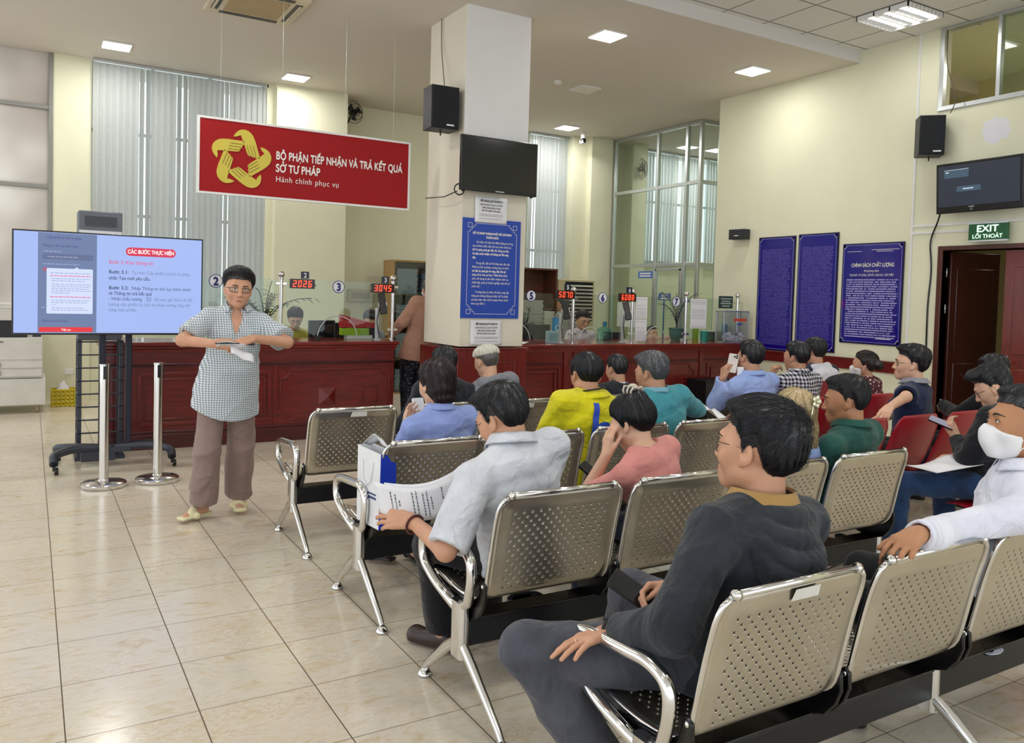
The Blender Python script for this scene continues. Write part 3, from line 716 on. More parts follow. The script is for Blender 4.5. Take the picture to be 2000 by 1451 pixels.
M_MAH = wood_mat('mahogany', '521312', '7a1f1a'); M_MAHV = wood_mat('mahogany_vertical', '541312', '7c211b', axis=2); M_MAHD = wood_mat('mahogany_dark', '3a0d10', '551518')
def tile_ceiling():
    t = NT('ceiling_tiles'); c = t.n('ShaderNodeTexCoord'); sp = t.n('ShaderNodeSeparateXYZ'); t.l(c.outputs['Object'], sp.inputs[0])
    f = []
    for i, off in ((0, 6.33), (1, 5.73)):
        w = t.math('FRACT', t.math('DIVIDE', t.math('SUBTRACT', sp.outputs[i], off), .62)); f.append(t.math('MINIMUM', w, t.math('SUBTRACT', 1.0, w)))
    g = t.math('LESS_THAN', t.math('MINIMUM', f[0], f[1]), .012); gs = t.math('LESS_THAN', t.math('MINIMUM', f[0], f[1]), .017)
    n = t.noise(t.tc(), 90, 4); base = t.ramp(n, [(.3, hexc('dcdcd8')), (.7, hexc('e9e9e6'))])
    t.col(t.mix(gs, base, hexc('8e8c88'))); t.set(rough=.8); t.bump(t.math('SUBTRACT', n, t.math('MULTIPLY', gs, .8)), .3, .003); return t.m
M_TILEC = tile_ceiling(); M_ALU = mat('aluminium', 'c9ced0', .32, .85, var=.03); M_GLASS = glass('pane_glass', (.93, .97, .95), refl=1.0)

XL, YF = -6.5, -5.0
mb = MB(); mb.box((XL, YF, -.12), (14, 13, 0)); struct('floor', mb, M_FLOOR)
mb = MB(); mb.box((XL, Y_STEP, H_CEIL), (14, 13, H_CEIL+.25)); struct('ceiling', mb, M_CEIL)
mb = MB(); mb.box((XL, YF, H_TILE), (X_WALL+.2, Y_STEP, H_TILE+.1)); struct('ceiling_tiled', mb, M_TILEC)
mb = MB(); mb.box((XL, Y_STEP-.012, H_CEIL-.004), (X_WALL, Y_STEP+.0, H_TILE)); struct('trim_1', mb, paint('step_paint', 'dcd8d6', .6, .02))
# right wall with door and window openings
W = X_WALL; D0, D1, DZ = 3.92, 5.28, 2.19; WY1, WZ0 = 5.42, 3.76
mb = MB()
mb.box((W, D1, 0), (W+.2, 8.76, H_CEIL+.2)); mb.box((W, D0, DZ), (W+.2, D1, WZ0)); mb.box((W, YF, 0), (W+.2, D0, H_TILE+.1)); mb.box((W, WY1, WZ0), (W+.2, Y_STEP+.3, H_TILE+.1))
def rwall_mat():
    return M_YEL
mb2 = MB(); mb2.box((W, WY1, 0), (W+.2, 8.76, H_TILE+.05)); mb2.box((W, D1, 0), (W+.2, WY1, WZ0)); mb2.box((W, D0, DZ), (W+.2, D1, WZ0)); mb2.box((W, 2.9, 0), (W+.2, D0, WZ0)); mb2.box((W, YF, 0), (W+.2, 2.9, H_TILE+.05))
struct('wall_right', mb2, M_YEL)
# back wall pieces
mb = MB(); mb.box((.25, 12.1, 0), (.69, 12.4, H_CEIL)); mb.box((2.93, 12.0, 0), (3.04, 12.4, H_CEIL)); mb.box((3.03, 11.83, 0), (4.08, 12.5, H_CEIL)); mb.box((4.08, 12.5, 0), (7.7, 12.7, H_CEIL)); mb.box((8.5, 12.25, 0), (8.82, 12.7, H_CEIL)); mb.box((8.82, 12.12, 0), (9.3, 12.7, H_CEIL)); mb.box((9.3, 12.5, 0), (10.15, 12.7, H_CEIL)); mb.box((9.85, 12.2, 0), (10.2, 12.5, H_CEIL))
mb.box((.69, 12.15, 0), (2.93, 12.3, .9)); mb.box((7.6, 12.5, 0), (8.52, 12.6, .7)); mb.box((-4, 12.1, 0), (.25, 12.3, .95)); mb.box((10.2, 12.5, 0), (14, 12.7, 2.3))
struct('wall_back', mb, M_YEL)
mb = MB(); mb.box((14, 9, 0), (14.1, 12.7, H_CEIL)); mb.box((W+.2, 8.56, 0), (14, 8.76, H_CEIL)); struct('wall_office', mb, M_YEL)
# room beyond the right wall
mb = MB(); mb.box((11.2, 2.5, 0), (11.3, 8.56, H_TILE+.1)); mb.box((W+.2, 2.4, 0), (11.3, 2.5, H_TILE+.1)); struct('wall_corridor', mb, paint('corridor_paint', 'd9cf9c'))
mb = MB(); mb.box((W+.2, 2.5, 2.9), (11.2, 8.56, 3.0)); struct('floor_upper', mb, M_YEL)
mb = MB(); mb.box((W+.2, 2.5, H_TILE+.05), (11.2, 8.56, H_TILE+.12)); struct('ceiling_upper', mb, M_YEL)
# left frosted window
def frosted():
    m = bpy.data.materials.new('frosted_glass'); m.use_nodes = True; t = m.node_tree; t.nodes.clear(); o = t.nodes.new('ShaderNodeOutputMaterial'); a = t.nodes.new('ShaderNodeBsdfTranslucent'); b = t.nodes.new('ShaderNodeBsdfPrincipled'); x = t.nodes.new('ShaderNodeMixShader')
    tc = t.nodes.new('ShaderNodeTexCoord'); n = t.nodes.new('ShaderNodeTexNoise'); n.inputs['Scale'].default_value = .9; r = t.nodes.new('ShaderNodeValToRGB'); r.color_ramp.elements[0].color = (*hexc('c0b8b0'), 1); r.color_ramp.elements[1].color = (*hexc('e6e2dc'), 1); r.color_ramp.elements[0].position = .35; r.color_ramp.elements[1].position = .65
    t.links.new(tc.outputs['Object'], n.inputs[0]); t.links.new(n.outputs[0], r.inputs[0]); t.links.new(r.outputs[0], a.inputs[0]); t.links.new(r.outputs[0], b.inputs['Base Color']); b.inputs['Roughness'].default_value = .25; x.inputs[0].default_value = .25
    t.links.new(a.outputs[0], x.inputs[1]); t.links.new(b.outputs[0], x.inputs[2]); t.links.new(x.outputs[0], o.inputs[0]); return m
M_FROST = frosted(); M_FRAMED = mat('window_frame_grey', '8b8a86', .5, .3)
for i, (x0, x1) in enumerate(((-1.35, .25), (-3.0, -1.4))):
    e = empty('window_%d' % (i+1), (0, 0, 0)); e['kind'] = 'structure'
    fr = MB(); 
    for z in (.97, 2.79, 3.80): fr.box((x0, 12.10, z-.025), (x1, 12.16, z+.025))
    for x in (x0+.02, x1-.025): fr.box((x-.025, 12.09, .95), (x+.025, 12.17, H_CEIL))
    o = obj('window_frame', fr, M_FRAMED, e, bevel=.004); o['kind'] = 'structure'
    for z0, z1 in ((.99, 2.77), (2.81, 3.78), (3.82, H_CEIL)):
        p = MB(); p.box((x0+.04, 12.125, z0), (x1-.04, 12.135, z1)); o = obj('pane', p, M_FROST, e); o['kind'] = 'structure'
# windows behind the blinds
def back_window(n, x0, x1, y, zs, step):
    e = empty('window_%d' % n, (0, 0, 0)); e['kind'] = 'structure'; fr = MB()
    k = max(1, round((x1-x0)/step)); 
    for i in range(k+1): x = x0+(x1-x0)*i/k; fr.box((x-.02, y, zs[0]), (x+.02, y+.05, H_CEIL))
    for z in zs: fr.box((x0, y, z-.02), (x1, y+.05, z+.02))
    o = obj('window_frame', fr, M_ALU, e); p = MB(); p.box((x0, y+.02, zs[0]), (x1, y+.026, H_CEIL)); obj('pane', p, M_GLASS, e)
back_window(3, .69, 2.93, 12.2, (.92, 2.5, 3.6), .75); back_window(4, 7.7, 8.5, 12.52, (.72, 2.4, 3.5), .8); back_window(5, 10.2, 14, 12.52, (2.32, 3.5), .9)
# vertical blinds
def blind_mat():
    m = bpy.data.materials.new('blind_fabric'); m.use_nodes = True; t = m.node_tree; t.nodes.clear(); o = t.nodes.new('ShaderNodeOutputMaterial'); a = t.nodes.new('ShaderNodeBsdfTranslucent'); b = t.nodes.new('ShaderNodeBsdfPrincipled'); x = t.nodes.new('ShaderNodeMixShader')
    tc = t.nodes.new('ShaderNodeTexCoord'); n = t.nodes.new('ShaderNodeTexNoise'); n.inputs['Scale'].default_value = 30; r = t.nodes.new('ShaderNodeValToRGB'); r.color_ramp.elements[0].color = (*hexc('b6bab8'), 1); r.color_ramp.elements[1].color = (*hexc('c8ccca'), 1)
    t.links.new(tc.outputs['Object'], n.inputs[0]); t.links.new(n.outputs[0], r.inputs[0]); t.links.new(r.outputs[0], a.inputs[0]); t.links.new(r.outputs[0], b.inputs['Base Color']); b.inputs['Roughness'].default_value = .7; x.inputs[0].default_value = .72
    t.links.new(a.outputs[0], x.inputs[1]); t.links.new(b.outputs[0], x.inputs[2]); t.links.new(x.outputs[0], o.inputs[0]); return m
M_BLIND = blind_mat()
def blinds(x0, x1, y, z0, label, open_at=(), pitch=.078):
    e = empty('vertical_blind', (x0, y, z0), 0, label, 'blind'); rs = random.Random(int(x0*10))
    r = MB(); r.box((0, -.02, H_CEIL-z0-.04), (x1-x0, .02, H_CEIL-z0-.004)); obj('rail', r, M_ALU, e)
    n = int((x1-x0)/pitch); s = MB()
    for i in range(n+1):
        x = i*pitch+pitch/2; a = radians(rs.uniform(8, 18)); 
        if any(abs(x0+x-q) < pitch*.6 for q in open_at): a = radians(44)
        w = .044; h1 = H_CEIL-z0-.05; dx, dy = w*cos(a), w*sin(a); cv = .006
        for (ax, ay, bx, by) in ((-dx, -dy, 0, cv), (0, cv, dx, dy)):
            s.add([(x+ax, ay, 0), (x+bx, by, 0), (x+bx, by, h1), (x+ax, ay, h1)], [(0, 1, 2, 3)])
    o = obj('slat', s, M_BLIND, e); o['kind'] = 'stuff'
blinds(.70, 2.95, 12.02, .95, 'grey vertical blind over tall window behind the wide screen', (1.33, 1.79, 2.35))
blinds(7.66, 8.50, 12.42, .75, 'pale vertical blind on narrow window right of pillar', (7.75,))
blinds(10.25, 13.6, 12.42, 2.25, 'pale vertical blind inside the glass walled office', (10.6, 11.2, 11.9))
# pillar with mahogany casing
mb = MB(); mb.box((3.80, 7.43, 1.02), (4.56, 8.30, H_CEIL)); struct('wall_pillar', mb, M_CREAM)
mb = MB(); mb.box((3.795, 7.425, 3.17), (4.555, 7.431, H_CEIL)); struct('trim_2', mb, M_WHITEP)
mb = MB(); mb.box((3.77, 7.40, 0), (4.60, 7.94, .985)); mb.box((3.77, 7.93, 0), (3.82, 8.33, .985)); mb.box((3.755, 7.385, .985), (4.615, 7.94, 1.005)); mb.box((3.755, 7.385, 0), (4.615, 7.93, .12))
def mold_x(mb, x0, x1, z0, z1, y, w=.016, d=.012):   # rectangular moulding on a face looking to -Y
    for a, b in (((x0, z0), (x1, z0+w)), ((x0, z1-w), (x1, z1)), ((x0, z0+w), (x0+w, z1-w)), ((x1-w, z0+w), (x1, z1-w))): mb.box((a[0], y-d, a[1]), (b[0], y, b[1]))
mold_x(mb, 4.0, 4.46, .2, .86, 7.40)
for a, b in (((7.55, .2), (7.95, .216)), ((7.55, .844), (7.95, .86)), ((7.55, .2), (7.566, .86))): mb.box((3.758, a[0], a[1]), (3.77, b[0], b[1]))
struct('trim_3', mb, M_MAHV, bevel=.004)
# right wall door
M_DOORF = wood_mat('door_frame_wood', '3c1710', '582317', axis=2)
e = empty('door_1', (W, D1, 0)); e['kind'] = 'structure'
mb = MB(); mb.box((-.02, -.0, 0), (.2, .055, DZ+.05)); mb.box((-.02, D0-D1-.055, 0), (.2, D0-D1, DZ+.05)); mb.box((-.02, D0-D1, DZ), (.2, 0, DZ+.05)); o = obj('door_frame', mb, M_DOORF, e, bevel=.005); o['kind'] = 'structure'
lf = MB(); lf.box((0, -.035, .01), (.66, 0, DZ-.01)); lf.box((.08, -.042, .25), (.58, .007, .95)); lf.box((.08, -.042, 1.1), (.58, .007, 2.0))
o = obj('door_leaf', lf, wood_mat('door_leaf_unlit', '2e0f0c', '3f1611', axis=2), e, bevel=.006, loc=(.08, -.02, 0)); o.rotation_euler = (0, 0, radians(-16)); o['kind'] = 'structure'  # unlit look of the open leaf is put into its wood colour
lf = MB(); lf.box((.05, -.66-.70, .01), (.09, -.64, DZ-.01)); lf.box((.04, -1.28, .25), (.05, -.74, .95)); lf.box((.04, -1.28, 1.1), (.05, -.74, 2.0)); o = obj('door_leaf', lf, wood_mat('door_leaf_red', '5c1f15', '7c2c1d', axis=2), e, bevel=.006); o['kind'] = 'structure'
mb = MB(); mb.tube([(.02, -.70, 1.02), (-.02, -.70, 1.02), (-.02, -.78, 1.02)], .010, 8); mb.box((.03, -.72, .96), (.05, -.68, 1.08)); obj('door_handle', mb, M_ALU, e, True)
mb = MB()
for z in (1.95, 1.55, .5): mb.tube([(.06, -.012, z-.05), (.06, -.012, z+.05)], .009, 8)
obj('hinge', mb, M_ALU, e, True)
# upper window on the right wall
e = empty('window_6', (W, 5.42, WZ0)); e['kind'] = 'structure'; mb = MB(); y1 = 2.9-5.42; zt = H_TILE-WZ0
for a, b in (((0, 0), (-.05, zt)), ((-.62, 0), (-.66, zt)), ((-1.25, 0), (-1.29, zt)), ((-1.9, 0), (-1.94, zt)), ((y1, 0), (y1+.04, zt))): mb.box((-.015, a[0], a[1]), (.05, b[0], b[1]))
mb.box((-.02, y1, -.03), (.06, 0, .02)); mb.box((-.01, y1, zt-.03), (.05, 0, zt)); obj('window_frame', mb, M_ALU, e, bevel=.003)
mb = MB(); mb.box((.02, -1.27, .02), (.026, -.64, zt)); mb.box((.02, y1, .02), (.026, -1.9, zt)); obj('pane', mb, glass('pane_glass_green', (.80, .88, .85), refl=1.5), e)
area('corridor_fill', (10.2, 4.6, 4.58), .5, 14, (1, .93, .8)); area('corridor_fill_low', (10.2, 4.4, 2.8), .4, 5, (1, .93, .8))  # added fill lights without fittings, brightening the rooms beyond the wall
# conduits on the right wall
M_PVC = mat('white_plastic', 'e6e6e4', .45, var=.02)
mb = MB(); mb.box((W-.016, 5.648, .92), (W, 5.672, H_TILE)); struct('trim_4', mb, M_PVC)
mb = MB(); mb.box((W-.014, 2.9, 2.465), (W, 5.648, 2.49)); mb.box((W-.014, 4.97, 2.385), (W, 5.648, 2.41)); struct('trim_5', mb, M_PVC)
mb = MB(); mb.box((W-.03, 5.70, .78), (W, 7.94, .92)); mb.box((W-.042, 5.70, .895), (W, 7.94, .92)); struct('trim_6', mb, M_MAH, bevel=.006)
# glazed partition
e = empty('glass_partition', (9.35, 12.1, 0), 0, 'aluminium framed glass partition closing off the office right of the counter', 'partition'); mb = MB()
Ym = [0, -1.21, -1.93, -2.25]
for y in Ym: mb.box((-.03, y-.03, 0), (.03, y+.03, H_CEIL))
for z in (4.47, 3.50, 2.165, .03): mb.box((-.025, Ym[-1], z-.03), (.025, 0, z+.03))
for x in (0.42, 1.2, 2.4): mb.box((x-.03, -2.28, 0), (x+.03, -2.22, H_CEIL))
for z in (4.47, 3.50, 2.165, .03): mb.box((0, -2.275, z-.03), (3.5, -2.225, z+.03))
obj('partition_frame', mb, M_ALU, e, bevel=.004)
mb = MB(); mb.box((-.03, -1.90, .05), (.015, -1.85, 2.1)); mb.box((-.03, -1.28, .05), (.015, -1.24, 2.1)); mb.box((-.03, -1.9, 2.06), (.015, -1.24, 2.11)); mb.box((-.03, -1.9, .05), (.015, -1.24, .12)); d_ = obj('partition_door', mb, M_ALU, e, bevel=.003)
mb = MB(); mb.tube([(-.05, -1.30, 1.0), (-.06, -1.30, 1.15)], .01, 8); obj('door_handle', mb, M_ALU, d_)
mb = MB(); mb.box((.0, Ym[-1], .05), (.006, 0, H_CEIL)); mb.box((0, -2.253, .05), (3.5, -2.247, H_CEIL)); obj('pane', mb, M_GLASS, e)
# ---------------------------------------------------------------- ceiling lights
M_PANEL = emis('led_panel', (1, .98, .95), 9.0)
def led(x, y, z, size, label, on=True, power=27, grp=None):
    e = empty('ceiling_light', (x, y, z), 0, label, 'ceiling light', grp); mb = MB(); s = size/2
    mb.box((-s-.012, -s-.012, -.020), (s+.012, s+.012, 0)); obj('light_frame', mb, M_PVC, e, bevel=.003)
    mb = MB(); mb.box((-s, -s, -.026), (s, s, -.020)); obj('diffuser', mb, M_PANEL if on else mat('led_off', 'd8d4cb', .4, var=0), e)
    if on: l = area('led_lamp', (0, 0, -.03), size*.95, power, (1, .975, .93)); l.parent = e
for (x, y, lb, on) in ((.906, 11.21, 'lit square ceiling light above the frosted window side', True), (3.15, 11.32, 'lit square ceiling light above the left end of the red sign', True), (5.535, 7.385, 'lit square ceiling light nearest right of the pillar', True), (7.85, 7.41, 'lit square ceiling light nearest the right wall', True), (7.96, 11.70, 'lit square ceiling light above the far right blind', True), (6.70, 9.42, 'unlit square ceiling light beside the smoke detector', False),
                       (11.4, 11.6, 'lit square ceiling light inside the glass office, nearer its windows', True), (11.6, 9.8, 'lit square ceiling light inside the glass office, nearer its door', True)):  # the office light nearer the door is added to brighten the interior
    led(x, y, H_CEIL, .30, lb, on, {7.85: 13, 3.15: 15, .906: 20}.get(x, 27))
for (x, y, lb) in ((.9, 7.4, 'nearest the seats'), (-1.6, 7.4, 'farther left'), (-1.6, 11.2, 'near the left windows')): led(x, y, H_CEIL, .30, 'lit square ceiling light left of the picture, '+lb, True, grp='ceiling lights out of view')
def troffer(x, y, label, power=19):
    e = empty('louvre_light', (x, y, H_TILE), 0, label, 'ceiling light', None); s = .30
    mb = MB(); mb.box((-s, -s, -.004), (s, s, .0)); mb.box((-s, -s, -.05), (-s+.012, s, 0)); mb.box((s-.012, -s, -.05), (s, s, 0)); mb.box((-s, -s, -.05), (s, -s+.012, 0)); mb.box((-s, s-.012, -.05), (s, s, 0)); obj('light_frame', mb, M_PVC, e)
    for k in range(3): t_ = MB(); t_.tube([(-s+.03, -.18+.18*k, -.022), (s-.03, -.18+.18*k, -.022)], .014, 8); obj('tube', t_, emis('tube_light', (1, .99, .97), 10), e, True)
    mb = MB()
    for k in range(1, 3): mb.box((-s, -.09+.18*(k-1)-.008, -.048), (s, -.09+.18*(k-1)+.008, -.006))
    for k in range(1, 9): x_ = -s+2*s*k/9; mb.box((x_-.003, -s, -.048), (x_+.003, s, -.012))
    obj('louvre', mb, mat('louvre_metal', 'eeeeee', .2, .9, var=0), e)
    l = area('louvre_lamp', (0, 0, -.06), .5, power, (1, .98, .95)); l.parent = e; return e
troffer(7.88, 5.42, 'louvred ceiling light in the tile grid above the door', 7)
for (x, y, lb) in ((4.17, 3.56, 'over the seats'), (1.07, 3.56, 'over the bench ends'), (4.17, .46, 'over the right of the viewer'), (1.07, .46, 'over the viewer'), (-2.03, 3.56, 'over the left aisle'), (-2.03, .46, 'behind the left aisle'), (7.27, 1.70, 'near the wall behind the seats')):
    troffer(x, y, 'louvred ceiling light '+lb+', above the picture')  # unseen fittings added to light the floor and seated people
mb = MB(); rs = random.Random(8); pts = [(4.78+(.13+.025*rs.uniform(-1, 1))*1.25*cos(t), 3.43+(.13+.025*rs.uniform(-1, 1))*sin(t)) for t in np.linspace(0, 2*pi, 26)[:-1]]
mb.prism(pts, W-.0015, W+.001, 0); struct('trim_7', mb, paint('wall_filler_pale', 'e6e6ec'))
# ---------------------------------------------------------------- perforated steel benches
def steel_mat():
    t = NT('brushed_steel'); v = t.tc('Object', (1, 1, 1)); n = t.noise(v, 3, 4); t.col(t.ramp(n, [(.3, (.50, .46, .385)), (.7, (.62, .575, .485))])); t.set(metal=.92, rough=t.math('MULTIPLY_ADD', n, .18, .17)); t.bump(t.noise(v, 6, 2), .12, .02); return t.m
M_STEEL = steel_mat(); M_CHROME = mat('chrome', (.72, .71, .69), .12, 1.0, var=.03); M_BLACKM = mat('black_metal', '15171c', .38, .3, bump=.05); M_GLOSSB = mat('gloss_black', '08080a', .22, var=0)
PROF = arc_path([(-.205, .838), (-.165, .70), (-.112, .455), (-.03, .418), (.10, .412), (.30, .438), (.345, .40)], .055, 6)
PROF = [np.array([0, p[0], p[1]]) for p in PROF]
def prof_at(s):
    L = 0
    for i in range(len(PROF)-1):
        d = np.linalg.norm(PROF[i+1]-PROF[i])
        if s <= L+d or i == len(PROF)-2:
            t = (s-L)/d; p = PROF[i]*(1-t)+PROF[i+1]*t; T_ = (PROF[i+1]-PROF[i])/d; return p, T_
        L += d
PL = sum(np.linalg.norm(PROF[i+1]-PROF[i]) for i in range(len(PROF)-1))
def seat_mesh():
    mb = MB(); cell = .0187; ny = int(PL/cell); cell = PL/ny; w = .272; nx = 29; idx = {}
    smp = [prof_at(j*cell) for j in range(ny+1)]
    def P(u, s, dn=0):   # u -1..1
        p, T_ = prof_at(min(max(s, 0), PL)); N = np.array([0, T_[2], -T_[1]]); r = .05
        ww = w if s > r else w-r+math.sqrt(max(r*r-(r-s)**2, 0))
        m = min((1-abs(u))*w, s, PL-s); e = min(max((m-.012)/.03, 0), 1); e = e*e*(3-2*e); x = u*ww
        return (x, p[1]+N[1]*(.007*e), p[2]+N[2]*(.007*e))
    def vid(i, j):
        if (i, j) not in idx: idx[(i, j)] = len(mb.v); mb.v.append(P(-1+2*i/nx, j*cell))
        return idx[(i, j)]
    for j in range(ny):
        s0 = (j+.5)*cell; band = (.055 < s0 < .375) or (.46 < s0 < PL-.07)
        for i in range(nx):
            c = [vid(i, j), vid(i+1, j), vid(i+1, j+1), vid(i, j+1)]
            if band and (i+j) % 2 == 0 and 3 <= i <= nx-4:
                u0 = -1+2*(i+.5)/nx; o = len(mb.v); hw = cell/2
                for k in range(8):
                    a = radians(-135+45*k); r = .0090 if k % 2 == 0 else .0025; mb.v.append(P(u0+cos(a)*r/w, s0+sin(a)*r))
                for k in range(4): mb.f.append((c[k], c[(k+1) % 4], o+(2*k+2) % 8, o+2*k+1, o+2*k)); mb.mi.append(0)
            else: mb.f.append(tuple(c)); mb.mi.append(0)
    return mb
def bench(Y, label, n=4, stickers=(0,)):
    e = empty('waiting_bench', (1.42, Y, 0), 0, label, 'bench', 'perforated steel waiting benches'); pitch = .605
    global SEAT0
    for i in range(n):
        x = .285+pitch*i
        if SEAT0 is None:
            s = obj('seat', seat_mesh(), M_STEEL, e, 'auto', solid=.0025, loc=(x, 0, 0)); SEAT0 = s; mb = MB(); w = .276
            L = [prof_at(PL*k/40)[0] for k in range(41)]
            for q in (-1, 1): mb.tube([(q*(w if k > 3 else w-.035+.035*math.sqrt(1-(1-k/4)**2)), p[1], p[2]) for k, p in enumerate(L)], .0085, 8)
            mb.tube([(x_, PROF[0][1]-.001, PROF[0][2]+.004) for x_ in (-w+.035, 0, w-.035)], .0105, 10); mb.tube([(-w+.04, -.207, .842), (-w+.055, -.207, .842)], .0145, 10); mb.tube([(w-.055, -.207, .842), (w-.04, -.207, .842)], .0145, 10)
            mb.tube([(-w, PROF[-1][1], PROF[-1][2]), (w, PROF[-1][1], PROF[-1][2])], .009, 8)
            f = obj('seat_frame', mb, M_CHROME, s, True); bk = MB()
            for q in (-1, 1):   # curved black cradle beside the bend
                pts = [(-.135, .50), (-.118, .515), (-.10, .50), (-.09, .455), (-.05, .425), (.16, .405), (.16, .375), (.05, .352), (-.03, .345), (-.085, .365), (-.12, .41), (-.137, .455)]
                bk.prism(pts, q*.284-.007, q*.284+.007, 0)
            bk.box((-.29, -.04, .340), (.29, .05, .352)); b = obj('cradle', bk, M_GLOSSB, s, bevel=.004)
            bo = MB(); 
            for q in (-1, 1): bo.ball((q*.284, -.117, .495), .011)
            obj('bolt', bo, M_CHROME, s, True)
        else:
            s = copy_tree(SEAT0, e); s.location = (x, 0, 0)
            for ch in [c for c in bpy.data.objects if c.parent is s]: ch.matrix_parent_inverse.identity()
        if i in stickers:
            mb = MB(); p0, T_ = prof_at(.015); p1, _ = prof_at(.048); N = np.array([0, T_[2], -T_[1]])
            mb.add([(-.02, p0[1]-.011, p0[2]), (.075, p0[1]-.011, p0[2]), (.075, p1[1]-.013, p1[2]), (-.03, p1[1]-.013, p1[2])], [(0, 1, 2, 3)]); st = obj('sticker', mb, mat('sticker_paper', 'd9d8d2', .5), s)
    L_ = pitch*n
    mb = MB(); mb.box((-.01, -.035, .245), (L_-.02, .03, .34)); obj('beam', mb, M_BLACKM, e, bevel=.004)
    for x in (-.03, L_/2-.015, L_-.005):
        mb = MB(); mb.rbox((x-.021, -.045, .20), (x+.021, .045, .41), .018, 4, 2)
        mb.tube([(x, -.03, .245), (x, -.10, .20), (x, -.30, .055), (x, -.325, .03)], [.018, .018, .014, .013], 10, flat=1.3); mb.tube([(x, .03, .245), (x, .10, .20), (x, .285, .050), (x, .30, .03)], [.018, .018, .014, .013], 10, flat=1.3)
        lg = obj('leg', mb, M_CHROME, e, 'auto')
        for y in (-.325, .30): ft = MB(); ft.lathe([(.012, .032), (.016, .030), (.027, .014), (.030, .006), (.029, .0), (.0, .0)], (x, y, 0), 18); obj('foot_pad', ft, M_CHROME, lg, True)
    for x in (-.03, L_-.005):
        lp = arc_path([(x, -.01, .40), (x, -.055, .41), (x, -.082, .50), (x, -.075, .585), (x, .0, .612), (x, .26, .592), (x, .345, .575), (x, .345, .47), (x, .22, .415), (x, .02, .372)], .05, 6)
        mb = MB(); mb.tube(lp, .0195, 14); obj('armrest', mb, M_CHROME, e, True)
    return e
SEAT0 = None
BY = dict(A=4.90, B=3.74, C=2.65, D=1.585)
bench(BY['A'], 'steel bench farthest from the viewer, nearest the counter', stickers=(0, 2)); bench(BY['B'], 'steel bench second from the counter with a paper bag at its end', stickers=(1,))
bench(BY['C'], 'steel bench third from the counter, holding the man reading papers', stickers=()); bench(BY['D'], 'steel bench nearest the viewer with a torn paper sticker on its first seat', stickers=(0,))
# ---------------------------------------------------------------- red plastic seats
M_RED = mat('red_plastic', 'a51a2c', .30, var=.05, spec=.5); M_RED2 = mat('red_plastic_edge', 'b52a26', .35)
def red_shell():
    prof = arc_path([(0, -.255, .845), (0, -.225, .70), (0, -.15, .50), (0, -.02, .425), (0, .18, .432), (0, .24, .405)], .10, 7); mb = MB(); n = len(prof)
    seg = [0]+list(np.cumsum([np.linalg.norm(prof[i+1]-prof[i]) for i in range(n-1)])); Lt = seg[-1]
    def fn(a, b):
        s = b*Lt; i = min(int(np.searchsorted(seg, s)), n-1); i = max(i, 1); t = (s-seg[i-1])/(seg[i]-seg[i-1]); p = prof[i-1]*(1-t)+prof[i]*t; T_ = (prof[i]-prof[i-1])/np.linalg.norm(prof[i]-prof[i-1]); N = np.array([0, T_[2], -T_[1]])
        w = 1.17*np.interp(s/Lt, [0, .04, .10, .4, .52, .7, .96, 1], [.15, .185, .205, .215, .205, .222, .222, .205]); u = 2*a-1
        dep = .030*abs(u)**2.2*np.interp(s/Lt, [0, .15, .5, .8, 1], [.6, 1, 1.6, 1, .2])
        lip = -.012 if s/Lt < .03 else 0
        return (u*w, p[1]+N[1]*(-dep)*-1*-1-lip*0, p[2]+N[2]*(-dep)*-1)
    mb.grid(fn, 16, 34); return mb
REDS = None
def red_bench(x0, Y, n, label, rz=0):
    global REDS
    e = empty('red_bench', (x0, Y, 0), rz, label, 'bench', 'red plastic bench seats')
    for i in range(n):
        if REDS is None: REDS = obj('seat', red_shell(), M_RED, e, True, solid=.007, loc=(.275+.55*i, 0, 0))
        else: s = REDS.copy(); COL.objects.link(s); s.parent = e; s.location = (.275+.55*i, 0, 0)
    L_ = .55*n; mb = MB(); mb.box((0, -.03, .33), (L_-.03, .03, .38)); mb.box((.1, -.1, .38), (.13, .15, .40))
    for i in range(n): x = .275+.55*i; mb.box((x-.10, -.11, .378), (x+.10, .13, .405))
    obj('beam', mb, M_BLACKM, e, bevel=.003)
    for x in (.15, L_-.18):
        mb = MB(); mb.box((x-.02, -.025, .06), (x+.02, .025, .34)); mb.hexa([(x-.02, -.25, .0), (x+.02, -.25, .0), (x+.02, .25, .0), (x-.02, .25, .0), (x-.02, -.25, .025), (x+.02, -.25, .025), (x+.02, .25, .025), (x-.02, .25, .025)]); mb.box((x-.018, -.10, .025), (x+.018, .10, .06)); obj('leg', mb, M_BLACKM, e, bevel=.004)
red_bench(4.275, 3.455, 4, 'red plastic bench with empty seats behind the man in navy polo'); red_bench(4.595, 4.37, 3, 'red plastic bench in front of the man in navy polo'); red_bench(6.15, 5.25, 2, 'red plastic bench farthest from the viewer, near the wall posters'); red_bench(4.655, 2.53, 3, 'red plastic bench nearest the viewer, under the man in jeans')
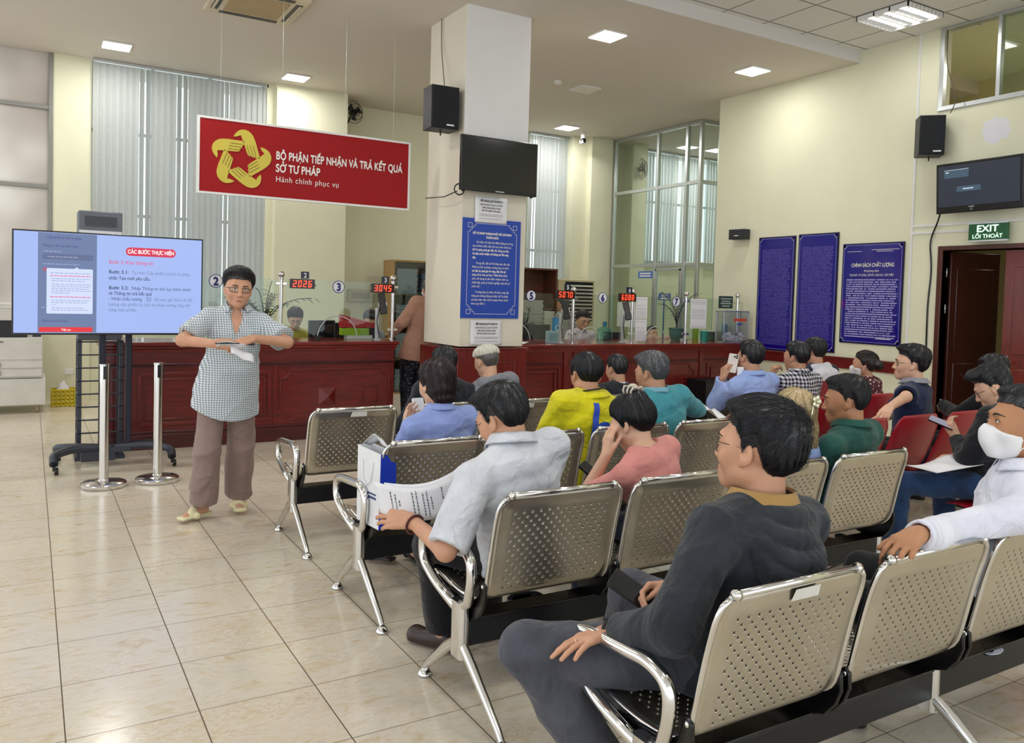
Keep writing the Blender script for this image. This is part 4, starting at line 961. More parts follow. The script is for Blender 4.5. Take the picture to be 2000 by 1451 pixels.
# ---------------------------------------------------------------- service counters
def mold(mb, x0, x1, z0, z1, y, w=.016, d=.014): mold_x(mb, x0, x1, z0, z1, y, w, d)
def scallop(mb, x0, x1, z0, z1, y, r=.09, w=.014, d=.014):   # moulding with concave corners
    def seg(a, b): mb.box((min(a[0], b[0])-w/2, y-d, min(a[1], b[1])-w/2), (max(a[0], b[0])+w/2, y, max(a[1], b[1])+w/2))
    seg((x0+r, z0), (x1-r, z0)); seg((x0+r, z1), (x1-r, z1)); seg((x0, z0+r), (x0, z1-r)); seg((x1, z0+r), (x1, z1-r))
    for cx_, cz, a0 in ((x0, z0, 0), (x1, z0, 90), (x1, z1, 180), (x0, z1, 270)):
        mb.tube([(cx_+r*cos(radians(a0+90*k/8)), y-.005, cz+r*sin(radians(a0+90*k/8))) for k in range(9)], w*.55, 6)
M_CTOP = wood_mat('counter_top_wood', '5a1715', '86251c', .18)
e = empty('service_counter', (.6, 8.33, 0), 0, 'long mahogany counter left of the pillar with a pyramid boss panel', 'counter'); ex = e.location
mb = MB(); mb.box((0, 0, 0), (2.86, .62, .97)); obj('carcass', mb, M_MAH, e)
mb = MB(); mb.box((-.05, -.055, .985), (2.90, .68, 1.022)); mb.box((-.03, -.035, .955), (2.88, .66, .985)); mb.box((-.015, -.02, .925), (2.87, 0, .955)); obj('worktop', mb, M_CTOP, e, bevel=.008, seg=3)
mb = MB(); mb.box((-.03, -.03, 0), (2.87, .0, .14)); mb.box((-.02, -.018, .14), (2.87, 0, .17)); mb.box((-.01, -.01, .78), (2.87, 0, .80)); mb.box((-.015, -.016, .80), (2.87, 0, .815)); obj('plinth', mb, M_MAHD, e, bevel=.005)
mb = MB()
for k in range(4): mb.box((.05+k*.035, -.010, .18), (.07+k*.035, 0, .76))
mold(mb, .28, 1.52, .22, .73, 0, .03, .018); mold(mb, .34, 1.46, .28, .67, 0, .012, .022); mb.box((.35, -.01, .29), (1.45, 0, .66)); mb.box((.10, -.006, .83), (.2, 0, .91))
mb.box((1.55, -.012, .18), (1.58, 0, .77))
scallop(mb, 1.62, 2.80, .22, .73, 0)
def pyramid(mb, x0, x1, z0, z1, d): xm, zm = (x0+x1)/2, (z0+z1)/2; mb.add([(x0, 0, z0), (x1, 0, z0), (x1, 0, z1), (x0, 0, z1), (xm, -d, zm)], [(0, 1, 4), (1, 2, 4), (2, 3, 4), (3, 0, 4)])
pyramid(mb, 2.02, 2.20, .35, .53, .05); mold(mb, 2.50, 2.68, .34, .54, 0, .012, .012); mb.box((2.52, -.006, .36), (2.66, 0, .52)); pyramid(mb, .12, .2, .84, .90, .02)
obj('moulding', mb, M_MAH, e, bevel=.003)
e = empty('service_counter', (4.58, 7.95, 0), 0, 'mahogany counter right of the pillar running to the yellow wall', 'counter')
mb = MB(); mb.box((.02, 0, 0), (4.06, .9, .955)); obj('carcass', mb, M_MAH, e)
mb = MB(); mb.box((0.04, -.05, .965), (4.06, .95, 1.0)); mb.box((0.04, -.032, .935), (4.06, .92, .965)); mb.box((.04, -.018, .91), (4.06, 0, .935)); obj('worktop', mb, M_CTOP, e, bevel=.008, seg=3)
mb = MB(); mb.box((.02, -.03, 0), (4.06, 0, .13)); mb.box((.02, -.012, .77), (4.06, 0, .79)); obj('plinth', mb, M_MAHD, e, bevel=.005)
mb = MB()
for x in (.88, 1.02, 3.06): mb.box((x, -.022, .13), (x+.055, 0, .91)); pyramid(mb, x+.005, x+.05, .82, .89, .03)
mold(mb, .18, .83, .2, .74, 0, .022, .016); mold(mb, .25, .76, .27, .68, 0, .012, .02); scallop(mb, 1.2, 2.98, .2, .74, 0, .10); pyramid(mb, 2.15, 2.33, .34, .52, .04); mold(mb, 2.6, 2.78, .34, .52, 0, .012, .012); mold(mb, 3.2, 3.98, .2, .74, 0, .022, .016); mold(mb, 3.27, 3.91, .27, .68, 0, .012, .02)
obj('moulding', mb, M_MAH, e, bevel=.003)
# glass screens, posts, number discs, ticket displays
M_INK = mat('sticker_navy', '1b1e6e', .5, var=0); M_DISC = mat('sticker_white', 'e8eaf2', .5, var=0); M_LEDR = emis('led_red', (1, .03, .01), 7); M_DARKRED = mat('display_red_glass', '2a0206', .15, var=0)
M_CGLASS = glass('counter_glass', (.90, .95, .92), refl=.8)
SEGS = {'0': 'abcdef', '1': 'bc', '2': 'abged', '3': 'abgcd', '4': 'fgbc', '5': 'afgcd', '6': 'afgcde', '7': 'abc', '8': 'abcdefg', '9': 'abcdfg'}
def seven(mb, ch, x, z, w, hh, t, y):
    b = {'a': ((x, z+hh-t), (x+w, z+hh)), 'g': ((x, z+hh/2-t/2), (x+w, z+hh/2+t/2)), 'd': ((x, z), (x+w, z+t)), 'f': ((x, z+hh/2), (x+t, z+hh)), 'e': ((x, z), (x+t, z+hh/2)), 'b': ((x+w-t, z+hh/2), (x+w, z+hh)), 'c': ((x+w-t, z), (x+w, z+hh/2))}
    for s_ in SEGS[ch]:
        (a0, a1), (b0, b1) = b[s_]; g = t*.18
        sk = lambda px, pz: px+(pz-z)*.10
        mb.add([(sk(a0+g, a1), y, a1+g), (sk(b0-g, a1), y, a1+g), (sk(b0-g, b1), y, b1-g), (sk(a0+g, b1), y, b1-g)], [(0, 1, 2, 3)])
def post(x, y, z0, label, zt=.64):
    mb = MB(); mb.lathe([(.028, 0), (.028, .008), (.019, .014), (.019, zt), (.026, zt+.005), (.026, zt+.016), (.014, zt+.022)], (0, 0, 0), 20); e = obj('screen_post', mb, M_CHROME, None, 'auto', loc=(x, y, z0)); tag(e, label, 'post', 'steel posts of the counter glass')
    mb = MB(); mb.ball((0, 0, zt+.053), .035, 20, 12); obj('ball_finial', mb, M_CHROME, e, True)
    mb = MB(); mb.box((-.06, -.012, zt-.06), (.06, .012, zt-.03)); mb.box((-.06, -.012, .10), (.06, .012, .13)); obj('glass_clamp', mb, M_CHROME, e, bevel=.004); return e
def disc(ch, x, y, z, side):
    mb = MB(); mb.lathe([(.0, -.002), (.068, -.002), (.068, 0), (0, 0)], (0, 0, 0), 40, axis=1, caps=False); e = obj('number_disc', mb, M_INK, None, loc=(x, y, z)); tag(e, 'round white sticker with blue number %s on the counter glass%s' % (ch, side), 'sticker', 'number stickers on the counter glass')
    mb = MB(); mb.lathe([(.0, -.0035), (.060, -.0035), (.060, -.002), (0, -.002)], (0, 0, 0), 40, axis=1, caps=False); obj('disc_face', mb, M_DISC, e)
    text('numeral', ch, .115, M_INK, e, (0, -.0045, -.041), align='CENTER', sx=.9, bold=.006)
def display(num, dg, x, y, z, side, y0):
    e = empty('queue_display', (x, y, z), 0, 'red digit display showing %s above the counter glass%s' % (dg, side), 'display', 'queue number displays')
    mb = MB(); mb.box((-.13, -.02, -.055), (.13, .02, .045)); obj('housing', mb, M_DARKRED, e, bevel=.003)
    mb = MB(); 
    for i, c in enumerate(dg): seven(mb, c, -.108+i*.054, -.040, .036, .070, .0095, -.022)
    obj('digits', mb, M_LEDR, e)
    mb = MB(); mb.box((-.018, -.015, .05), (.066, .0, .125)); pl = obj('counter_plate', mb, mat('plate_navy', '1a1c33', .3, var=0), e); text('numeral', num, .07, M_DISC, pl, (.024, -.018, .062), align='CENTER', bold=.002)
    mb = MB(); mb.tube([(.12, .0, .0), (.15, .02, -.02)], .008, 6); obj('arm', mb, M_CHROME, e)
Yl, zl = 8.55, 1.022; Yr, zr = 8.15, 1.0
for x, lb in ((2.265, 'steel post with ball top left of the clerk in yellow'), (3.52, 'steel post with ball top beside the filing cabinet'), (.75, 'steel post with ball top behind the wide screen')): post(x, Yl, zl, lb)
for x, lb in ((5.72, 'steel post with ball top left of the clerk with glasses'), (6.64, 'steel post with ball top left of the tall taped notices'), (7.56, 'steel post with ball top right of the potted palm'), (8.52, 'steel post with ball top behind the clear ballot box')): post(x, Yr, zr, lb, .60)
def gpanel(x0, x1, y, z0, z1, label):
    mb = MB(); mb.box((x0, y-.003, z0), (x1, y+.003, z1)); o = obj('glass_screen', mb, M_CGLASS); tag(o, label, 'glass screen', 'counter glass screens')
gpanel(.80, 2.22, Yl, zl+.03, zl+.64, 'clear glass screen on the counter behind the standing man'); gpanel(2.31, 3.48, Yl, zl+.03, zl+.64, 'clear glass screen between the yellow-clad clerk and the filing cabinet'); gpanel(4.62, 5.68, Yr, zr+.03, zr+.60, 'clear glass screen next to the pillar, before the black chair'); gpanel(5.76, 6.60, Yr, zr+.03, zr+.60, 'clear glass screen before the clerk with glasses'); gpanel(6.68, 7.52, Yr, zr+.03, zr+.60, 'clear glass screen before the potted palm'); gpanel(7.60, 8.48, Yr, zr+.03, zr+.60, 'clear glass screen at the wall end of the counter')
disc('2', 1.61, Yl-.004, 1.62, ' beside the standing man'); disc('3', 2.885, Yl-.004, 1.60, ' between the two left displays'); disc('5', 5.105, Yr-.004, 1.565, ' just right of the pillar'); disc('6', 6.16, Yr-.004, 1.565, ' between the two right displays'); disc('7', 7.38, Yr-.004, 1.545, ' above the potted palm')
display('2', '2026', 2.48, Yl-.03, 1.625, ' nearest the standing man', 0); display('3', '3045', 3.385, Yl-.03, 1.605, ' beside the oak filing cabinet', 0); display('5', '5070', 5.575, Yr-.03, 1.595, ' before the slatted air cooler', 0); display('6', '6088', 6.53, Yr-.03, 1.585, ' left of the tall taped notices', 0)
# ---------------------------------------------------------------- red hanging sign
M_SIGN = mat('sign_red', '9c1318', .6, var=.03, spec=.25); M_GOLD = mat('emblem_gold', 'cdbb45', .5, var=.02); M_LET = mat('lettering_white', 'f0ebe6', .5, var=0); M_LETR = mat('emblem_line', '5a3a10', .5, var=0)
e = empty('hanging_sign', (1.335, 7.95, 2.44), 0, 'wide red hanging sign with a gold five-hand star emblem', 'sign'); SW, SH = 2.07, .67
mb = MB(); mb.box((0, -.015, 0), (SW, .015, SH)); obj('panel', mb, M_SIGN, e)
mb = MB(); 
for a, b in (((-.02, -.02), (SW+.02, .0)), ((-.02, SH), (SW+.02, SH+.02)), ((-.02, 0), (0, SH)), ((SW, 0), (SW+.02, SH))): mb.box((a[0], -.02, a[1]), (b[0], .02, b[1]))
obj('sign_frame', mb, M_PVC, e)
mb = MB()
for x in (.18, .75, 1.38, 1.9): mb.tube([(x, 0, SH+.01), (x, 0, 4.5-2.44)], .0006, 4)
obj('hanging_wire', mb, M_ALU, e)
emb = MB(); ln = MB(); cx_, cz_ = .372, .325; k_ = .284
def em(a): ca, sa = cos(a), sin(a); return lambda p: (cx_+k_*(p[0]*ca-p[1]*sa), cz_+k_*(p[0]*sa+p[1]*ca))
hand = [(-.27, .72), (-.19, .86), (-.06, .97), (.10, .995), (.24, .95), (.36, .84), (.45, .64), (.53, .36), (.61, .09), (.53, .105), (.49, .075), (.42, .13), (.38, .095), (.31, .155), (.27, .12), (.20, .18), (.13, .38), (.04, .63), (-.03, .81), (-.10, .755), (-.19, .735)]
hand = [tuple(a_[k]*t_+b_[k]*(1-t_) for k in (0, 1)) for a_, b_ in zip(hand, hand[1:]+hand[:1]) for t_ in (.8, .2)]
for q in range(5):
    f_ = em(radians(-72*q)); pts = [f_(p) for p in hand]; n = len(pts); o = len(emb.v)
    emb.prism([(p[0], p[1]) for p in pts], -.021, -.0155, 1)
    for x0 in (.27, .37, .47):
        a_, b_ = f_((x0-.10, .50)), f_((x0+.005, .13)); dx, dz = b_[0]-a_[0], b_[1]-a_[1]; L_ = math.hypot(dx, dz); nx_, nz_ = -dz/L_*.0022, dx/L_*.0022
        ln.add([(a_[0]+nx_, -.0222, a_[1]+nz_), (b_[0]+nx_, -.0222, b_[1]+nz_), (b_[0]-nx_, -.0222, b_[1]-nz_), (a_[0]-nx_, -.0222, a_[1]-nz_)], [(0, 1, 2, 3)])
eb = obj('emblem', emb, M_GOLD, e); obj('emblem_lines', ln, M_LETR, eb)
text('sign_lettering', 'BỘ PHẬN TIẾP NHẬN VÀ TRẢ KẾT QUẢ', .108, M_LET, e, (.695, -.017, .365), bold=.0030, spacing=1.03, width=1.305)
text('sign_lettering', 'SỞ TƯ PHÁP', .108, M_LET, e, (.695, -.017, .245), bold=.0030, spacing=1.03, width=.435)
text('sign_lettering', 'Hành chính phục vụ', .078, M_LET, e, (.695, -.017, .150), spacing=1.12, width=.62)
# ---------------------------------------------------------------- helpers for text blocks
def marks_mat(name, bg, fg, lines, seed=0, dens=.45):
    """rows of tiny unreadable print, in the surface's own generated coordinates"""
    t = NT(name); c = t.n('ShaderNodeTexCoord'); sp = t.n('ShaderNodeSeparateXYZ'); t.l(c.outputs['Generated'], sp.inputs[0])
    ax = t.math('ADD', sp.outputs[0], 0) ; u = t.math('MAXIMUM', sp.outputs[0], sp.outputs[1])
    row = t.math('MULTIPLY', sp.outputs[2], lines); fr = t.math('FRACT', row); ink = t.math('LESS_THAN', fr, .5)
    cb = t.n('ShaderNodeCombineXYZ'); t.l(t.math('MULTIPLY', u, 38), cb.inputs[0]); t.l(t.math('MULTIPLY', t.math('FLOOR', row), 7.31), cb.inputs[1]); cb.inputs[2].default_value = seed
    n = t.noise(cb.outputs[0], 1.0, 2); w = t.math('GREATER_THAN', n, dens)
    cb2 = t.n('ShaderNodeCombineXYZ'); t.l(t.math('MULTIPLY', t.math('FLOOR', row), .37), cb2.inputs[1]); cb2.inputs[0].default_value = seed+.5; n2 = t.noise(cb2.outputs[0], 5, 1)
    inside = t.math('MULTIPLY', t.math('GREATER_THAN', u, .02), t.math('LESS_THAN', u, t.math('MULTIPLY_ADD', n2, .35, .80)))
    m_ = t.math('MULTIPLY', t.math('MULTIPLY', ink, w), inside); t.col(t.mix(m_, bg, fg)); t.set(rough=.25, spec=.5); return t.m
# pillar notice board and sheets
M_BLUE = mat('board_blue', '1243b0', .35, var=.02)
e = empty('notice_board', (3.80, 7.42, 1.315), 0, 'tall bright blue notice board on the pillar front', 'notice board'); w_, h_ = .69, 1.03
mb = MB(); mb.box((0, -.008, 0), (w_, .008, h_)); obj('panel', mb, M_BLUE, e)
mb = MB(); y_ = -.0095; t_ = .0035
def ln_(a, b): mb.box((min(a[0], b[0])-t_/2, y_-.001, min(a[1], b[1])-t_/2), (max(a[0], b[0])+t_/2, y_, max(a[1], b[1])+t_/2))
x0, x1, z0, z1 = .06, w_-.05, .045, h_-.05; g = .045
for a, b in (((x0+2*g, z0), (x1-2*g, z0)), ((x0+2*g, z1), (x1-2*g, z1)), ((x0, z0+2*g), (x0, z1-2*g)), ((x1, z0+2*g), (x1, z1-2*g))): ln_(a, b)
for sx_, sz_, X_, Z_ in ((1, 1, x0, z0), (-1, 1, x1, z0), (1, -1, x0, z1), (-1, -1, x1, z1)):
    for a, b in (((0, 0), (g, 0)), ((0, 0), (0, g)), ((g, 0), (g, g*1.5)), ((0, g), (g*1.5, g)), ((g*.5, g*1.5), (g, g*1.5)), ((g*1.5, g*.5), (g*1.5, g)), ((g*1.5, g*.5), (2*g, g*.5)), ((g*.5, g*1.5), (g*.5, 2*g)), ((2*g, 0), (2*g, g*.5)), ((0, 2*g), (g*.5, 2*g))): ln_((X_+sx_*a[0], Z_+sz_*a[1]), (X_+sx_*b[0], Z_+sz_*b[1]))
obj('border_line', mb, M_LET, e)
NB = [('SỞ TƯ PHÁP THÀNH PHỐ HỒ CHÍ MINH', .868, .030, 'C', .0013), ('THÔNG BÁO', .828, .030, 'C', .0013),
      ('      Cá nhân, tổ chức khi điền thông tin trong', .778, .030, 'L', 0), ('các tờ khai, biểu mẫu thủ tục hành chính tại', .738, .030, 'L', 0), ('Sở Tư pháp phải ghi đầy đủ, đúng sự thật', .698, .030, 'L', .0008), ('và chịu trách nhiệm về thông tin đã cung', .658, .030, 'L', .0012), ('cấp.', .618, .030, 'L', .0012),
      ('      Trong đó, đối với Tờ khai yêu cầu cấp', .560, .030, 'L', 0), ('Phiếu Lý lịch tư pháp, trường hợp cá nhân', .520, .030, 'L', 0), ('có tiền án phải ghi rõ ràng, đầy đủ nội', .480, .030, 'L', .001), ('dung về án tích tại Mục “Phần khai về án', .440, .030, 'L', .0005), ('tích, nội dung bị cấm đảm nhiệm chức vụ,', .400, .030, 'I', 0), ('thành lập, quản lý doanh nghiệp, hợp tác xã', .360, .030, 'I', 0), ('(nếu có)”.', .320, .030, 'I', 0),
      ('      Trường hợp cá nhân, tổ chức cung cấp', .262, .030, 'L', 0), ('thông tin không đúng sự thật, Sở Tư pháp', .222, .030, 'L', 0), ('sẽ thực hiện việc xử lý vi phạm hành chính', .182, .030, 'L', 0), ('theo quy định./.', .142, .030, 'L', 0)]
for s_, z, sz, al, bd in NB: text('notice_lettering', s_, sz, M_LET, e, (w_/2 if al == 'C' else .115, -.0095, z), align='CENTER' if al == 'C' else 'LEFT', sx=.84 if al == 'C' else .87, bold=bd+.0003, shear=.25 if al == 'I' else 0, ext=.0003)
M_PAPER = mat('paper', 'e9e9ee', .6, var=.02, vs=20); M_PINK = mat('print_ink', '3a3a44', .6, var=0)
def sheet(x, y, z, w, hh, label, name='notice_sheet', lines=None, rot=0, X=None, bend=.004):
    e = empty(name, (x, y, z), rot, label, 'notice'); mb = MB(); mb.grid(lambda a, b: (a*w, -.002-bend*sin(a*5+b*3)*.5-bend*.5, b*hh), 8, 8); obj('sheet', mb, M_PAPER, e, True, solid=.0006)
    for s_, zz, sz, bd in (lines or []): text('notice_lettering', s_, sz, M_PINK, e, (w/2, -.0075, zz), align='CENTER', sx=.85, bold=bd, ext=.0003)
    return e
NL = [('ĐỀ NGHỊ QUÝ KHÁCH', .215, .030, .0010), ('NỘP HỒ SƠ LÝ LỊCH TƯ PHÁP', .178, .023, .0003), ('TRÊN ỨNG DỤNG VNeID', .147, .023, .0003), ('ĐỂ TIẾT KIỆM THỜI GIAN', .116, .023, .0003)]
a_ = sheet(3.93, 7.41, 2.305, .38, .265, 'white printed notice taped above the bright blue board', lines=NL); b_ = sheet(3.92, 7.425, 1.03, .38, .265, 'white printed notice taped below the bright blue board', lines=NL)
for q_ in (a_, b_):
    mb = MB()
    for z_ in (.085, .070, .040): mb.box((.05, -.0076, z_), (.33, -.0070, z_+.004))
    obj('small_print', mb, mat('small_print_grey', '8d8d96', .6, var=0), q_)
# dark blue boards on the right wall
M_NAVY = None
def wall_board(y1, y0, z0, z1, label, lines, seed, title=False):
    e = empty('wall_poster', (W-.004, y1, z0), -pi/2, label, 'poster', 'dark blue posters on the right wall'); w, hh = y1-y0, z1-z0
    m_ = marks_mat('poster_print_%d' % seed, hexc('14097c'), hexc('5a50a6') if not title else hexc('a9a4d6'), lines, seed, .42)
    mb = MB(); mb.box((0, -.014, 0), (w, 0, hh)); obj('backing', mb, mat('poster_edge', '0c0a2c', .3, var=0), e)
    mb = MB(); mb.box((.012, -.018, .012), (w-.012, -.012, hh-.012)); obj('sheet', mb, mat('poster_navy', '150a80', .06, var=.02, spec=.6), e)
    mb = MB(); mb.box((.06, -.0205, .08), (w-.06, -.019, hh-(.16 if not title else .42))); o = obj('print', mb, m_, e)
    mb = MB(); mold_x(mb, .022, w-.022, .022, hh-.022, -.0185, .004, .0015)
    for X_, Z_, a, b in ((.022, .022, 1, 1), (w-.022, .022, -1, 1), (.022, hh-.022, 1, -1), (w-.022, hh-.022, -1, -1)):
        for k in range(3): mb.box((X_, -.0205, Z_), (X_+a*(.045-.013*k), -.0188, Z_+b*(.015+.015*k)))
    obj('border', mb, mat('poster_silver', '9a9ac0', .4, var=0), e)
    if title:
        text('poster_lettering', 'CHÍNH SÁCH CHẤT LƯỢNG', .062, M_LET, e, (w/2+.01, -.0208, hh-.285), align='CENTER', sx=.72, bold=.001); text('poster_lettering', 'Với phương châm', .036, M_LET, e, (w/2, -.0208, hh-.345), align='CENTER', sx=.8); text('poster_lettering', '“ĐOÀN KẾT - KỶ CƯƠNG - ĐỔI MỚI - SÁNG TẠO - PHÁT TRIỂN”', .033, M_LET, e, (w/2, -.0208, hh-.395), align='CENTER', sx=.62)
        mb = MB(); mb.box((.07, -.0205, hh-.10), (.27, -.019, hh-.096)); mb.box((.40, -.0205, hh-.085), (.76, -.019, hh-.080)); mb.box((.47, -.0205, hh-.105), (.68, -.019, hh-.100)); mb.box((.52, -.0205, .14), (.66, -.019, .146)); mb.box((.50, -.0205, .07), (.70, -.019, .077)); obj('small_lines', mb, M_LET, e)
wall_board(7.905, 7.285, .925, 2.455, 'leftmost of the three dark blue wall posters, densely printed', 74, 1); wall_board(7.235, 6.625, .96, 2.465, 'middle of the three dark blue wall posters, tall and densely printed', 66, 2); wall_board(6.555, 5.735, 1.10, 2.312, 'shorter glossy dark blue wall poster with a large white heading', 26, 3, True)
# ---------------------------------------------------------------- televisions
M_SCR = mat('screen_black', '070910', .10, var=0, spec=.6); M_BEZ = mat('bezel_black', '0a0a0d', .25, var=0)
e = empty('television', (3.70, 7.32, 2.605), 0, 'black flat television mounted high on the pillar', 'television'); mb = MB(); mb.box((0, -.03, 0), (.90, .015, .555)); obj('case', mb, M_BEZ, e, bevel=.006)
mb = MB(); mb.box((.018, -.033, .035), (.882, -.029, .537)); obj('screen', mb, M_SCR, e); mb = MB(); mb.box((.25, .015, .15), (.65, .10, .40)); mb.box((.03, .0, -.012), (.06, .01, 0)); mb.box((.84, .0, -.012), (.87, .01, 0)); obj('wall_mount', mb, M_BLACKM, e)
mb = MB(); mb.tube([(.02+.055*cos(t), .04, .01+.055*sin(t)) for t in np.linspace(0, 6.1, 22)], .007, 6); mb.tube([(.0, .05, -.01), (-.02, .30, -.045), (-.025, .75, -.02)], .006, 6); obj('cable', mb, M_BEZ, e, True)
mb = MB(); mb.box((.40, -.0345, .010), (.50, -.030, .018)); obj('badge', mb, M_ALU, e)
e = empty('television', (8.50, 5.275, 2.575), -pi/2, 'black flat television on the right wall above the exit sign', 'television'); e.rotation_euler = (radians(4), 0, -pi/2-radians(3))
mb = MB(); mb.box((0, -.03, 0), (.93, .03, .53)); obj('case', mb, M_BEZ, e, bevel=.01, seg=3); mb = MB(); mb.box((.03, -.034, .07), (.90, -.029, .50)); sc_ = obj('screen', mb, emis('screen_dark_blue', (.005, .012, .03), .9), e)
mb = MB(); mb.box((.10, -.036, .37), (.37, -.0335, .455)); mb.box((.24, -.036, .22), (.50, -.0335, .275)); obj('screen_panel', mb, emis('screen_slate', (.035, .075, .12), 1), sc_); text('screen_lettering', 'Next appointment', .026, emis('screen_text', (.7, .75, .8), 1), sc_, (.31, -.037, .238), sx=.8) if False else None
mb = MB(); mb.box((.115, -.037, .425), (.15, -.0362, .435)); mb.box((.31, -.037, .242), (.42, -.0362, .252)); mb.box((.10, -.0365, .452), (.37, -.036, .456)); obj('screen_marks', mb, emis('screen_text', (.6, .68, .75), 1), sc_)
mb = MB(); mb.tube([(.40+.011*cos(t), -.032, .034+.011*sin(t)) for t in np.linspace(0, 6.28, 20)], .0018, 5); mb.box((.37, -.034, .052), (.43, -.031, .060)); obj('badge', mb, M_ALU, e)
mb = MB(); mb.box((.3, .03, .15), (.7, .15, .4)); obj('wall_mount', mb, M_BLACKM, e)
mb = MB(); mb.tube(arc_path([(8.52, 5.26, 2.58), (8.61, 5.34, 2.50), (8.635, 5.44, 2.30), (8.64, 5.40, 2.0), (8.64, 5.43, 1.6), (8.64, 5.42, .9)], .15, 6), .009, 7); tag(obj('cable', mb, M_BEZ, None, True), 'black cable running from the wall television down beside the door', 'cable')
# exit sign
e = empty('exit_sign', (8.56, 4.95, 2.275), -pi/2, 'green exit sign with glowing white letters above the door', 'exit sign'); mb = MB(); mb.box((0, -.02, .0), (.40, .02, .18)); obj('housing', mb, mat('exit_green', '0b5a2e', .3, var=.02), e, bevel=.003)
mb = MB(); mb.box((-.004, -.022, -.012), (.404, .022, .006)); mb.box((-.004, -.022, .174), (.404, .022, .186)); mb.box((.05, .02, .15), (.09, .09, .18)); mb.box((.31, .02, .15), (.35, .09, .18)); obj('end_rail', mb, M_ALU, e)
M_EXL = emis('exit_letters', (.75, 1, .82), 1.1); text('exit_lettering', 'EXIT', .098, M_EXL, e, (.20, -.0215, .090), align='CENTER', sx=1.12, bold=.003); text('exit_lettering', 'LỐI THOÁT', .058, M_EXL, e, (.20, -.0215, .024), align='CENTER', sx=1.02, bold=.0015)
# ---------------------------------------------------------------- loudspeakers
def speaker(loc, rz, w, d, hh, label, tilt=0):
    e = empty('loudspeaker', loc, rz, label, 'loudspeaker'); e.rotation_euler = (radians(tilt), 0, rz)
    mb = MB(); mb.box((-w/2, 0, 0), (w/2, d, hh)); obj('cabinet', mb, mat('speaker_cabinet', '24262c', .5, bump=.1), e, bevel=.006)
    mb = MB(); mb.box((-w/2+.008, -.018, .008), (w/2-.008, 0, hh-.008)); obj('grille', mb, mat('speaker_grille', '0b1018', .75, bump=.5, bs=600), e, bevel=.008, seg=3); mb = MB(); mb.box((.01, -.020, .03), (.09, -.0178, .045)); obj('badge', mb, M_ALU, e)
    mb = MB(); mb.tube([(0, d*.5, -.05), (0, d*.5, 0)], .008, 6); mb.box((-.03, d-.01, hh*.3), (.03, d+.05, hh*.6)); obj('wall_bracket', mb, M_BLACKM, e); return e
speaker((3.60, 7.48, 3.225), radians(-4), .30, .24, .43, 'black loudspeaker on the left side of the pillar'); speaker((8.42, 5.33, 3.22), radians(-45), .26, .22, .43, 'black loudspeaker on the right wall below the upper window')
mb = MB(); mb.box((0, 0, 0), (.27, .12, .14)); mb.box((.02, -.008, .015), (.25, 0, .125)); mb.box((.11, .12, .04), (.16, .16, .10)); o = obj('loudspeaker', mb, mat('speaker_cabinet', '24262c'), bevel=.008, loc=(8.48, 8.33, 2.44)); o.rotation_euler = (0, 0, -pi/2+.12); tag(o, 'small black box loudspeaker left of the blue wall posters', 'loudspeaker'); mb = MB(); mb.box((.10, -.011, .045), (.17, -.008, .055)); obj('badge', mb, M_LET, o)
mb = MB(); mb.tube(arc_path([(3.78, 8.0, 4.5), (3.775, 7.98, 4.2), (3.70, 7.72, 3.70), (3.66, 7.60, 3.66)], .3, 6), .005, 6); tag(obj('cable', mb, mat('cable_brown', '5a4c42', .6), None, True), 'thin cable from the ceiling down to the pillar loudspeaker', 'cable')
mb = MB(); mb.tube(arc_path([(8.63, 5.34, 4.60), (8.62, 5.33, 4.2), (8.60, 5.22, 3.95), (8.55, 5.16, 3.78), (8.52, 5.20, 3.66)], .15, 6), .005, 6); tag(obj('cable', mb, mat('cable_brown', '5a4c42'), None, True), 'thin cable hanging from the ceiling to the right wall loudspeaker', 'cable')
# ---------------------------------------------------------------- ceiling and wall fittings
e = empty('ceiling_air_conditioner', (2.0, 8.70, H_CEIL), 0, 'square beige air conditioner cassette in the ceiling', 'air conditioner'); M_BEI = mat('aircon_beige', 'd8cdb4', .5); mb = MB(); mb.box((-.45, -.45, -.035), (.45, .45, 0)); obj('face_panel', mb, M_BEI, e, bevel=.012, seg=3)
mb = MB(); mb.box((-.28, -.28, -.045), (.28, .28, -.035)); obj('grille', mb, mat('aircon_grille', 'b39c73', .6), e, bevel=.004); mb = MB()
for q in (-1, 1): mb.box((q*.365-.035, -.30, -.040), (q*.365+.035, .30, -.0352)); mb.box((-.30, q*.365-.035, -.040), (.30, q*.365+.035, -.0352))
fl = obj('air_slot', mb, mat('aircon_slot', '2a2620', .5), e); mb = MB()
for q in (-1, 1): mb.box((q*.38-.012, -.28, -.046), (q*.38+.012, .28, -.040))
obj('louvre_blade', mb, M_BEI, fl)
mb = MB(); mb.lathe([(0, -.045), (.03, -.045), (.05, -.035), (.055, -.02), (.05, 0), (0, 0)], (6.17, 9.32, H_CEIL), 24); tag(obj('smoke_detector', mb, M_PVC, None, 'auto'), 'round white smoke detector beside the unlit ceiling light', 'smoke detector')
e = empty('security_camera', (8.45, 11.9, H_CEIL), 0, 'small white dome camera under the ceiling at the far column', 'security camera'); mb = MB(); mb.lathe([(0, -.12), (.04, -.12), (.045, -.03), (.03, 0), (0, 0)], (0, 0, 0), 16); obj('bracket', mb, M_PVC, e, 'auto'); mb = MB(); mb.ball((0, -.01, -.15), .055); obj('dome', mb, M_GLOSSB, e, True); mb = MB(); mb.box((-.05, -.05, -.20), (.05, .05, -.125)); obj('housing', mb, M_PVC, e, bevel=.02)
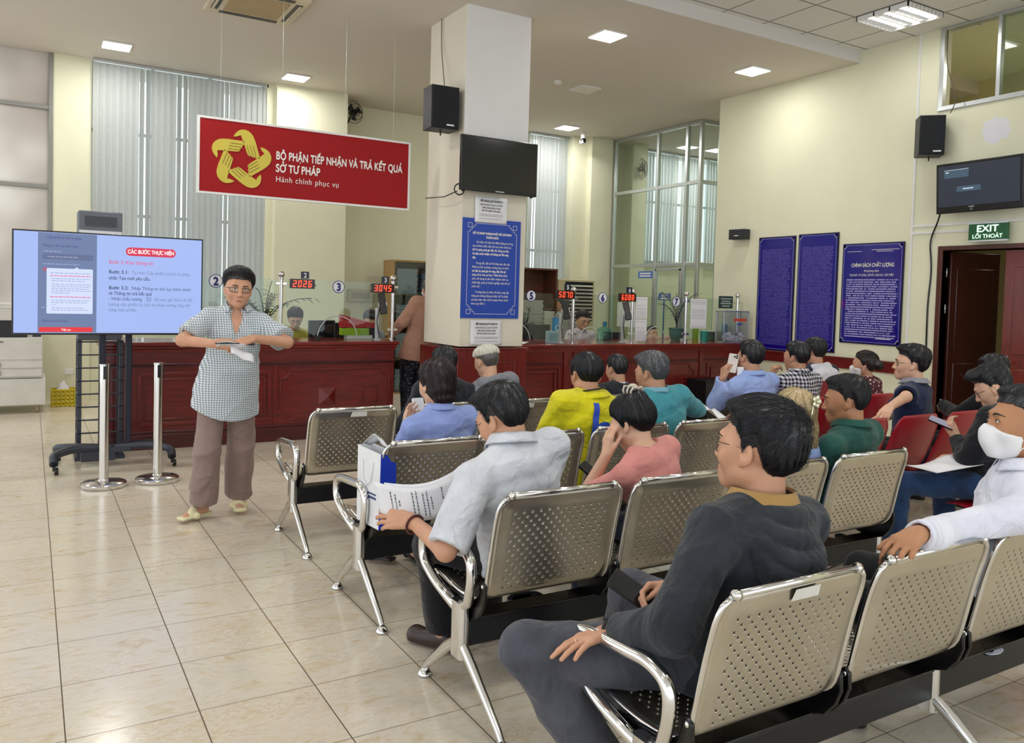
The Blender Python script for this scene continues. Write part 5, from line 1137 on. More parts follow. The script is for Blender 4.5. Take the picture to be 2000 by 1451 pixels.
# wall fan head behind sign
def fan(loc, rz, label, r=.17):
    e = empty('wall_fan', loc, rz, label, 'fan'); mb = MB()
    for k in range(24): a = 2*pi*k/24; mb.tube([(r*.15*cos(a), -.10, r*.15*sin(a)), (r*.7*cos(a), -.12, r*.7*sin(a)), (r*cos(a), -.05, r*sin(a))], .0025, 4)
    for rr in (r, r*.7, r*.4): mb.tube([(rr*cos(t), -.05-(.07 if rr < r else 0), rr*sin(t)) for t in np.linspace(0, 2*pi, 30)[:-1]], .004, 5, closed=True)
    obj('guard', mb, M_BLACKM, e); mb = MB()
    for k in range(3):
        a = 2*pi*k/3; mb.add([(.02*cos(a), -.07, .02*sin(a)), (r*.85*cos(a), -.085, r*.85*sin(a)), (r*.8*cos(a+.9), -.055, r*.8*sin(a+.9)), (.02*cos(a+1.2), -.06, .02*sin(a+1.2))], [(0, 1, 2, 3)])
    obj('blade', mb, mat('fan_blade', '1c1e24', .3), e, solid=.004); mb = MB(); mb.lathe([(0, -.09), (.045, -.085), (.05, -.02), (.035, .03), (0, .03)], (0, 0, 0), 16, axis=1); mb.tube([(0, .0, -.03), (0, .10, -.14), (0, .14, -.20)], .015, 8); obj('motor', mb, M_GLOSSB, e, 'auto'); return e
fan((4.27, 12.2, 4.32), .3, 'black wall fan half hidden behind the yellow column'); fan((10.0, 12.2, 4.05), .6, 'dark wall fan inside the glass walled office', .2)
# electrical panel
e = empty('electrical_panel', (4.36, 12.5, 1.40), 0, 'pale electrical breaker panel on the wall behind the clerks', 'electrical panel'); mb = MB(); mb.box((0, -.07, 0), (.42, 0, .20)); obj('door', mb, mat('panel_grey', 'bfb893', .5), e, bevel=.006); mb = MB(); mb.box((.05, -.075, .05), (.36, -.069, .14)); obj('window', mb, mat('panel_window', '9a9680', .2), e)
# ---------------------------------------------------------------- wide screen on rolling stand
e = empty('wide_screen', (-.12, 7.42, 1.14), 0, 'wide bright presentation screen facing the seats', 'screen'); SWd, SHt = 1.405, .825
mb = MB(); mb.box((0, -.02, 0), (SWd, .045, SHt)); obj('bezel', mb, M_BEZ, e, bevel=.004)
mb = MB(); mb.box((.012, -.0225, .016), (SWd-.012, -.0195, SHt-.012)); scn = obj('screen', mb, emis('screen_blue_white', (.36, .48, .88), .92), e)
mb = MB(); mb.box((.175, -.0235, .02), (.588, -.0226, SHt-.016)); obj('phone_view', mb, emis('screen_slate_blue', (.12, .17, .33), 1), scn)
mb = MB(); mb.box((.205, -.0245, .60), (.56, -.0236, .645)); obj('field_bar', mb, emis('screen_slate_dark', (.09, .12, .25), 1), scn)
mb = MB(); mb.rbox((.235, -.0255, .17), (.56, -.0246, .53), .008, 3, 1); mb.add([(.43, -.025, .53), (.46, -.025, .53), (.445, -.025, .545)], [(0, 1, 2)]); obj('popup', mb, emis('screen_popup', (.62, .70, .95), .95), scn)
mb = MB(); mb.rbox((.185, -.0255, .024), (.560, -.0246, .062), .006, 3, 1); obj('red_button', mb, emis('screen_red', (.72, .01, .02), 1), scn)
mb = MB(); mb.rbox((.80, -.0245, .655), (1.185, -.0236, .725), .034, 6, 1); obj('heading_pill', mb, emis('screen_crimson', (.62, .01, .06), 1), scn)
mb = MB(); mb.tube([(.222+.010*cos(t), -.025, .520+.010*sin(t)) for t in np.linspace(0, 2*pi, 20)[:-1]], .003, 5, closed=True); obj('ring_icon', mb, emis('screen_red', (.72, .01, .02)), scn)
M_SW = emis('screen_white_text', (1, 1, 1), 1.0); M_SP = emis('screen_pink_text', (.66, .10, .22), 1); M_SD = emis('screen_dark_text', (.03, .05, .13), 1); M_SG = emis('screen_grey_text', (.14, .20, .38), 1); M_SB = emis('screen_navy_text', (.06, .05, .22), 1)
def st(s_, x, z, sz, m_, al='LEFT', bd=0, sx=.86, w=None): text('screen_lettering', s_, sz, m_, scn, (x, -.0262, z), align=al, sx=sx, bold=bd, ext=.0002, width=w)
st('CÁC BƯỚC THỰC HIỆN', .992, .675, .044, M_SW, 'CENTER', .001, .84, w=0.355); st('Bước 3: Khai thông tin', .675, .585, .042, M_SP, bd=.0004, w=0.332); st('Bước 3.1:', .675, .505, .040, M_SD, bd=.0008, w=.145); st('Tại màn Cấp phiếu Lý lịch tư pháp,', .845, .505, .038, M_SG, sx=.83, w=0.458); st('nhấn Tạo mới yêu cầu.', .675, .455, .040, M_SD, bd=.0005, w=0.31)
st('Bước 3.2:', .675, .375, .040, M_SD, bd=.0008, w=.145); st('Nhập Thông tin thủ tục hành chính', .845, .375, .038, M_SD, sx=.83, w=0.458); st('và Thông tin trả kết quả', .675, .330, .040, M_SD, bd=.0005, w=0.325); st('- Nhấn biểu tượng', .675, .285, .039, M_SD, w=0.25); st('để xem giải thích về đối', 1.02, .285, .038, M_SG, sx=.83, w=0.3); st('tượng cấp phiếu Lý lịch tư pháp tương ứng với', .675, .240, .038, M_SG, sx=.81, w=0.624); st('từng loại phiếu', .675, .195, .039, M_SG, w=0.207)
mb = MB(); mb.tube([(.978+.016*cos(t), -.026, .298+.016*sin(t)) for t in np.linspace(0, 2*pi, 20)[:-1]], .0018, 5, closed=True); obj('ring_icon', mb, M_SD, scn); st('?', .978, .288, .026, M_SD, 'CENTER')
st('Cấp phiếu lý lịch tư pháp', .235, .765, .028, M_SB, bd=.0004); st('Thông tin thủ tục hành chính', .205, .700, .025, M_SB, bd=.0003); st('Tiếp tục', .372, .034, .024, M_SW, 'CENTER'); st('Thông tin trả kết quả', .205, .105, .024, M_SB, bd=.0003)
mb = MB(); rs = random.Random(5)
for z, x0, x1 in ((.490, .26, .54), (.445, .27, .54), (.428, .27, .50), (.400, .27, .54), (.383, .27, .545), (.366, .27, .53), (.349, .27, .545), (.332, .27, .40), (.272, .27, .54), (.255, .27, .52), (.238, .27, .30), (.212, .27, .50), (.195, .27, .53), (.66, .215, .34), (.618, .24, .45), (.56, .21, .47), (.215, .2, .225)):
    x = x0
    while x < x1: w__ = rs.uniform(.012, .032); mb.box((x, -.0263, z), (min(x+w__, x1), -.0258, z+.006)); x += w__+.006
obj('small_print', mb, emis('screen_small_print', (.30, .36, .55), 1), scn)
mb = MB()
for z, x0, x1 in ((.468, .26, .55), (.300, .26, .545)):
    x = x0
    while x < x1: w__ = rs.uniform(.012, .032); mb.box((x, -.0263, z), (min(x+w__, x1), -.0258, z+.007)); x += w__+.005
obj('small_print', mb, emis('screen_pink_print', (.72, .12, .25)), scn)
mb = MB(); mb.box((.14, -.0, -.018), (.20, .02, 0)); obj('sensor', mb, M_BEZ, e); 
e = empty('screen_stand', (.62, 7.72, 0), 0, 'dark grey rolling stand under the wide screen', 'stand'); M_STD = mat('stand_grey', '3a3d47', .35, .3)
mb = MB()
for x in (-.085, .12): mb.box((x-.025, -.03, .13), (x+.025, .03, 1.55))
obj('upright', mb, mat('stand_post_navy', '191c2e', .35, .2), e, bevel=.006); mb = MB(); mb.box((-.2, -.11, 1.35), (.3, -.03, 1.55)); mb.box((-.12, -.03, 1.3), (.15, .03, 1.33)); obj('mount_plate', mb, M_BLACKM, e); mb = MB(); mb.box((-.10, -.06, .12), (.14, .06, .16)); mb.box((-.24, -.035, .045), (.02, .035, .14))
for s_ in (-1, 1):
    mb.tube(arc_path([(s_*.02, -.0, .15), (s_*.30, -.04, .165), (s_*.45, -.16, .14), (s_*.445, -.25, .085)], .12, 6), .034, 12, flat=1); mb.tube(arc_path([(s_*.02, .02, .15), (s_*.30, .10, .16), (s_*.42, .26, .13), (s_*.41, .34, .09)], .12, 6), .030, 12)
obj('base', mb, M_STD, e, 'auto')
for x, y in ((-.445, -.26), (.445, -.26), (-.41, .35), (.41, .35)):
    mb = MB(); mb.lathe([(0, -.014), (.026, -.014), (.030, -.008), (.030, .008), (.026, .014), (0, .014)], (x+.018, y, .030), 18, axis=0); mb.box((x-.01, y-.022, .035), (x+.012, y+.022, .075)); c_ = obj('caster', mb, M_GLOSSB, e, 'auto'); mb = MB(); mb.lathe([(0, -.016), (.011, -.016), (.011, .016), (0, .016)], (x+.018, y, .030), 14, axis=0); obj('caster_hub', mb, M_LET, c_)
# ticket kiosk with rack behind the screen
e = empty('ticket_kiosk', (.36, 7.98, 0), 0, 'tall grey ticket kiosk partly hidden behind the wide screen', 'kiosk'); M_KIO = mat('kiosk_grey', '62666f', .45); mb = MB(); mb.box((0, .0, 1.06), (.345, .28, 2.19)); obj('cabinet', mb, M_KIO, e, bevel=.01)
mb = MB(); mb.box((.05, -.004, 2.06), (.30, .0, 2.145)); obj('display', mb, M_SCR, e); mb = MB(); mb.box((.005, -.006, 1.955), (.34, -.001, 2.02)); p_ = obj('paper_label', mb, M_PAPER, e); text('label_lettering', 'VNEID', .035, M_PINK, p_, (.17, -.0065, 1.97), align='CENTER', sx=.9)
mb = MB()
for x in (0.0, .33): mb.box((x, 0, .02), (x+.035, .05, 1.06)); mb.box((x, .24, .02), (x+.035, .28, 1.06))
for k in range(9): z = .12+.115*k; mb.box((0, .0, z), (.365, .03, z+.012)); mb.box((0, .0, z), (.015, .28, z+.012))
obj('rack', mb, M_STD, e, bevel=.003); mb = MB(); mb.box((-.015, -.01, .0), (.38, .29, .03)); obj('foot', mb, M_STD, e)
# bollards
def bollard(x, y, label):
    e = empty('queue_post', (x, y, 0), 0, label, 'queue post', 'stainless queue posts'); mb = MB(); mb.lathe([(0, 0), (.158, 0), (.162, .006), (.162, .028), (.152, .038), (.04, .052), (.035, .06), (0, .06)], (0, 0, 0), 40); obj('base', mb, M_CHROME, e, 'auto')
    mb = MB(); mb.lathe([(.033, .05), (.033, .80), (.0345, .80), (.0345, .935), (.038, .937), (.038, .945), (0, .945)], (0, 0, 0), 28); obj('post', mb, M_CHROME, e, 'auto'); mb = MB(); mb.box((-.012, -.037, .83), (.012, -.030, .93)); mb.box((.030, -.012, .83), (.037, .012, .93)); obj('belt_slot', mb, M_BEZ, e)
bollard(.497, 6.90, 'stainless queue post nearer the left edge, in front of the stand'); bollard(.882, 6.93, 'stainless queue post nearer the standing man')
# copier
e = empty('photocopier', (-1.0, 11.15, 0), 0, 'large pale grey photocopier at the left edge', 'photocopier'); M_COP = mat('copier_grey', 'd3d2cb', .5); x1 = 1.17
mb = MB(); mb.box((0, 0, .42), (x1-.03, .65, .90)); mb.box((.0, .02, .0+.09), (x1+.0, .66, .42)); obj('body', mb, M_COP, e, bevel=.012)
mb = MB(); mb.box((0, .0, 1.10), (.98, .62, 1.30)); mb.box((0, -.01, 1.24), (.99, .62, 1.26)); obj('scanner_lid', mb, M_COP, e, bevel=.02, seg=3); mb = MB(); mb.box((0, .03, .90), (.98, .62, 1.10)); obj('paper_bay', mb, mat('copier_dark', '15161c', .4), e)
for z0, z1 in ((.54, .62), (.44, .525)):
    mb = MB(); mb.box((0, -.012, z0), (x1-.035, .0, z1)); d_ = obj('paper_tray', mb, M_COP, e, bevel=.004); mb = MB(); mb.box((.52, -.018, z0+.015), (.72, -.011, z1-.015)); obj('tray_handle', mb, mat('copier_handle', '9b9a95', .5), d_)
mb = MB(); mb.box((0, -.012, .64), (x1-.035, 0, .90)); obj('front_cover', mb, M_COP, e, bevel=.004); mb = MB(); mb.box((.66, -.012, .10), (x1, .005, .41)); mb.box((.0, -.012, .10), (.65, .005, .41)); obj('stand_door', mb, M_COP, e, bevel=.004)
text('maker_lettering', 'Canon', .045, mat('ink_black', '22222a', .5, var=0), e, (.62, -.0135, .84), bold=.001)
for x in (.1, 1.08): mb = MB(); mb.lathe([(0, -.015), (.035, -.015), (.035, .015), (0, .015)], (x, .08, .037), 16, axis=0); mb.box((x-.02, .05, .05), (x+.02, .11, .10)); obj('caster', mb, mat('caster_tan', 'a89878', .5), e, 'auto')
# yellow basket
e = empty('plastic_basket', (.245, 11.62, 0), 0, 'yellow plastic basket on the floor beside the photocopier', 'basket'); M_YP = mat('yellow_plastic', 'd8c31c', .4); mb = MB(); w_, d_, h_ = .30, .22, .22
for q, (a, b) in enumerate((((0, 0, 0), (w_, .008, h_)), ((0, d_, 0), (w_, d_+.008, h_)), ((0, 0, 0), (.008, d_, h_)), ((w_, 0, 0), (w_+.008, d_, h_)))):
    L_ = w_ if q < 2 else d_; n_ = 6
    for k in range(n_+1):
        if q < 2: mb.box((k*L_/n_-.007, a[1], 0), (k*L_/n_+.007, b[1], h_))
        else: mb.box((a[0], k*L_/n_-.007, 0), (b[0], k*L_/n_+.007, h_))
    for z in (0, .05, .10, .15, .195): mb.box((a[0], a[1], z), (b[0], b[1], z+.022))
mb.box((-.012, -.012, h_-.015), (w_+.02, 0.01, h_)); mb.box((0, 0, 0), (w_, d_, .008)); obj('basket_wall', mb, M_YP, e, bevel=.003)
mb = MB(); mb.grid(lambda a, b: (.3+a*.14, 11.66+b*.15, .20+.11*sin(a*3.1)*sin(b*3.1)+.02*sin(a*17+b*9)), 8, 8); tag(obj('crumpled_bag', mb, M_PAPER, None, True), 'white crumpled plastic bag in the yellow basket', 'bag')
e = empty('socket_outlet', (.40, 12.098, .36), 0, 'white wall socket above the yellow basket', 'socket'); mb = MB(); mb.box((0, -.012, 0), (.10, 0, .075)); obj('face_plate', mb, M_PVC, e, bevel=.004)
# ---------------------------------------------------------------- office furniture behind the counter
M_CABW = wood_mat('cabinet_oak', '8a6a3c', 'a9854e', .4); M_CABB = wood_mat('cabinet_brown', '4e2a18', '6b3b22', .4)
def cabinet(x, y, w, d, z0, z1, label, m_, books, glassd=True, shelves=4):
    e = empty('filing_cabinet', (x, y, 0), 0, label, 'cabinet'); mb = MB(); t_ = .03
    mb.box((0, 0, z0), (t_, d, z1)); mb.box((w-t_, 0, z0), (w, d, z1)); mb.box((-.003, -.003, z1-t_), (w+.003, d+.001, z1+.002)); mb.box((.002, .002, z0), (w-.002, d-.002, z0+t_)); mb.box((0, d-.01, z0), (w, d, z1)); obj('carcass', mb, m_, e, bevel=.004)
    mb = MB(); zs = [z0+t_+(z1-z0-2*t_)*k/shelves for k in range(1, shelves)]
    for z in zs: mb.box((t_, .01, z-.01), (w-t_, d-.01, z+.01))
    obj('shelf', mb, m_, e)
    if glassd: mb = MB(); mb.box((t_*.5, -.006, z0+t_), (w-t_*.5, -.001, z1-t_)); g_ = obj('glass_door', mb, glass('cabinet_glass', (.75, .82, .85), refl=1.2), e)
    return zs
PAPC = ['c9c8c0', 'b7b6b0', 'd8d6cc', '8e9aa8', '2c4a86', 'a99f86', '6f7f92']
def papers(x, y, z, w, d, hh, label, grp=None, seed=1, name='paper_stack'):
    mb = MB(); rs = random.Random(seed); k = max(2, int(hh/.022)); 
    for i in range(k): o_ = rs.uniform(-.012, .012); mb.box((x+o_, y+rs.uniform(-.01, .01), z+hh*i/k+.001), (x+w+o_, y+d, z+hh*(i+1)/k-.002))
    tag(obj(name, mb, mat('papers_%d' % (seed % 4), PAPC[seed % 4], .7), None), label, 'papers', grp)
zs = cabinet(4.78, 11.6, .95, .42, 0, 2.06, 'oak filing cabinet with glass doors full of papers left of pillar', M_CABW, 1)
lv = ['bottom', 'lower', 'upper', 'top']; zz = [.035]+[z+.012 for z in zs]
for k in range(4):
    for j in range(2): papers(4.86+.42*j, 11.66, zz[k], .34, .30, .33+.06*((k+j) % 2), 'stack of bound papers on the %s shelf, %s side, in the glass fronted cabinet' % (lv[k], ('left', 'right')[j]), 'paper stacks in the glass fronted cabinet', k*2+j)
zs = cabinet(7.0, 11.6, .80, .42, 0, 2.04, 'brown open cupboard behind the clerk, right of the pillar', M_CABB, 1, False, 3)
for j in range(2): papers(7.12+.23*j, 11.30, .75, .20, .3, .75-.18*j, 'tall stack of pale files %s in front of the brown cupboard' % (('on the left', 'on the right')[j]), None, 9+j)
# air cooler / window grille box
e = empty('air_cooler', (7.92, 11.75, 0), 0, 'tall beige air cooler with dark slats behind the clerk with glasses', 'air cooler'); mb = MB(); mb.box((0, 0, 0), (.78, .40, 1.88)); obj('cabinet', mb, mat('cooler_beige', 'cfc39a', .5), e, bevel=.01); mb = MB(); mb.box((.14, -.004, 1.15), (.74, .0, 1.84)); b_ = obj('opening', mb, M_BLACKM, e); mb = MB()
for k in range(10): z = 1.17+.065*k; mb.hexa([(.15, -.02, z), (.73, -.02, z), (.73, -.004, z+.02), (.15, -.004, z+.02), (.15, -.02, z+.008), (.73, -.02, z+.008), (.73, -.004, z+.028), (.15, -.004, z+.028)])
obj('slat', mb, mat('cooler_slat', 'bdb9a8', .4), b_)
# desks behind the counters
for (x0, x1, y, lb) in ((.9, 3.7, 9.0, 'low pale desk behind the left counter'), (4.9, 8.5, 8.87, 'low pale desk behind the right counter')):
    e = empty('office_desk', (x0, y, 0), 0, lb, 'desk'); mb = MB(); mb.box((0, 0, .72), (x1-x0, .36, .75)); obj('desk_top', mb, mat('desk_laminate', 'c9bb9a', .4), e, bevel=.004); 
    for x in (.05, x1-x0-.09): mb = MB(); mb.box((x, .05, 0), (x+.04, .32, .72)); obj('leg', mb, M_CABW, e)
def monitor(x, y, z, w, hh, rz, label, col='14161e'):
    e = empty('monitor', (x, y, z), rz, label, 'monitor', 'computer monitors behind the counter'); mb = MB(); mb.box((-w/2, -.02, .10), (w/2, .02, .10+hh)); obj('case', mb, mat('monitor_'+col, col, .35, var=0), e, bevel=.006); mb = MB(); mb.box((-.02, 0, .01), (.02, .03, .12)); mb.box((-.1, -.06, 0), (.1, .08, .012)); obj('foot', mb, M_BLACKM, e)
    mb = MB(); mb.lathe([(0, -.022), (.02, -.022), (.02, -.020), (0, -.020)], (0, 0, .10+hh*.45), 16, axis=1); obj('badge', mb, mat('monitor_badge', '3a3f4a', .3), e)
monitor(3.28, 9.05, .75, .54, .34, 0, 'black monitor seen from behind, in front of the dark haired clerk'); monitor(2.92, 9.22, .75, .34, .36, radians(14), 'black monitor right of the clerk in yellow', '1a1d28'); monitor(5.78, 9.12, .75, .46, .34, radians(-6), 'black monitor on the desk near the number 5 sticker', '1b1f24'); monitor(7.08, 9.12, .75, .28, .24, 0, 'small dark monitor behind the water bottle', '23262c')
# camera stands on the counter
def tstand(x, y, z, label, dark=True, ph=.36):
    e = empty('tablet_stand', (x, y, z), 0, label, 'tablet stand', 'tablet stands on the counter'); mb = MB(); mb.box((-.035, -.035, 0), (.035, .035, .02)); mb.box((-.02, -.012, .02), (.02, .012, ph)); obj('column', mb, mat('stand_silver', 'bfc3c6', .3, .5), e, bevel=.004); mb = MB(); mb.box((-.04, -.012, -.11), (.04, .012, .13)); o = obj('tablet', mb, M_GLOSSB, e, bevel=.008, loc=(.055, -.02, ph+.04)); o.rotation_euler = (radians(-12), radians(-10), radians(-25)); mb = MB(); mb.box((-.046, -.006, -.02), (.046, .018, .02)); obj('clamp', mb, M_PVC, o); mb = MB(); mb.tube([(-.02, -.03, .0), (-.05, -.03, -.15), (-.02, -.03, -.30)], .005, 6); obj('cord', mb, M_BLACKM, e, True, loc=(.04, 0, ph))
tstand(3.30, Yl-.09, zl, 'tablet on a silver stand left of the number 3 post'); tstand(5.48, Yr-.09, zr, 'tablet on a silver stand left of the clerk with glasses'); tstand(6.42, Yr-.09, zr, 'tablet on a silver stand left of the taped notices')
e = empty('tablet_stand', (1.90, 9.15, .75), 0, 'white framed tablet behind the standing man on the counter side', 'tablet stand'); mb = MB(); mb.box((-.08, -.01, .42), (.08, .01, .82)); obj('frame', mb, M_PVC, e, bevel=.006); mb = MB(); mb.box((-.065, -.013, .47), (.065, -.009, .80)); obj('screen', mb, mat('tablet_slate', '1c2538', .2, var=0), e); mb = MB(); mb.box((-.03, -.02, 0), (.03, .02, .43)); mb.box((-.04, -.015, .82), (.04, .02, .85)); obj('column', mb, M_BLACKM, e)
# folders
e = empty('document_box', (3.00, 8.74, 1.022), 0, 'red folder lying over a lime green box on the counter', 'box'); mb = MB(); mb.box((0, 0, .04), (.32, .10, .12)); obj('green_box', mb, mat('lime_card', '9dc41a', .5), e, bevel=.004); mb = MB(); mb.box((.06, .0, 0), (.36, .11, .04)); obj('white_tray', mb, M_PVC, e, bevel=.004); mb = MB(); mb.hexa([(0, .0, .125), (.42, .0, .125), (.42, .12, .125), (0, .12, .125), (.0, .0, .27), (.43, .0, .16), (.43, .12, .16), (0, .12, .27)]); obj('red_folder', mb, mat('red_card', 'c01528', .5), e, bevel=.004)
# ---- things on the right counter
e = empty('ballot_box', (8.08, 7.955, 1.0), 0, 'clear acrylic ballot box holding slips at the counter end', 'box'); w_, d_, h_ = .47, .165, .44
mb = MB(); t_ = .016
for x in (0, w_-t_):
    for y in (0, d_-t_): mb.box((x, y, 0), (x+t_, y+t_, h_))
for z in (0, h_-t_):
    for a, b in (((0, 0), (w_, t_)), ((0, d_-t_), (w_, d_)), ((0, 0), (t_, d_)), ((w_-t_, 0), (w_, d_))): mb.box((a[0], a[1], z), (b[0], b[1], z+t_))
obj('frame', mb, M_ALU, e, bevel=.003); mb = MB(); mb.box((.01, .01, .01), (w_-.01, .016, h_-.01)); mb.box((.01, .01, .01), (.016, d_-.01, h_-.01)); mb.box((w_-.016, .01, .01), (w_-.01, d_-.01, h_-.01)); mb.box((.01, d_-.016, .01), (w_-.01, d_-.01, h_-.01)); mb.box((.0, 0, h_-.012), (w_, d_, h_-.006)); obj('panel', mb, glass('acrylic', (.92, .93, .95), refl=1.3), e)
mb = MB(); mb.box((.18, -.001, .30), (.42, 0.0, .335)); obj('red_strip_lettering', mb, mat('label_red', 'd8482c', .5, var=0), e); mb = MB(); mb.box((.25, -.001, .245), (.34, .0, .27)); obj('blue_emblem', mb, mat('label_blue', '36559b', .5, var=0), e)
mb = MB(); rs = random.Random(3)
for k in range(26):
    a = rs.random()*3; x = rs.uniform(.07, .40); y = rs.uniform(.03, .12); z = .02+rs.random()*.08; mb.box((x, y, z), (x+rs.uniform(.03, .07), y+.003, z+rs.uniform(.02, .05)))
tag(obj('ballot_slips', mb, M_PAPER, None, loc=(8.08, 7.955, 1.0)), 'small paper slips lying inside the acrylic box', 'papers', None, 'stuff')
def gnotice(x, z, w, hh, label, yy=None, n=1):
    e = empty('taped_notice', (x, (yy or Yr)-.006, z), 0, label, 'notice'); mb = MB(); mb.box((0, -.001, 0), (w, 0, hh)); obj('sheet', mb, M_PAPER, e); mb = MB(); rs = random.Random(int(x*100))
    for k in range(int(hh/.020)-1):
        if rs.random() < .35: continue
        z_ = hh-.03-k*.020; x_ = .02
        while x_ < w-.03: q = rs.uniform(.01, .03); mb.box((x_, -.0018, z_), (min(x_+q, w-.02), -.001, z_+.005)); x_ += q+.006
    obj('print', mb, mat('small_print_grey', '8d8d96'), e)
gnotice(6.70, 1.02, .185, .28, 'lower white notice taped on the glass right of display 6'); gnotice(6.70, 1.31, .185, .28, 'upper white notice taped on the glass right of display 6'); gnotice(7.64, 1.19, .29, .40, 'large white notice taped on the glass left of the ballot box')
mb = MB(); mb.box((9.305, 11.25, 1.06), (9.315, 11.85, 1.50)); tag(obj('notice_sheet', mb, M_PAPER), 'plain white sheet on the glass partition behind display 6088', 'notice')
e = empty('sign_plate', (8.14, Yr-.02, 1.47), 0, 'dark green printed sign plate above the clear ballot box', 'sign'); mb = MB(); mb.box((0, -.006, 0), (.26, .006, .17)); obj('plate', mb, mat('plate_green', '33473f', .4), e); mb = MB()
for z, a, b in ((.125, .03, .23), (.09, .05, .21), (.06, .03, .23), (.025, .06, .2)): mb.box((a, -.0075, z), (b, -.006, z+.014))
obj('print', mb, mat('plate_print', 'b8c4b4', .5), e)
e = empty('sign_plate', (7.76, 8.95, 1.56), 0, 'small slate blue sign plate left of the number 7 sticker', 'sign'); mb = MB(); mb.hexa([(0, 0, 0), (.24, 0, 0), (.24, .01, 0), (0, .01, 0), (.02, .0, .10), (.24, 0, .10), (.24, .01, .10), (.02, .01, .10)]); mb.box((.11, 0, -.83), (.13, .01, 0)); obj('plate', mb, mat('plate_slate', '4d6b96', .4), e); text('plate_lettering', 'QUẦY', .045, M_LET, e, (.12, -.002, .052), align='CENTER', bold=.001); mb = MB(); mb.box((.04, -.002, .015), (.21, -.0005, .035)); obj('print', mb, M_LET, e)
e = empty('sign_plate', (9.33, 11.30, 1.94), -pi/2, 'small blue office sign on the glass partition', 'sign'); mb = MB(); mb.box((0, -.01, 0), (.38, 0, .12)); obj('plate', mb, mat('plate_blue', '3d6bc0', .4), e); mb = MB(); mb.box((.04, -.012, .07), (.34, -.010, .095)); mb.box((.04, -.012, .025), (.34, -.010, .05)); obj('print', mb, M_LET, e)
# plants
def leaf(mb, p, d, L, w, droop=.3, n=6):
    d = nrm(d); sd = nrm(np.cross(d, [0, 0, 1])+1e-6); o = len(mb.v); p = np.array(p, float)
    for k in range(n+1):
        t = k/n; c = p+d*L*t+np.array([0, 0, -droop*L*t*t]); ww = w*math.sin(pi*min(t*.9+.08, 1))
        mb.v += [tuple(c-sd*ww), tuple(c+sd*ww)]
    for k in range(n): mb.f.append((o+2*k, o+2*k+1, o+2*k+3, o+2*k+2)); mb.mi.append(0)
M_LEAF = mat('leaf_green', '2f5a2a', .45, var=.2, vs=9); M_LEAFD = mat('leaf_dark', '26362a', .5, var=.2)
def palm(loc, label, s=1, pot='pot_green', pc='5f8577', m_=None, nf=9, base=.75):
    e = empty('potted_palm', loc, 0, label, 'potted plant'); mb = MB(); mb.lathe([(0, 0), (.06*s, 0), (.085*s, .06*s), (.09*s, .13*s), (.10*s, .14*s), (.10*s, .155*s), (.085*s, .155*s), (.08*s, .13*s), (0, .13*s)], (0, 0, 0), 22); obj('pot', mb, mat(pot, pc, .35), e, 'auto'); rs = random.Random(int(loc[0]*10)); st_ = MB(); lf_ = MB()
    for k in range(nf):
        a = 2*pi*k/nf+rs.uniform(-.2, .2); tilt = rs.uniform(.15, .9); L = s*rs.uniform(.35, .55); pts = []
        for i in range(7): t = i/6; r = L*tilt*t*t*1.0; pts.append(np.array([cos(a)*r, sin(a)*r*.7, .13*s+L*t*1.1-L*.45*tilt*t**3]))
        st_.tube(pts, .004*s, 5)
        for i in range(2, 7):
            for q in (-1, 1):
                d = nrm(pts[i]-pts[i-1]); sd = nrm(np.cross(d, [0, 0, 1])); 
                for j in range(2): leaf(lf_, pts[i]-(pts[i]-pts[i-1])*.5*j, sd*q+d*.7, .13*s, .007*s, .35)
    obj('stem', st_, M_LEAFD, e, True); obj('leaf', lf_, m_ or M_LEAF, e, True)['kind'] = 'stuff'
palm((7.77, 8.55, 1.0), 'thin palm in a green glazed pot on the counter by the number 7 sticker', 1.15, m_=M_LEAFD, nf=6); palm((2.28, 9.3, .85), 'leafy green plant behind the left counter beside the standing man', 1.3, 'pot_brown', '4a3526', M_LEAF, 12)
def bush(loc, label, s=1):
    e = empty('potted_plant', loc, 0, label, 'potted plant'); mb = MB(); mb.lathe([(0, 0), (.08, 0), (.10, .18), (.09, .18), (0, .16)], (0, 0, 0), 18); obj('pot', mb, mat('pot_white', 'c9c9c4', .4), e, 'auto'); lf_ = MB(); st_ = MB(); rs = random.Random(2)
    for k in range(9):
        a = rs.random()*6.28; t_ = np.array([cos(a)*.10*s, sin(a)*.10*s, .16+.55*s*rs.uniform(.7, 1)]); st_.tube([(0, 0, .15), tuple(t_*.5+[0, 0, .1]), tuple(t_)], .004, 5)
        for j in range(10): t = .3+.7*j/9; leaf(lf_, t_*t+[0, 0, .15*(1-t)], (rs.uniform(-1, 1), rs.uniform(-1, 1), rs.uniform(-.1, .6)), .12*s, .018*s)
    obj('stem', st_, M_LEAFD, e, True); obj('leaf', lf_, M_LEAF, e, True)['kind'] = 'stuff'
bush((6.90, 11.2, .75), 'green bushy plant beside the brown cupboard, right of the pillar', .9)
e = empty('side_table', (6.42, 10.95, 0), 0, 'pale low table carrying the bushy plant', 'table'); mb = MB(); mb.box((0, 0, .71), (.8, .5, .745)); obj('table_top', mb, M_CABW, e); mb = MB(); [mb.box((x, y, 0), (x+.04, y+.04, .71)) for x in (0.02, .74) for y in (.02, .44)]; obj('leg', mb, M_CABW, e)
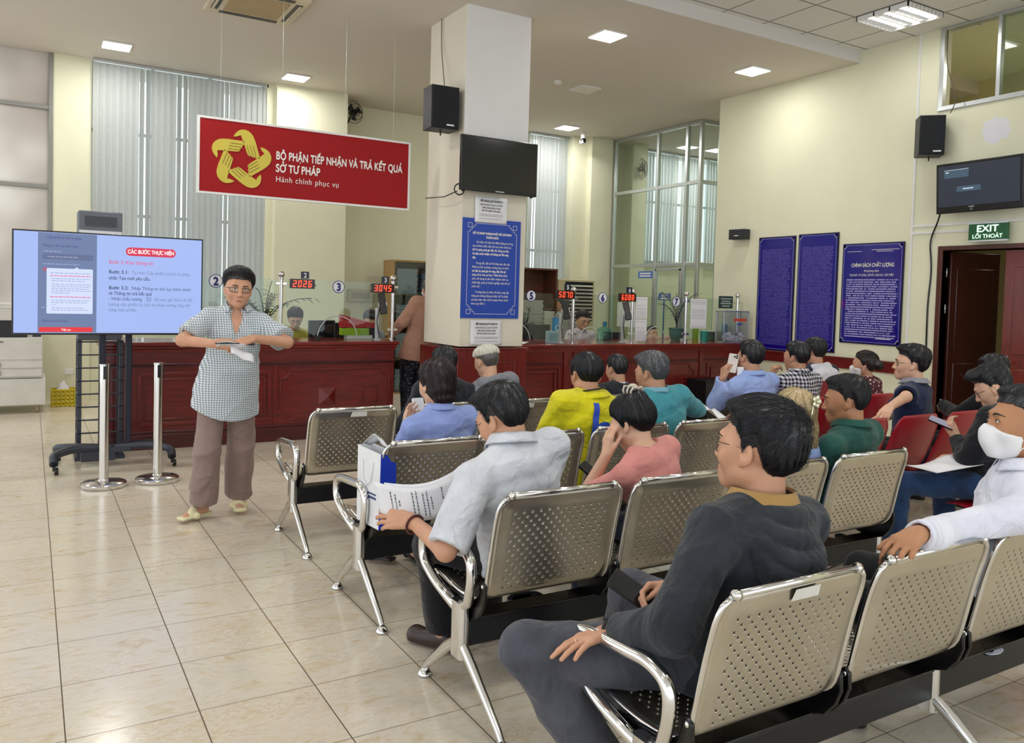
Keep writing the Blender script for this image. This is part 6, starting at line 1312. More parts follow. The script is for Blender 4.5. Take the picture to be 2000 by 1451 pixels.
# small things on the right counter
def bottle_jug(x, y, z, label):
    e = empty('water_bottle', (x, y, z), 0, label, 'bottle'); mb = MB(); mb.lathe([(0, 0), (.10, 0), (.105, .02), (.105, .13), (.09, .16), (.04, .18), (.025, .19), (.025, .22), (0, .22)], (0, 0, 0), 22); obj('bottle_body', mb, glass('bottle_aqua', (.55, .85, .85), refl=1.5), e, True); mb = MB(); mb.lathe([(0, .19), (.028, .19), (.028, .25), (0, .25)], (0, 0, 0), 14); obj('cap', mb, mat('cap_blue', '2f7fa8', .4), e, 'auto')
bottle_jug(6.60, 8.66, 1.0, 'clear aqua water jug on the counter left of the display 6 post')
e = empty('brochure_holder', (5.43, 8.26, 1.0), 0, 'pale blue card holder on the counter near the tablet stand', 'brochure holder'); mb = MB(); mb.box((0, 0, 0), (.17, .05, .14)); obj('card_front', mb, mat('card_pale_blue', 'bcd8e6', .5), e, bevel=.003); mb = MB()
for k in range(4): mb.box((.02, -.002, .025+.025*k), (.15, 0, .033+.025*k))
obj('print', mb, mat('print_blue', '5c8db0', .5), e)
e = empty('brochure_holder', (5.66, 8.5, 1.0), 0, 'bright blue card with a white emblem standing behind the pale card', 'brochure holder'); mb = MB(); mb.box((0, 0, 0), (.14, .01, .30)); obj('card_front', mb, mat('card_blue', '2f8fd0', .4), e); mb = MB(); mb.tube([(.07+.03*cos(t), -.003, .17+.03*sin(t)) for t in np.linspace(.5, 6, 20)], .005, 5); obj('emblem', mb, M_LET, e)
def hood(x, y, z, r, label):
    mb = MB(); mb.tube([(x+r*cos(t), y, z+r*1.05*sin(t)) for t in np.linspace(0, pi, 24)], .006, 6); tag(obj('glass_arch', mb, mat('arch_clear', 'c6cfd0', .1, .2, var=0), None, True), label, 'talk window', 'arched talk openings in the counter glass')
hood(4.90, Yr-.012, zr+.03, .20, 'arched opening rim by the black chair near the pillar'); hood(5.97, Yr-.012, zr+.03, .16, 'arched opening rim beside the clerk with glasses'); hood(7.03, Yr-.012, zr+.03, .17, 'arched opening rim in front of the masked clerk'); hood(2.88, Yl-.012, zl+.03, .22, 'arched opening rim in front of the black monitor and red folder')
e = empty('office_chair', (6.10, 9.75, 0), 0, 'black rounded office chair back behind the number 5 glass', 'chair'); mb = MB(); mb.lathe([(0, -.03), (.20, -.03), (.22, 0), (.20, .03), (0, .03)], (0, 0, .98), 26, axis=1); obj('backrest', mb, M_BLACKM, e, 'auto'); mb = MB(); mb.box((-.22, -.45, .45), (.22, 0, .52)); obj('seat', mb, M_BLACKM, e, bevel=.03); mb = MB(); mb.tube([(0, -.2, .05), (0, -.2, .45)], .03, 8); mb.tube([(0, -.01, .5), (0, -.01, .8)], .02, 8)
for k in range(5): mb.tube([(0, -.2, .08), (.28*cos(k*1.257), -.2+.28*sin(k*1.257), .03)], .02, 6)
obj('base', mb, M_BLACKM, e)
mb = MB(); mb.grid(lambda a, b: (4.66+a*.34, 8.0+b*.2, 1.003+.03*abs(sin(a*4))*(1-b*.5)), 10, 4); tag(obj('loose_papers', mb, M_PAPER, None, True, solid=.004), 'loose white papers on the counter just right of the pillar', 'papers')
def cup(x, y, z, r, hh, label, col, name='cup'): mb = MB(); mb.lathe([(0, 0), (r*.8, 0), (r, hh), (r*.93, hh), (r*.75, .008), (0, .008)], (x, y, z), 18); tag(obj(name, mb, mat('cup_'+col, col, .3), None, 'auto'), label, 'container')
cup(4.80, 8.30, 1.0, .03, .10, 'small cream cup on the counter beside the pillar', 'd8caa8'); cup(7.70, 8.32, 1.0, .06, .04, 'small white dish on the counter behind the glass end', 'd8dcdc'); cup(8.13, 8.38, 1.0, .06, .14, 'turquoise rounded jar left of the ballot box', '3fa89c', 'jar'); cup(8.16, 8.58, 1.0, .045, .22, 'lime green cup of pens left of the turquoise jar', '9fbf3a', 'pen_cup'); cup(2.02+.6, 8.4, 1.022, .035, .05, 'small dark dish on the left counter', '33302c')
e = empty('kitchen_scale', (8.42, 8.60, 1.0), 0, 'small white scale with a tray behind the turquoise jar', 'scale'); mb = MB(); mb.lathe([(0, .12), (.13, .12), (.14, .135), (0, .135)], (.05, 0, 0), 20); obj('tray', mb, M_PVC, e, 'auto'); mb = MB(); mb.box((0, -.05, 0), (.10, .05, .12)); obj('body', mb, mat('scale_green', '6b8f7a', .4), e, bevel=.01)
cup(8.56, 8.42, 1.0, .045, .24, 'clear blue plastic bottle left of the ballot box', '8fc4d8', 'bottle')
# black subwoofer box on the floor before the counter
e = empty('floor_cabinet', (7.40, 7.55, 0), 0, 'black low cabinet standing before the counter near the phone user', 'cabinet'); mb = MB(); mb.box((0, 0, .02), (.50, .36, .55)); obj('carcass', mb, M_BLACKM, e, bevel=.01); mb = MB(); mb.box((.02, -.006, .05), (.48, 0, .52)); obj('front', mb, M_GLOSSB, e, bevel=.003); mb = MB(); mb.box((.05, -.014, .28), (.12, -.006, .29)); obj('handle', mb, M_ALU, e)
# paper bag on second bench
e = empty('paper_bag', (1.452, 3.66, .432), radians(6), 'white and blue paper carrier bag standing on the bench end', 'bag'); M_BAGB = mat('bag_blue', '1438b8', .4); M_BAGW = mat('bag_white', 'e4e6ea', .5)
w2, y0_, y1_, hb = .045, -.10, .13, .37
mb = MB(); mb.add([(-w2, y1_, 0), (-w2, y0_, 0), (-w2, y0_-.01, hb-.01), (-w2, y1_, hb)], [(0, 1, 2, 3)]); mb.add([(w2, y1_, 0), (w2, y0_, 0), (w2-.01, y0_-.01, hb-.01), (w2-.01, y1_, hb)], [(0, 3, 2, 1)]); mb.add([(-w2, y1_, 0), (w2, y1_, 0), (w2-.01, y1_, hb), (-w2, y1_, hb)], [(0, 3, 2, 1)]); obj('bag_side', mb, M_BAGW, e, solid=.002)
mb = MB(); mb.add([(-w2, y0_-.001, 0), (w2, y0_-.001, 0), (w2-.01, y0_-.011, hb-.01), (-w2, y0_-.011, hb-.01)], [(0, 1, 2, 3)]); mb.add([(-w2, y1_, 0), (w2, y1_, 0), (w2, y0_, 0), (-w2, y0_, 0)], [(0, 1, 2, 3)]); obj('gusset', mb, M_BAGB, e, solid=.002)
mb = MB(); x_ = -w2-.004; mb.tube([(x_, .07, .31), (x_-.004, .06, .22), (x_-.004, .02, .19), (x_-.002, -.02, .22), (x_, -.04, .31)], .003, 6); obj('handle', mb, M_PVC, e, True); mb = MB(); mb.lathe([(0, -.001), (.018, -.001), (.018, 0), (0, 0)], (-w2-.0015, .05, .16), 18, axis=0); mb.box((-w2-.003, -.07, .135), (-w2-.001, .03, .145)); mb.box((-w2-.003, -.07, .155), (-w2-.001, .02, .162)); obj('print', mb, mat('bag_print', '24346e', .5), e)
mb = MB(); mb.grid(lambda a, b: (-.03+.04*a, -.09+.20*b+.01*sin(a*6), .33+.12*(1-abs(b-.4))*(1-.3*a)), 4, 6); o = obj('file_sleeve', mb, mat('film_white', 'dcdfe6', .3), e, True, solid=.002)
# ---------------------------------------------------------------- cloth patterns
def gingham(name, c0, c1, c2, p, axes=(0, 2), rough=.85):
    t = NT(name); c = t.n('ShaderNodeTexCoord'); sp = t.n('ShaderNodeSeparateXYZ'); t.l(c.outputs['Object'], sp.inputs[0]); v = t.tc(); wv = t.math('MULTIPLY', t.noise(v, 7, 2), p*1.2); fs = []
    for a in axes: fs.append(t.math('LESS_THAN', t.math('FRACT', t.math('DIVIDE', t.math('ADD', sp.outputs[a], wv), p)), .5))
    s_ = t.math('MULTIPLY', t.math('ADD', fs[0], fs[1]), .5); t.col(t.ramp(s_, [(.0, hexc(c0)), (.45, hexc(c1)), (.9, hexc(c2))], 'CONSTANT')); t.set(rough=rough, spec=.2, sheen=.1); t.bump(t.noise(v, 9, 5, .6, 1.2), .35, .03); return t.m
def polka(name, bg, fg, sc):
    t = NT(name); v = t.tc(); vo = t.n('ShaderNodeTexVoronoi'); vo.inputs['Scale'].default_value = sc; t.l(v, vo.inputs['Vector']); vo.inputs['Randomness'].default_value = .8
    d = t.math('LESS_THAN', vo.outputs['Distance'], .30); t.col(t.mix(d, hexc(bg), hexc(fg))); t.set(rough=.7); t.bump(t.noise(v, 9, 4), .3, .03); return t.m
GX = lambda q: q
def phone_ax(loc, long, nrm_, label, **k):
    e = phone(loc, (0, 0, 0), label, **k); l = nrm(long); n = nrm(np.array(nrm_, float)-l*(np.array(nrm_, float) @ l)); x = np.cross(l, n)
    from mathutils import Matrix
    e.rotation_euler = Matrix([[x[i], l[i], n[i]] for i in range(3)]).to_euler(); return e
def flat_thing(name, fn, nu, nv, m, label, cat, solid=.002, group=None, E=None):
    mb = MB(); mb.grid(fn, nu, nv); return tag(obj(name, mb, m, E, True, solid=solid), label, cat, group) if E is None else obj(name, mb, m, E, True, solid=solid)
def phone(loc, rot, label, m=None, size=(.072, .15, .008), cam=False, case=None):
    w_, h_, t_ = size; e = empty('mobile_phone', loc, 0, label, 'mobile phone'); e.rotation_euler = tuple(radians(a) for a in rot)
    mb = MB(); mb.rbox((-w_/2, -h_/2, -t_/2), (w_/2, h_/2, t_/2), .009, 4, 2); obj('case', mb, case or M_GLOSSB, e, bevel=.0015)
    mb = MB(); mb.rbox((-w_/2+.003, -h_/2+.003, t_/2), (w_/2-.003, h_/2-.003, t_/2+.0006), .007, 4, 2); obj('screen', mb, m or mat('phone_glass', '0c1018', .08, var=0, spec=.7), e)
    if cam:
        mb = MB(); mb.rbox((-w_/2+.006, h_/2-.042, -t_/2-.002), (-w_/2+.042, h_/2-.006, -t_/2), .008, 4, 2); c_ = obj('camera_bump', mb, case, e); mb = MB()
        for x, y in ((.015, .015), (.015, .032), (.032, .024)): mb.lathe([(0, -t_/2-.0035), (.0075, -t_/2-.0035), (.0075, -t_/2-.001), (0, -t_/2-.001)], (-w_/2+x, h_/2-y, 0), 14)
        obj('camera_lens', mb, M_GLOSSB, c_)
    return e
def decal(ctx, name, fn, nu, nv, m, d, lift=.009, parent=None):
    """a printed patch pressed on the garment: points travel along d until they meet the cloth"""
    pts = np.array([fn(i/nu, j/nv) for j in range(nv+1) for i in range(nu+1)]); d = nrm(d); t = np.zeros(len(pts))
    for _ in range(40): t += np.clip(ctx['ft'](pts+t[:, None]*d), -.02, .02)*.8
    P_ = pts+(t-lift)[:, None]*d; mb = MB(); mb.v = [tuple(p) for p in P_-ctx['b0']]; mb.f = [(j*(nu+1)+i, j*(nu+1)+i+1, (j+1)*(nu+1)+i+1, (j+1)*(nu+1)+i) for j in range(nv) for i in range(nu)]; mb.mi = [0]*len(mb.f)
    return obj(name, mb, m, parent or ctx['E'], True)
def hood(dx=.13, dz=-.05, dep=.055, th=.115, back=.0):
    def f(c):
        s = c['s']; S2 = c['S2']; B = c['C7']; P = [ell(B+S2 @ np.array([0, -.070-back, dz])*s, np.array([dx, dep, th])*s, .03, '+', S2)]
        for q in (-1, 1): P.append(cap(B+S2 @ np.array([q*.075, -.03, .0])*s, B+S2 @ np.array([q*.055, .085, -.045])*s, .040*s, .026*s, .03))
        P.append(cap(B+S2 @ np.array([-.07, -.065, .012])*s, B+S2 @ np.array([.07, -.065, .012])*s, .036*s, .036*s, .03))
        P.append(cap(B+S2 @ np.array([-.05, -.075, dz+.0])*s, B+S2 @ np.array([.05, -.075, dz+.0])*s, .012*s, .012*s, .03, '-'))
        return P
    return f
def hoodfold(c, m, name='hood', n=5, w=1.0, amp=.004, h=.005):
    s = c['s']; S2 = c['S2']; B = c['C7']; P = []
    ax = [.078, .100, .118, .128, .120]; dr = [.0, .042, .088, .132, .170]; yc = [-.098, -.135, -.160, -.172, -.170]; rr = [.030, .026, .026, .024, .022]
    for k in range(n):
        pts = []
        for t in np.linspace(-1, 1, 13):
            pts.append(B+S2 @ np.array([ax[k]*w*math.sin(t*pi/2)*1.0, (yc[k])*(1-abs(t)**2.2)+(-.01 if k else .035)*abs(t)**2.2, .004-dr[k]*(1-abs(t)**2.5)-.004*k])*s)
        for i in range(12): P.append(cap(pts[i], pts[i+1], rr[k]*s, rr[k]*s, .012 if i == 0 else .004))
    for q in (-1, 1): P.append(cap(B+S2 @ np.array([q*.078, .03, .0])*s, B+S2 @ np.array([q*.052, .105, -.06])*s, .030*s, .018*s, .015))
    P.append(ell(B+S2 @ np.array([0, -.085, -.085])*s, np.array([.11*w, .06, .08])*s, .02, '+', S2))
    f = lambda Z: wrinkle(ev(P, Z), Z, amp, 12, 4); V, Q = mesh_sdf(f, B-.34, B+.28, h); return np_mesh(name, V-c['b0'], Q, m, c['E'])
def bunx(c=(0, -.085, .085), r=(.04, .035, .035), low=False):
    return lambda T, R, s: [ell(T(c), np.array(r)*s, .02*s, '+', R)]
BLK = mat('shoe_black', '17171a', .4); TR_D = cloth('trousers_black', '15151a'); TR_N = cloth('trousers_navy', '1d2333'); JEAN = cloth('denim_blue', '1c3050', c2='2c4a74', weave=700); FRB = mat('spectacle_black', '17171c', .3, var=0); FRM = mat('spectacle_metal', '4a4648', .25, .8, var=0)
HV = dict(n=1500, len=.06, r=.0013)
def hair(**k): d = dict(HV); d.update(k); return d
# ---------------------------------------------------------------- presenter
SH1 = gingham('shirt_grey_check', 'e0e5e7', 'b3bcc2', '7a8694', .0150)
c = person('standing man in grey checked short-sleeved shirt and glasses, looking down his papers', (1.16, 5.62), yaw=171, hip=(1.15, 5.63, .92), lean=2, s=1.0, bw=1.0, belly=.035, h=.005, head=(4, -3, -4), headc=(1.19, 5.56, 1.548), hs=1.06,
  legs={1: dict(a=(1.01, 5.68, .10), hint=(.1, 1, 0), toe=(-1, -.5, 0)), -1: dict(a=(1.26, 5.80, .10), hint=(0, 1, 0), toe=(-.1, -1, 0))},
  arms={1: dict(w=(1.00, 5.29, 1.20), hint=(1, -.1, -.25), d=(1, -.15, -.05), n=(-.2, -1, .4), curl=(50, 45, 25), th=(25, 20)), -1: dict(w=(1.225, 5.26, 1.235), hint=(1*-1, -.1, -.25), d=(-1, -.1, -.28), n=(0, -.6, 1), curl=(20, 30, 20), th=(25, 15))},
  top=dict(m=SH1, sleeve='half', sl=.80, hem=-.245, hemw=.05, low=-.20, hipx=.048, o=.020, so=.020, amp=.0075, ws=11, nr=.006, vneck=((0, .095, .49), (0, .128, .335), .052)), bottom=dict(m=cloth('trousers_mauve', '8d7872'), cuff=.062, o=.030, ho=.008, up=.03, amp=.009), shoes=dict(m=mat('sandal_cream', 'd9d2a8', .6), kind='sandal'),
  hair=hair(n=4000, top=.034, fringe=.012, side=.013, back=.014, flow=(-.5, .7, .1), crown=(-.03, -.07, .09), len=.075), glasses=dict(m=FRB, t=.0019, h=.015, w=.026), collar=dict(m=SH1, gap=38, r=.070, h=.036, flare=.012))
E = c['E']; mb = MB(); mb.box((.075, -.30, 1.245), (.16, -.295, 1.262)); 
mb = MB()
for k in range(5): y_ = c['X']((0, .30, .36-.11*k)); t_ = y_.copy(); dd_ = -c['v']; 
for k in range(5):
    p_ = c['X']((.0, .34, .34-.105*k))
    for _ in range(60): p_ = p_-c['v']*np.clip(c['ft'](p_[None])[0], -.02, .02)*.8
    mb.ball(tuple(p_-c['b0']), (.006, .004, .006), 10, 6)
obj('button', mb, mat('button_pale', 'c9ced0', .3), c['E'], True)
p_ = c['X']((-.09, .34, .30))
for _ in range(60): p_ = p_-c['v']*np.clip(c['ft'](p_[None])[0], -.02, .02)*.8
mb = MB(); q_ = p_-c['b0']; mb.box(tuple(q_+np.array([-.035, -.008, -.004])), tuple(q_+np.array([.035, .004, .008]))); obj('pocket_spectacles', mb, FRB, c['E'], bevel=.002)
e = empty('folded_papers', (1.09, 5.20, 1.20), 0, 'white folded papers held between the hands of the standing man', 'papers'); mb = MB(); mb.grid(lambda a, b: (-.10+.17*a, -.02+.04*b, .015-.03*b+.01*sin(a*5)), 6, 4); obj('sheet', mb, M_PAPER, e, True, solid=.002); mb = MB(); mb.grid(lambda a, b: (-.02+.15*a, .0-.03*b+.03*a, .0-.07*a-.05*b+.006*sin(a*9)), 8, 5); obj('sheet', mb, M_PAPER, e, True, solid=.002); mb = MB(); mb.box((-.11, -.03, .008), (.03, .02, .014)); obj('dark_card', mb, M_BEZ, e)
# ---------------------------------------------------------------- nearest man, dark hoodie
HOOD1 = cloth('hoodie_charcoal', '24282e', c2='30353c', weave=520, fold=.5)
TRG = cloth('trousers_grey', '44464f', c2='52545e', fold=.5)
def hoodie_extra(c_):
    P = hood(.150, -.105, .080, .135, .035)(c_); A_ = c_['A'][1]; return P
c = person('nearest man in charcoal hooded jacket with glasses, seated and holding a dark phone', (1.80, 1.62), yaw=-2, hip=(1.80, 1.66, .53), lean=2, side=2, twist=4, s=1.03, bw=1.12, h=.0045, head=(16, 3, 4), headc=(1.835, 1.655, 1.125), hs=1.10, rest=BY['D'],
  legs={-1: dict(a=(1.49, 1.83, .12), k=(1.265, 1.985, .515), toe=(-.3, 1, 0)), 1: dict(a=(1.90, 2.36, .11), k=(1.80, 2.16, .535), toe=(.1, 1, 0))},
  arms={-1: dict(w=(1.435, 1.80, .605), hint=(-.75, -.6, -.8), d=(-.95, .12, -.13), n=(.1, .15, 1), curl=((14, 12, 8), (8, 10, 8), (10, 12, 8), (14, 14, 10)), th=(42, 10), spread=9), 1: dict(w=(1.84, 2.00, .60), hint=(.7, -.7, -.8), d=(-.9, .25, -.05), n=(.3, .55, .45), curl=((35, 40, 20), (45, 45, 20), (50, 45, 20), (55, 45, 20)), th=(10, 15))},
  top=dict(name='hooded_jacket', m=HOOD1, o=.028, so=.024, amp=.007, ws=11, cuffup=.03, bulge=.01, low=-.06, nr=.010, neck0=.045), bottom=dict(m=TRG, o=.020, amp=.006, ws=10, cuff=.056, up=.08), shoes=dict(m=BLK),
  hair=hair(n=7500, top=.032, side=.011, back=.020, fringe=.004, crown=(.012, -.092, .060), len=.08, r=.00075, swirl=.5, mess=.10, cl=19), hairm=hair_mat('hair_near_black', '0c0d12', '20232b'), glasses=dict(m=FRM, t=.0014, h=.020, w=.027), collar=dict(m=cloth('collar_mustard', 'a4824d'), r=.074, h=.040, gap=16, z=.038, flare=.006), hh=.0045)
hoodfold(c, HOOD1)
E = c['E']
mb = MB(); w0 = c['A'][-1]['wr']; e0 = c['A'][-1]['el']; ax = nrm(w0-e0); U = nrm(np.cross(ax, [0, 0, 1])); V_ = np.cross(U, ax)
mb.tube([w0-ax*.006+(U*cos(t)*.036+V_*sin(t)*.031)-c['b0'] for t in np.linspace(0, 2*pi, 28)[:-1]], .0075, 8, closed=True, flat=1)
e = empty('wrist_watch', tuple(w0), 0, 'dark digital watch on the wrist of the nearest man', 'watch'); mb.v = [tuple(np.array(p)+c['b0']-w0) for p in mb.v]; obj('strap', mb, M_BLACKM, e, True); mb = MB(); q_ = np.array([U, ax, V_]).T; mb.rbox((-.019, -.019, .028), (.019, .019, .040), .006, 3, 2); M4 = np.eye(4); M4[:3, :3] = q_; M4[:3, 3] = -ax*.006*np.sign(V_[2] if V_[2] else 1); mb.xf(M4); obj('case', mb, mat('watch_grey', '343940', .25, .5), e, bevel=.002)
phone_ax((1.700, 2.035, .598), (-.50, .55, .42), (-.25, -.50, .75), 'dark phone held in the right hand of the nearest man', size=(.078, .165, .009))
mb = MB(); A_ = c['A'][-1]; kn = A_['wr']+nrm(A_['d'])*.118+np.cross(nrm(A_['d']), nrm(A_['n']))*.010+np.array([0, 0, -.005]); mb.tube([(kn+np.array([0, cos(t)*.0098, sin(t)*.0098]))-c['b0'] for t in np.linspace(0, 2*pi, 18)[:-1]], .0016, 6, closed=True); tag(obj('ring', mb, mat('ring_gold', (.83, .68, .38), .2, 1, var=0), None, True, loc=tuple(c['b0'])), 'thin gold ring on the left hand of the nearest man', 'ring')
# ---------------------------------------------------------------- bench C
LIN = cloth('shirt_pale_linen', 'c9cdd6', c2='dadde4', weave=260, fold=.5)
c = person('man in pale linen shirt and glasses bent over printed papers', (1.73, 2.72), yaw=8, hip=(1.74, 2.74, .53), lean=7, side=-3, s=1.0, bw=1.18, belly=.02, h=.005, head=(14, -26, -3), headc=(1.630, 2.80, 1.060), neckl=-.04, hs=1.05, rest=BY['C'],
  legs={-1: dict(a=(1.56, 3.12, .10), k=(1.46, 3.06, .50), toe=(-.4, .75, 0)), 1: dict(a=(1.80, 3.18, .10), k=(1.72, 3.08, .52))},
  arms={-1: dict(w=(1.285, 2.86, .665), hint=(-.7, -.4, -1), d=(-.9, .45, .12), n=(-.2, -.75, .4), curl=(30, 35, 20), th=(25, 10)), 1: dict(w=(1.66, 3.02, .68), hint=(.8, -.2, -1), d=(-.5, .7, .1), n=(.5, 0, .8))},
  top=dict(m=LIN, sleeve='half', sl=.95, o=.020, so=.022, amp=.006, ws=12, hipx=.02), bottom=dict(m=TR_D, o=.018, cuff=.062), shoes=dict(m=mat('shoe_brown', '33231f', .35)),
  hair=hair(n=6500, top=.030, side=.014, back=.018, len=.065, r=.00085, fringe=.012, crown=(.0, -.075, .085)), glasses=dict(m=FRM, t=.0014), collar=dict(m=LIN, gap=22, r=.072, h=.040, flare=.010))
mb = MB(); w0 = c['A'][-1]['wr']; ax = nrm(w0-c['A'][-1]['el']); U = nrm(np.cross(ax, [0, 0, 1])); V_ = np.cross(U, ax)
for k in range(20): t = 2*pi*k/20; mb.ball(tuple(-ax*.01+U*cos(t)*.036+V_*sin(t)*.038+np.array([0, 0, -.006])), .0062, 8, 6)
tag(obj('bead_bracelet', mb, mat('bead_maroon', '4d1a16', .3), None, True, loc=tuple(w0)), 'dark red bead bracelet on the wrist holding the papers', 'bracelet')['kind'] = 'thing'
e = empty('printed_papers', (1.17, 2.93, .70), 0, 'curled printed papers held by the man in pale linen shirt', 'papers')
for k, (dx, dz, r_) in enumerate(((0, 0, 0), (.05, .012, .10))):
    mb = MB(); mb.grid(lambda a, b: (dx+.335*a-.02*b, -.01-.03*sin(a*2.4)+.02*b+dx*.2-.012*k*-1, .095*b*1.25-.045*sin(a*3.0)*(1-.2*b)+dz+r_*(a-.5)*.5*b), 12, 6); obj('sheet', mb, M_PAPER, e, True, solid=.0012)
mb = MB(); rs = random.Random(4)
for k, (a0, b0_, b1_) in enumerate(((.16, .1, .8), (.21, .15, .75), (.25, .4, .6), (.42, .1, .9), (.47, .1, .92), (.55, .15, .85), (.60, .1, .9), (.65, .3, .7), (.80, .5, .9))):
    b_ = b0_
    while b_ < b1_:
        w_ = rs.uniform(.03, .09); F_ = lambda a, b: (.335*a-.02*b, -.0135-.03*sin(a*2.4)+.02*b, .095*b*1.25-.045*sin(a*3.0)*(1-.2*b)); q_ = [F_(a0, b_), F_(a0+.012, b_), F_(a0+.012, min(b_+w_, b1_)), F_(a0, min(b_+w_, b1_))]; mb.add(q_, [(0, 1, 2, 3)]); b_ += w_+.025
obj('print', mb, M_PINK, e)
PK = cloth('tee_pink', 'd98f88', fold=.4, weave=500)
def pinkx(T, R, s): return [ell(T((0, -.075, .085)), np.array([.050, .042, .036])*s, .02*s, '+', R), ell(T((0, -.062, .012)), np.array([.068, .062, .070])*s, .02*s, '+', R)]
c = person('woman in pink tee with dark pinned-up hair, resting her forehead on her hand', (2.34, 2.74), yaw=4, hip=(2.52, 2.74, .52), lean=30, side=-2, s=.95, bw=.98, fem=True, h=.005, head=(12, -30, -3), headc=(2.385, 2.90, .988), neckl=-.03, skin=SKIN_FAIR, hs=1.08, rest=BY['C'],
  arms={-1: dict(w=(2.265, 2.93, .835), wh=np.array([-.25, .0, -1]), d=(.12, .03, .85), n=(-.9, .1, .1), curl=(14, 25, 20), th=(25, 15)), 1: dict(w=(2.42, 3.05, .64))},
  top=dict(name='tee', m=PK, sleeve='short', sl=.72, o=.010, so=.010, amp=.0035, nr=.008, neck0=.030), bottom=dict(m=TR_N), shoes=dict(m=BLK),
  hair=hair(n=6000, top=.018, side=.014, back=.018, extra=pinkx, len=.09, r=.0010, crown=(0, -.085, .105), fringe=-.004, mess=.05), hairm=hair_mat('hair_dark', '0b0b10', '1a1c24'))
mb = MB(); T = c['T']; cc = T((0, -.075, .125)); e = empty('hair_claw', tuple(cc), 0, 'cream plastic claw clip in the hair of the woman in pink', 'hair clip')
for q in (-1, 1):
    for k in range(3): a = -.8+.8*k; mb.tube([np.array([q*.004, a*.03, .012]), np.array([q*.024, a*.040, .016]), np.array([q*.034, a*.034, -.004]), np.array([q*.026, a*.03, -.024])], .0052, 7)
mb.tube([(-.0, -.03, .014), (.0, .03, .014)], .007, 8); mb.ball((0, 0, .020), (.022, .015, .010)); obj('claw', mb, mat('clip_cream', 'c9bfae', .3), e, True)
phone((2.25, 3.0, .74), (35, -10, 30), 'black phone edge beside the elbow of the woman in pink', size=(.075, .15, .010))
BLU = cloth('shirt_sky', '8fa8dc'); BLOND = hair_mat('hair_blonde', 'a58c5f', 'd6c39a')
def longx(T, R, s): return [loft([(T((0, -.075, .01)), .070*s, .035*s), (T((0, -.080, -.09)), .075*s, .030*s), (T((.0, -.075, -.19)), .060*s, .022*s)], R[:, 0], R[:, 1], .03), loft([(T((-.07, -.01, .02)), .02*s, .035*s), (T((-.072, -.01, -.10)), .018*s, .030*s)], R[:, 0], R[:, 1], .02)]
c = person('woman with long blonde hair and a metal clip, in sky blue shirt', (3.22, 2.72), yaw=0, hip=(3.22, 2.74, .51), lean=14, side=2, s=.86, fem=True, h=.006, head=(0, -8, 0), headc=(3.31, 2.76, 1.005), rest=BY['C'], hs=1.12, skin=SKIN_FAIR, top=dict(m=BLU, sleeve='long'), bottom=dict(m=TR_N), shoes=dict(m=BLK), hair=hair(n=2400, top=.020, side=.016, back=.020, extra=longx, len=.13, r=.0012, mess=.05), hairm=BLOND)
T = c['T']; e = empty('hair_clip', tuple(T((.01, -.140, .055))), 0, 'shiny flower shaped metal clip in the blonde hair', 'hair clip'); mb = MB()
for k in range(5): a = 2*pi*k/5; mb.ball((.020*cos(a), -.004, .020*sin(a)), (.014, .005, .014), 10, 6)
mb.ball((0, -.008, 0), .008); mb.tube([(-.02, 0, -.01), (-.03, 0, -.06), (-.026, .0, -.09)], .004, 6); obj('flower', mb, mat('clip_gold', (.8, .78, .6), .25, .8, var=0), e, True)
GRN = cloth('polo_green', '1d4a42', c2='275a50')
c = person('man in dark green polo turning his face to the left', (3.66, 2.72), yaw=10, hip=(3.70, 2.74, .52), lean=9, side=1, s=.98, bw=1.24, h=.0055, head=(26, -6, 0), headc=(3.655, 2.72, 1.06), rest=BY['C'], skin=SKIN_TAN, hs=1.04,
  top=dict(name='polo_shirt', m=GRN, sleeve='half', o=.018, so=.018, amp=.005), bottom=dict(m=TR_N), shoes=dict(m=BLK), hair=hair(n=5000, top=.024, side=.008, back=.010, fringe=.012, r=.0011, crown=(.02, -.08, .08)), collar=dict(m=GRN, gap=30, r=.071, h=.034, flare=.010))
# ---------------------------------------------------------------- bench B
BLP = cloth('shirt_periwinkle', '8496d2', c2='93a4dc'); DKR = hair_mat('hair_plum', '1d1216', '3c2527')
def bobx(T, R, s): return [loft([(T((0, -.03, .04)), .084*s, .080*s), (T((0, -.045, -.03)), .080*s, .066*s), (T((0, -.055, -.075)), .060*s, .045*s)], R[:, 0], R[:, 1], .02), ell(T((0, -.03, .06)), np.array([.088, .100, .072])*s, .02, '+', R)]
c = person('woman with short plum-brown hair in periwinkle shirt, on the second bench', (1.80, 3.80), yaw=2, hip=(1.88, 3.82, .52), lean=10, s=.95, bw=1.0, fem=True, h=.006, head=(6, -14, 0), headc=(1.835, 3.84, 1.08), rest=BY['B'], skin=SKIN_FAIR, hs=1.05,
  legs={-1: dict(a=(1.76, 4.30, .10), k=(1.66, 4.18, .50), toe=(-.5, .8, 0)), 1: dict(a=(1.92, 4.22, .10))}, arms={-1: dict(w=(1.78, 4.05, .80), hint=(-.6, -.3, -1), d=(.2, .4, .8), n=(-.2, 1, -.3))},
  top=dict(m=BLP, o=.016, so=.018, amp=.005), bottom=dict(m=TR_D, up=.1), shoes=dict(m=BLK, kind='sandal'), hair=hair(n=5500, top=.02, extra=bobx, cut=lambda T, R, s: [ell(T((0, .115, -.045)), np.array([.088, .085, .105])*s, 0, '+', R)], len=.09, r=.0011, crown=(.0, -.05, .10), mess=.06), hairm=DKR, collar=dict(m=BLP, gap=25, r=.062, h=.034))
phone((1.86, 4.10, .90), (70, 0, 5), 'white phone held up by the woman in periwinkle shirt', case=mat('phone_white', 'dfe2ea', .3), m=mat('phone_white', 'dfe2ea'))
